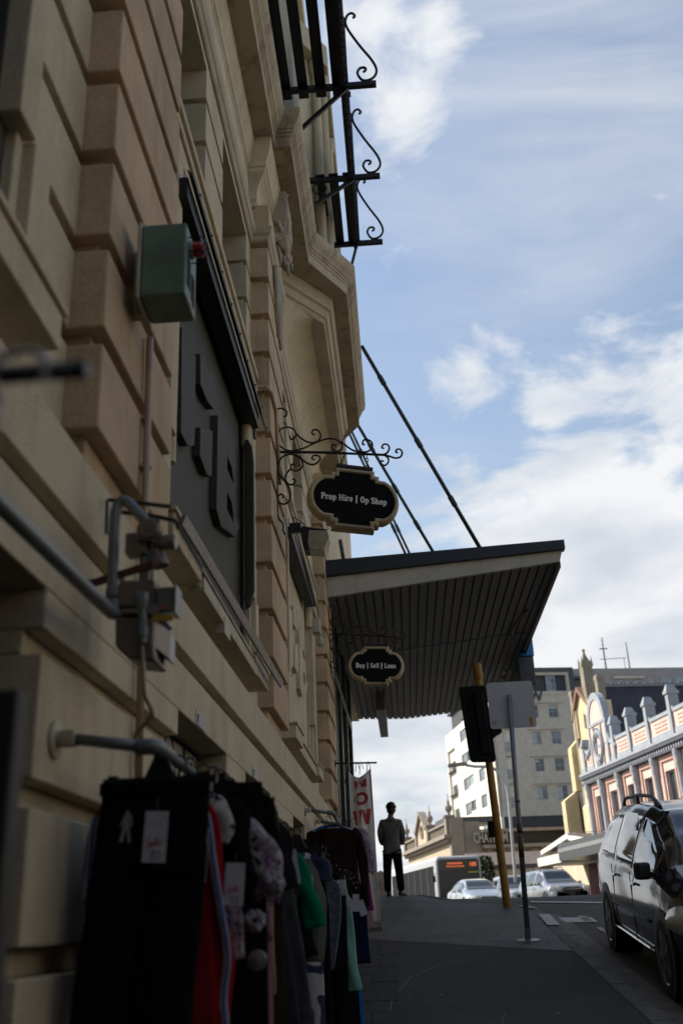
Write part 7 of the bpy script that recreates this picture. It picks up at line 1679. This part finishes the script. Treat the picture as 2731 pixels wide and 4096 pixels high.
m = MB(); pf.box(m, near_s, far_s, .3, 10, zbase, zcor-.2); m.build('core', PNK, pk)
for h in holes: window(pf, pk, 'A', h, BLG, WG2, ((), (.45,)), rec=.22, fw=.06)
m = MB()
for h in holes:
    if h[2] < zcor-5: continue
    g = .28
    pf.box(m, h[0]-g, h[0]-g+.14, -.07, 0, h[2]-.3, h[3]+.45); pf.box(m, h[1]+g-.14, h[1]+g, -.07, 0, h[2]-.3, h[3]+.45); pf.box(m, h[0]-g, h[1]+g, -.09, 0, h[3]+.45, h[3]+.62)
m.build('window_architrave', PNK2, pk)
for a in cs_:
    m = MB(); c = Vector(pf.P(a, -.12, 0)); m.lathe((c.x, c.y, zcor-5.2), [(.19, 0), (.19, .3), (.15, .4), (.14, 3.6), (.13, 3.95), (.2, 4.1), (.17, 4.3), (.24, 4.55), (.24, 4.75)], 14)
    pf.box(m, a-.2, a+.2, -.28, .02, zcor-5.6, zcor-5.2); m.lathe((c.x, c.y, zcor-9.6), [(.19, 0), (.15, .3), (.14, 3.4), (.22, 3.8)], 12)
    cl_ = m.build('column', BLG, pk, smooth=35)
    k_ = MB(); 
    for q in range(3): k_.sphere((c.x-.06*q, c.y-.05, zcor-.75+.15*q), .11, 8, 6)
    k_.build('capital', mat('lilac_capital', (.33, .27, .36), .7, var=.4, vs=9), cl_)
m = MB(); pf.box(m, near_s, far_s, -.32, 0, zcor-5.75, zcor-5.55); m.build('string_band', BLG, pk)
m = MB(); pf.box(m, near_s-.3, far_s+.1, -.36, 0, zcor-.10, zcor+.06); pf.box(m, near_s, far_s, -.30, 0, zcor-.42, zcor-.32); m.build('cornice', DKT, pk)
m = MB(); pf.box(m, near_s-.3, far_s+.1, -.34, .0, zcor+.10, zcor+.24)
n_ = int((far_s-near_s)/.28)
for k in range(n_): pf.box(m, near_s+k*.28, near_s+k*.28+.13, -.27, -.0, zcor-.30, zcor-.12)
m.build('dentil_cornice', BLG, pk)
m = MB(); pf.box(m, near_s, far_s, -.1, .25, zcor+.24, zcor+1.45); m.build('parapet_wall', PNK, pk)
m = MB(); pf.box(m, near_s, far_s, -.14, .3, zcor+.24, zcor+.55); 
for a, b in zip(cs_, cs_[1:]):
    L0, L1 = min(a, b), max(a, b)
    pf.poly(m, [(L0, -.16, zcor+1.75), (L0+.35, -.16, zcor+1.45), (L1-.35, -.16, zcor+1.45), (L1, -.16, zcor+1.75), (L1, -.16, zcor+1.58), (L1-.3, -.16, zcor+1.28), (L0+.3, -.16, zcor+1.28), (L0, -.16, zcor+1.58)], (0, .5, 0))
m.build('parapet_coping', BLG, pk)
m = MB()
for a, b in zip(cs_, cs_[1:]):
    c = (a+b)/2; w = abs(a-b)*.27
    for q in range(3): pf.box(m, c-w, c+w, -.125, -.1, zcor+.68+q*.18, zcor+.74+q*.18)
m.build('parapet_panel', PNK2, pk)
for i, a in enumerate(cs_):
    m = MB(); h = 2.15 if i >= 2 else 1.7
    pf.box(m, a-.15, a+.15, -.22, .3, zcor+.24, zcor+h); pf.box(m, a-.21, a+.21, -.28, .36, zcor+h, zcor+h+.14)
    m.hexa([pf.P(a-.18, -.26, zcor+h+.14), pf.P(a+.18, -.26, zcor+h+.14), pf.P(a+.18, .3, zcor+h+.14), pf.P(a-.18, .3, zcor+h+.14), pf.P(a-.06, -.15, zcor+h+.45), pf.P(a+.06, -.15, zcor+h+.45), pf.P(a+.06, .2, zcor+h+.45), pf.P(a-.06, .2, zcor+h+.45)])
    m.build('parapet_pier', BLG, pk)
# pediment over the far bays
_p0, _p1 = pA(515, 1300)[0], pA(700, 1200)[0]; pc = (_p0+_p1)/2; pw = abs(_p0-_p1)/2; kz = (pA(575, 1010)[1]-zcor)/4.4

m = MB(); pf.box(m, pc-pw, pc+pw, -.15, .3, zcor+kz*.24, zcor+kz*4.3); pf.poly(m, [(pc+pw*math.cos(t), -.15, zcor+kz*4.4+1.35*math.sin(t)) for t in [i*PI/14 for i in range(15)]], (0, .4, 0)); m.build('pediment_wall', PNK, pk)
m = MB()
for s_ in (-1, 1): pf.box(m, pc+s_*pw-.10, pc+s_*pw+.10, -.20, .25, zcor+kz*.24, zcor+kz*4.3); pf.box(m, pc+s_*pw*.45-.05, pc+s_*pw*.45+.05, -.22, -.1, zcor+kz*.24, zcor+kz*4.2)
pf.box(m, pc-pw-.15, pc+pw+.15, -.20, .3, zcor+kz*4.25, zcor+kz*4.5)
for k in range(15):
    t0, t1 = k*PI/15, (k+1)*PI/15; r0, r1 = pw*.80, pw+.06
    pf.poly(m, [(pc+r0*math.cos(t0), -.20, zcor+kz*4.5+1.25*math.sin(t0)), (pc+r1*math.cos(t0), -.20, zcor+kz*4.5+1.65*math.sin(t0)), (pc+r1*math.cos(t1), -.20, zcor+kz*4.5+1.65*math.sin(t1)), (pc+r0*math.cos(t1), -.20, zcor+kz*4.5+1.25*math.sin(t1))], (0, .35, 0))
R0 = .62
m.tube([pf.P(pc+R0*math.cos(t), -.2, zcor+kz*2.3+R0*1.25*math.sin(t)) for t in [i*PI/12 for i in range(25)]], .13, 8)
m.tube([pf.P(pc, -.2, zcor+kz*3.1), pf.P(pc, -.2, zcor+kz*3.9)], .12, 8); m.tube([pf.P(pc, -.2, zcor+kz*.5), pf.P(pc, -.2, zcor+kz*1.5)], .12, 8)
for s_ in (-1, 1):
    P_ = smoothline([pf.P(pc+s_*(pw+.15), -.1, zcor+kz*3.0), pf.P(pc+s_*(pw+.35), -.1, zcor+kz*2.3), pf.P(pc+s_*(pw+.9), -.1, zcor+kz*1.9), pf.P(pc+s_*(pw+1.0), -.1, zcor+kz*1.6)], 5); m.tube(P_, .14, 8)
m.build('pediment_trim', BLG, pk, smooth=35)
m = MB(); pf.box(m, pc+pw, pc+pw+.15, .0, 1.4, zcor+.3, zcor+4.2); m.build('chimney_back', YC_, pk)
# wires hanging in front of the pink building
wr = MB(); a, b = Vector(pf.P(far_s, -1.2, zcor-3.4)), Vector(pf.P(near_s, -1.5, zcor-2.2))
for dz_ in (0, .5, -.7): wr.tube([a.lerp(b, i/14)+Vector((0, 0, dz_-1.0*math.sin(PI*i/14))) for i in range(15)], .018, 5)
tag(wr.build('overhead_wire', DKC, None), 'thin overhead wires sagging in front of the pink facade', 'wire')
# ---- low shops with gable and dark street canopy
z8 = lambda u, v: (1950+u*.4981, 3100+v*.4981)
lf = Fr(*z8(880, 700), 58)
sh_ = thing('low_shop', 'low cream shop with a small white gable and a dark street canopy behind the off-roader', 'building', (lf.O.x, lf.O.y, 0))
lA = lambda u, v, o=0: lf.onA(*z8(u, v), o)
CRM = stucco('shop_cream', (.60, .52, .38), bump=0, stain=.2); TILE = mat('brown_roof_tiles', (.11, .085, .075), .8, var=.3, vs=2, bump=.6, bs=14)
e0, e1, apx = lA(490, 655), lA(890, 600), lA(712, 535)
m = MB(); lf.poly(m, [(e0[0], 0, -1), (e0[0], 0, e0[1]), (apx[0], 0, apx[1]+.1), (e1[0]-4, 0, e1[1]-.3), (e1[0]-4, 0, -1)], (0, .3, 0)); m.build('gable_wall', CRM, sh_)
m = MB()
for p0, p1 in ((e0, apx), (apx, (e1[0]-1.5, e1[1]-.1))): lf.poly(m, [(p0[0], -.5, p0[1]+.1), (p1[0], -.5, p1[1]+.2), (p1[0], -.5, p1[1]+.5), (p0[0], -.5, p0[1]+.35)], (0, .6, 0))
m.build('barge_board', mat('white_board', (.66, .64, .58), .6), sh_)
m = MB(); lf.poly(m, [(e0[0]+.3, -.3, e0[1]+.3), (apx[0], -.3, apx[1]+.45), (e1[0]-4, -.3, e1[1]-.1)], (0, 9, 0)); m.build('roof', TILE, sh_)
c0, c1 = lA(415, 715, -2.5), lA(600, 665, -2.5); c2 = lA(890, 620, -2.5)
m = MB(); lf.box(m, c1[0], c0[0], -2.6, 0, c0[1]-.15, c0[1]+.3); m.build('white_canopy', mat('white_board', (.66, .64, .58), .6), sh_)
m = MB(); lf.box(m, c2[0]-5, c1[0], -2.7, 0, c0[1]-.1, c0[1]+.75); m.build('dark_canopy', mat('dark_grey_canopy', (.05, .055, .06), .4), sh_)
m = MB(); lf.box(m, c2[0]-5, c1[0], -2.72, -2.70, c0[1]+.3, c0[1]+.5); m.build('canopy_strip', mat('pale_strip', (.2, .21, .22), .4), sh_)
m = MB(); s_, z_ = lA(850, 780); m.prism([lf.P(s_+.8*math.cos(t), -.05, z_-.6+1.6*math.sin(t)) for t in [i*PI/10 for i in range(11)]]+[lf.P(s_-.8, -.05, -1), lf.P(s_+.8, -.05, -1)][::1], lf.b*.04); m.build('dark_red_door', mat('dark_red', (.10, .015, .015), .5), sh_)
lf2 = Fr(2105, 3480, 66)
lo = thing('low_hall', 'low cream hall with a brown tiled roof behind the saloon car', 'building', (lf2.O.x, lf2.O.y, 0))
q0 = lf2.onB(1935, 3465); q1 = lf2.onB(2220, 3455); zt_ = lf2.onB(2020, 3412)[1]; ze = lf2.onB(2020, 3470)[1]
m = MB(); lf2.box(m, 0, 8, q0[0], q1[0]+3, -1, ze); m.build('wall', CRM, lo)
m = MB(); lf2.poly(m, [(-.4, q0[0]-.2, ze-.1), (-.4, q0[0]-.2, ze+.15), (4.0, q0[0]-.2, zt_+.3), (8.4, q0[0]-.2, ze+.15), (8.4, q0[0]-.2, ze-.1)], (0, q1[0]+3.2-q0[0], 0)); m.build('roof', TILE, lo)
m = MB(); lf2.box(m, -1.8, 0, q0[0]+5, q1[0]+3, ze-.9, ze-.6); lf2.box(m, -.02, 0, q0[0]+.5, q0[0]+5, ze-.35, ze-.1); m.build('white_awning', mat('white_board', (.66, .64, .58), .6), lo)
# ---- ornate building with balustrade
z9 = lambda u, v: (1550+u*.3827, 3200+v*.3827)
hf = Fr(*z9(650, 300), 78)
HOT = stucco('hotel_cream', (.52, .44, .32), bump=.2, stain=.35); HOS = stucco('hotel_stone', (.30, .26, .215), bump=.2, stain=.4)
ho = thing('balustraded_building', 'ornate cream Victorian corner building with urn finials and CHATHAM spelled along its balustrade', 'building', (hf.O.x, hf.O.y, 0))
hA_ = lambda u, v: hf.onA(*z9(u, v)); hB_ = lambda u, v: hf.onB(*z9(u, v))
zcn = hA_(640, 372)[1]; sl = hA_(210, 500)[0]
m = MB(); hf.box(m, 0, sl, 0, 9, -1, zcn-.2); m.build('wall', HOT, ho)
m = MB(); hf.box(m, -.6, sl+.3, -.6, 0, zcn-.25, zcn); hf.box(m, -.4, sl, -.35, 0, zcn-.5, zcn-.25); hf.box(m, 0, sl, -.15, 0, zcn-2.2, zcn-2.05); m.build('cornice', HOS, ho)
# arched windows on the left face
m = MB(); g = MB()
for k in range(7):
    c = 1.6+k*(sl-2)/6.5
    m.tube([hf.P(c+.62*math.cos(t), -.08, zcn-3.6+.62*math.sin(t)) for t in [i*PI/10 for i in range(11)]], .12, 6); m.tube([hf.P(c-.62, -.08, zcn-3.6), hf.P(c-.62, -.08, zcn-5.6)], .10, 6); m.tube([hf.P(c+.62, -.08, zcn-3.6), hf.P(c+.62, -.08, zcn-5.6)], .10, 6)
    g.prism([hf.P(c+.52*math.cos(t), -.03, zcn-3.6+.52*math.sin(t)) for t in [i*PI/10 for i in range(11)]]+[hf.P(c-.52, -.03, zcn-5.6), hf.P(c+.52, -.03, zcn-5.6)], hf.b*.02)
m.build('arch_moulding', HOS, ho); g.build('arched_window', WG2, ho)
def balus(par, face, s0, s1, z, mm, n=None, step=.30, h=.95):
    m = MB()
    def bx(a, b, c, d, r0, r1):
        if face == 'A': hf.box(m, a, b, r0, r1, c, d)
        else: hf.box(m, r0, r1, a, b, c, d)
    bx(s0, s1, z, z+.16, -.25, .15); bx(s0, s1, z+h-.14, z+h, -.28, .18)
    k = s0+step/2
    while k < s1: bx(k-.06, k+.06, z+.16, z+h-.14, -.12, .05); k += step
    return m.build('balustrade', mm, par)
balus(ho, 'A', 0.2, sl*.42, zcn, HOS); balus(ho, 'A', sl*.66, sl, zcn, HOS)
pc_ = sl*.54; m = MB(); m.prism([hf.P(pc_-sl*.12, -.2, zcn), hf.P(pc_-sl*.12, -.2, zcn+1.1), hf.P(pc_, -.2, zcn+2.6), hf.P(pc_+sl*.12, -.2, zcn+1.1), hf.P(pc_+sl*.12, -.2, zcn)], hf.b*.4); m.build('pediment', HOT, ho)
m = MB(); m.tube([hf.P(pc_+.5*math.cos(t), -.25, zcn+1.1+.5*math.sin(t)) for t in [i*PI/8 for i in range(17)]], .08, 6)
for A1, A2 in (((pc_-sl*.13, zcn+1.1), (pc_, zcn+2.65)), ((pc_, zcn+2.65), (pc_+sl*.13, zcn+1.1))): m.bar(hf.P(A1[0], -.15, A1[1]), hf.P(A2[0], -.15, A2[1]), .6, .18)
m.build('pediment_trim', HOS, ho)
for a in (0, sl*.40, sl*.68, sl):
    m = MB(); hf.box(m, a-.3, a+.3, -.35, .3, zcn, zcn+1.25); hf.box(m, a-.38, a+.38, -.43, .38, zcn+1.25, zcn+1.4); c = Vector(hf.P(a, 0, zcn+1.4)); m.lathe(c, [(.15, 0), (.10, .15), (.28, .45), (.25, .65), (.10, .8), (.10, .95), (.03, 1.2), (.02, 1.6)], 10); m.build('urn_pier', HOS, ho)
# right, shaded face with its columns and balcony
zr_ = hB_(900, 320)[1]; b_r = hB_(1150, 400)[0]
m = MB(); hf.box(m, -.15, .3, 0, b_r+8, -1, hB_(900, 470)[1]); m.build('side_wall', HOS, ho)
m = MB(); hf.box(m, -.5, .1, -.1, .9, -1, zcn+1.2); hf.box(m, -.25, .2, 1.0, 2.2, -1, zcn+.9)
for k in range(4): hf.box(m, -.42, -.1, 2.6+k*2.0, 2.95+k*2.0, -1, hB_(900, 500)[1])
m.build('stone_pier', HOS, ho)
za, zb_ = hB_(900, 335)[1], hB_(900, 480)[1]
m = MB(); hf.box(m, -.9, .1, 2.2, b_r+8, zb_-.25, zb_); hf.box(m, -.9, -.5, 2.2, b_r+8, za-.1, za+.12)
m.build('balcony_band', HOS, ho)
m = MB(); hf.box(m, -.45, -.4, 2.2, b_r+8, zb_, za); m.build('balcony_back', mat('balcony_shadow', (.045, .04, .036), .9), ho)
textmesh('lettering', 'CHATHAM', (za-zb_)*1.05, stucco('letter_stone', (.40, .36, .31), bump=0), ho, hf.P(-.72, hB_(1050, 400)[0], (za+zb_)/2-.02), hf.b, (0, 0, 1), .06, bold=.03, sx=.52)
m = MB(); q0, z1 = hB_(740, 235); q1, _ = hB_(985, 260); hf.box(m, 2, 5, q0-.5, q1, zcn-.5, z1+.1); hf.box(m, 1.6, 5, q0+2.0, q1+.3, zcn-.5, z1-.4); m.build('roof_house', HOT, ho)
m = MB(); hf.box(m, 1.7, 5.3, q0-.7, q0+3.2, z1+.1, z1+.55); m.build('roof_house_cap', SLT, ho)
for k in range(3): window(hf, ho, 'B', (3.3+k*2.1, 4.5+k*2.1, hB_(900, 620)[1]-.3, hB_(900, 520)[1]), HOS, WG2, rec=-.2)
# foliage beside the bus
FOL = mat('dark_foliage', (.035, .05, .022), .9, var=.5, vs=3)
def bush(U, V, Y, r, n, lab):
    d = ray(U, V); k = Y/d.y; x = d.x*k; z0 = zroad(Y, x); top = EYE+d.z*k
    t = thing('shrub', lab, 'shrub', (x, Y, z0), group='dark shrubs behind the traffic'); rs = random.Random(int(U)); m = MB()
    for _ in range(n):
        a = rs.random()*2*PI; e = rs.random(); rr = r*math.sqrt(rs.random())*(1.1-.5*e); c = Vector((x+rr*math.cos(a), Y+rr*math.sin(a), z0+.3+(top-z0-.3)*e)); s_ = .10+.10*rs.random()
        n_ = Vector((rs.uniform(-1, 1), rs.uniform(-1, 1), rs.uniform(-1, 1))).normalized(); u = n_.orthogonal().normalized()*s_; w = n_.cross(u); m.add([c-u, c+w*.6, c+u, c-w*.6], [(0, 1, 2, 3)])
    m.build('foliage', FOL, t); q = MB(); q.tube([(x, Y, z0-.2), (x+.1, Y, z0+(top-z0)*.7)], [.08, .03], 6); q.build('stem', mat('bark', (.05, .035, .025), .9), t)
bush(1925, 3430, 64, 1.0, 900, 'tall dark shrub just right of the bus'); bush(2000, 3525, 61, 1.6, 500, 'low green shrub between the bus and the hall')
# street lamp
sl_ = thing('street_lamp', 'slender white curved-arm street lamp behind the sign post', 'street lamp', fy(2060, 3500, 44))
P_ = [fy(U, V, 44) for U, V in [(2062, 3540), (2042, 3300), (2029, 3164), (2012, 3120), (1989, 3086), (1956, 3068), (1900, 3066), (1860, 3060)]]
m = MB(); m.tube(smoothline([tuple(p) for p in P_], 4), [.10]*9+[.085]*(len(P_)*4-3-18)+[.05]*9+[.05]*0 if False else .065, 10); m.build('pole', mat('lamp_white', (.42, .45, .47), .4, .2), sl_, smooth='all')
m = MB(); e = P_[-1]; m.obox(e+Vector((-.35, 0, .03)), (.4, 0, .03), (0, .14, 0), (0, 0, .07)); m.build('lamp_head', mat('lamp_head_grey', (.2, .2, .2), .5), sl_, bevel=.03)
# distant houses and lamp left of the person
DH = [(1515, 3575, 3500, 90, (.55, .50, .42), 'pale house far down the road, left of the person'), (1545, 3575, 3480, 140, (.30, .27, .25), 'brown-roofed house far down the road, seen past the person')]
for (U, Vb, Vt, Y, c, lab) in DH:
    d = ray(U, Vt); k = Y/d.y; x = d.x*k; zt_ = EYE+d.z*k; z0 = zroad(Y, x)-2
    t = thing('distant_house', lab, 'house', (x, Y, z0), group='small houses far down the road'); m = MB(); m.box(x-3.2, x+1.6, Y, Y+8, z0, zt_-1.6); m.build('wall', stucco('far_house_%d' % int(Y), c, bump=0), t)
    m = MB(); m.prism([(x-3.5, Y-.3, zt_-1.7), (x+1.9, Y-.3, zt_-1.7), (x-.8, Y-.3, zt_)], (0, 8.6, 0)); m.build('roof', TILE, t)
    for q in range(2): w = MB(); w.box(x-2.6+q*1.8, x-1.6+q*1.8, Y-.05, Y, zt_-3.6, zt_-2.3); w.build('window', WG, t)

# ---- unseen buildings added opposite and behind the viewpoint to shade the street and throw warm light back on the wall
def row(name, lab, org, adir, L_, Hh, depth, mm):
    f = Fr(1365, 2048, 10); f.O = Vector(org); f.a = Vector(adir); f.b = Vector((f.a.y, -f.a.x, 0))
    t = thing(name, lab, 'building', org); hs = []
    k = 1.5
    while k < L_-2.5:
        for z in (4.6, 8.2):
            if z+1.9 < Hh: hs.append((k, k+1.3, z, z+1.9))
        k += 3.0
    m = MB(); wall_with(f, m, 'A', 0, L_, -4, Hh, hs, .3); m.build('wall', mm, t)
    m = MB(); f.box(m, 0, L_, .3, depth, -4, Hh-.2); m.build('core', mm, t)
    m = MB(); f.box(m, -.1, L_+.1, -.35, .3, Hh, Hh+.35); f.box(m, 0, L_, -2.4, 0, 3.4, 3.7); m.build('cornice', TRIM, t)
    for h in hs: window(f, t, 'A', h, WF, WG2, ((), (.5,)), rec=.15)
row('added_opposite_terrace', 'long cream terrace added across the street for its shade and warm bounce, outside the picture on the right', (14.5, -24, 0), (0, 1, 0), 58, 10.5, 9, stucco('terrace_cream', (.60, .55, .47), bump=0))
row('added_rear_terrace', 'unseen tan terrace added behind the viewpoint for its shade', (34, -17, 0), (-1, 0, 0), 36, 11.0, 9, stucco('terrace_tan', (.34, .29, .22), bump=0))
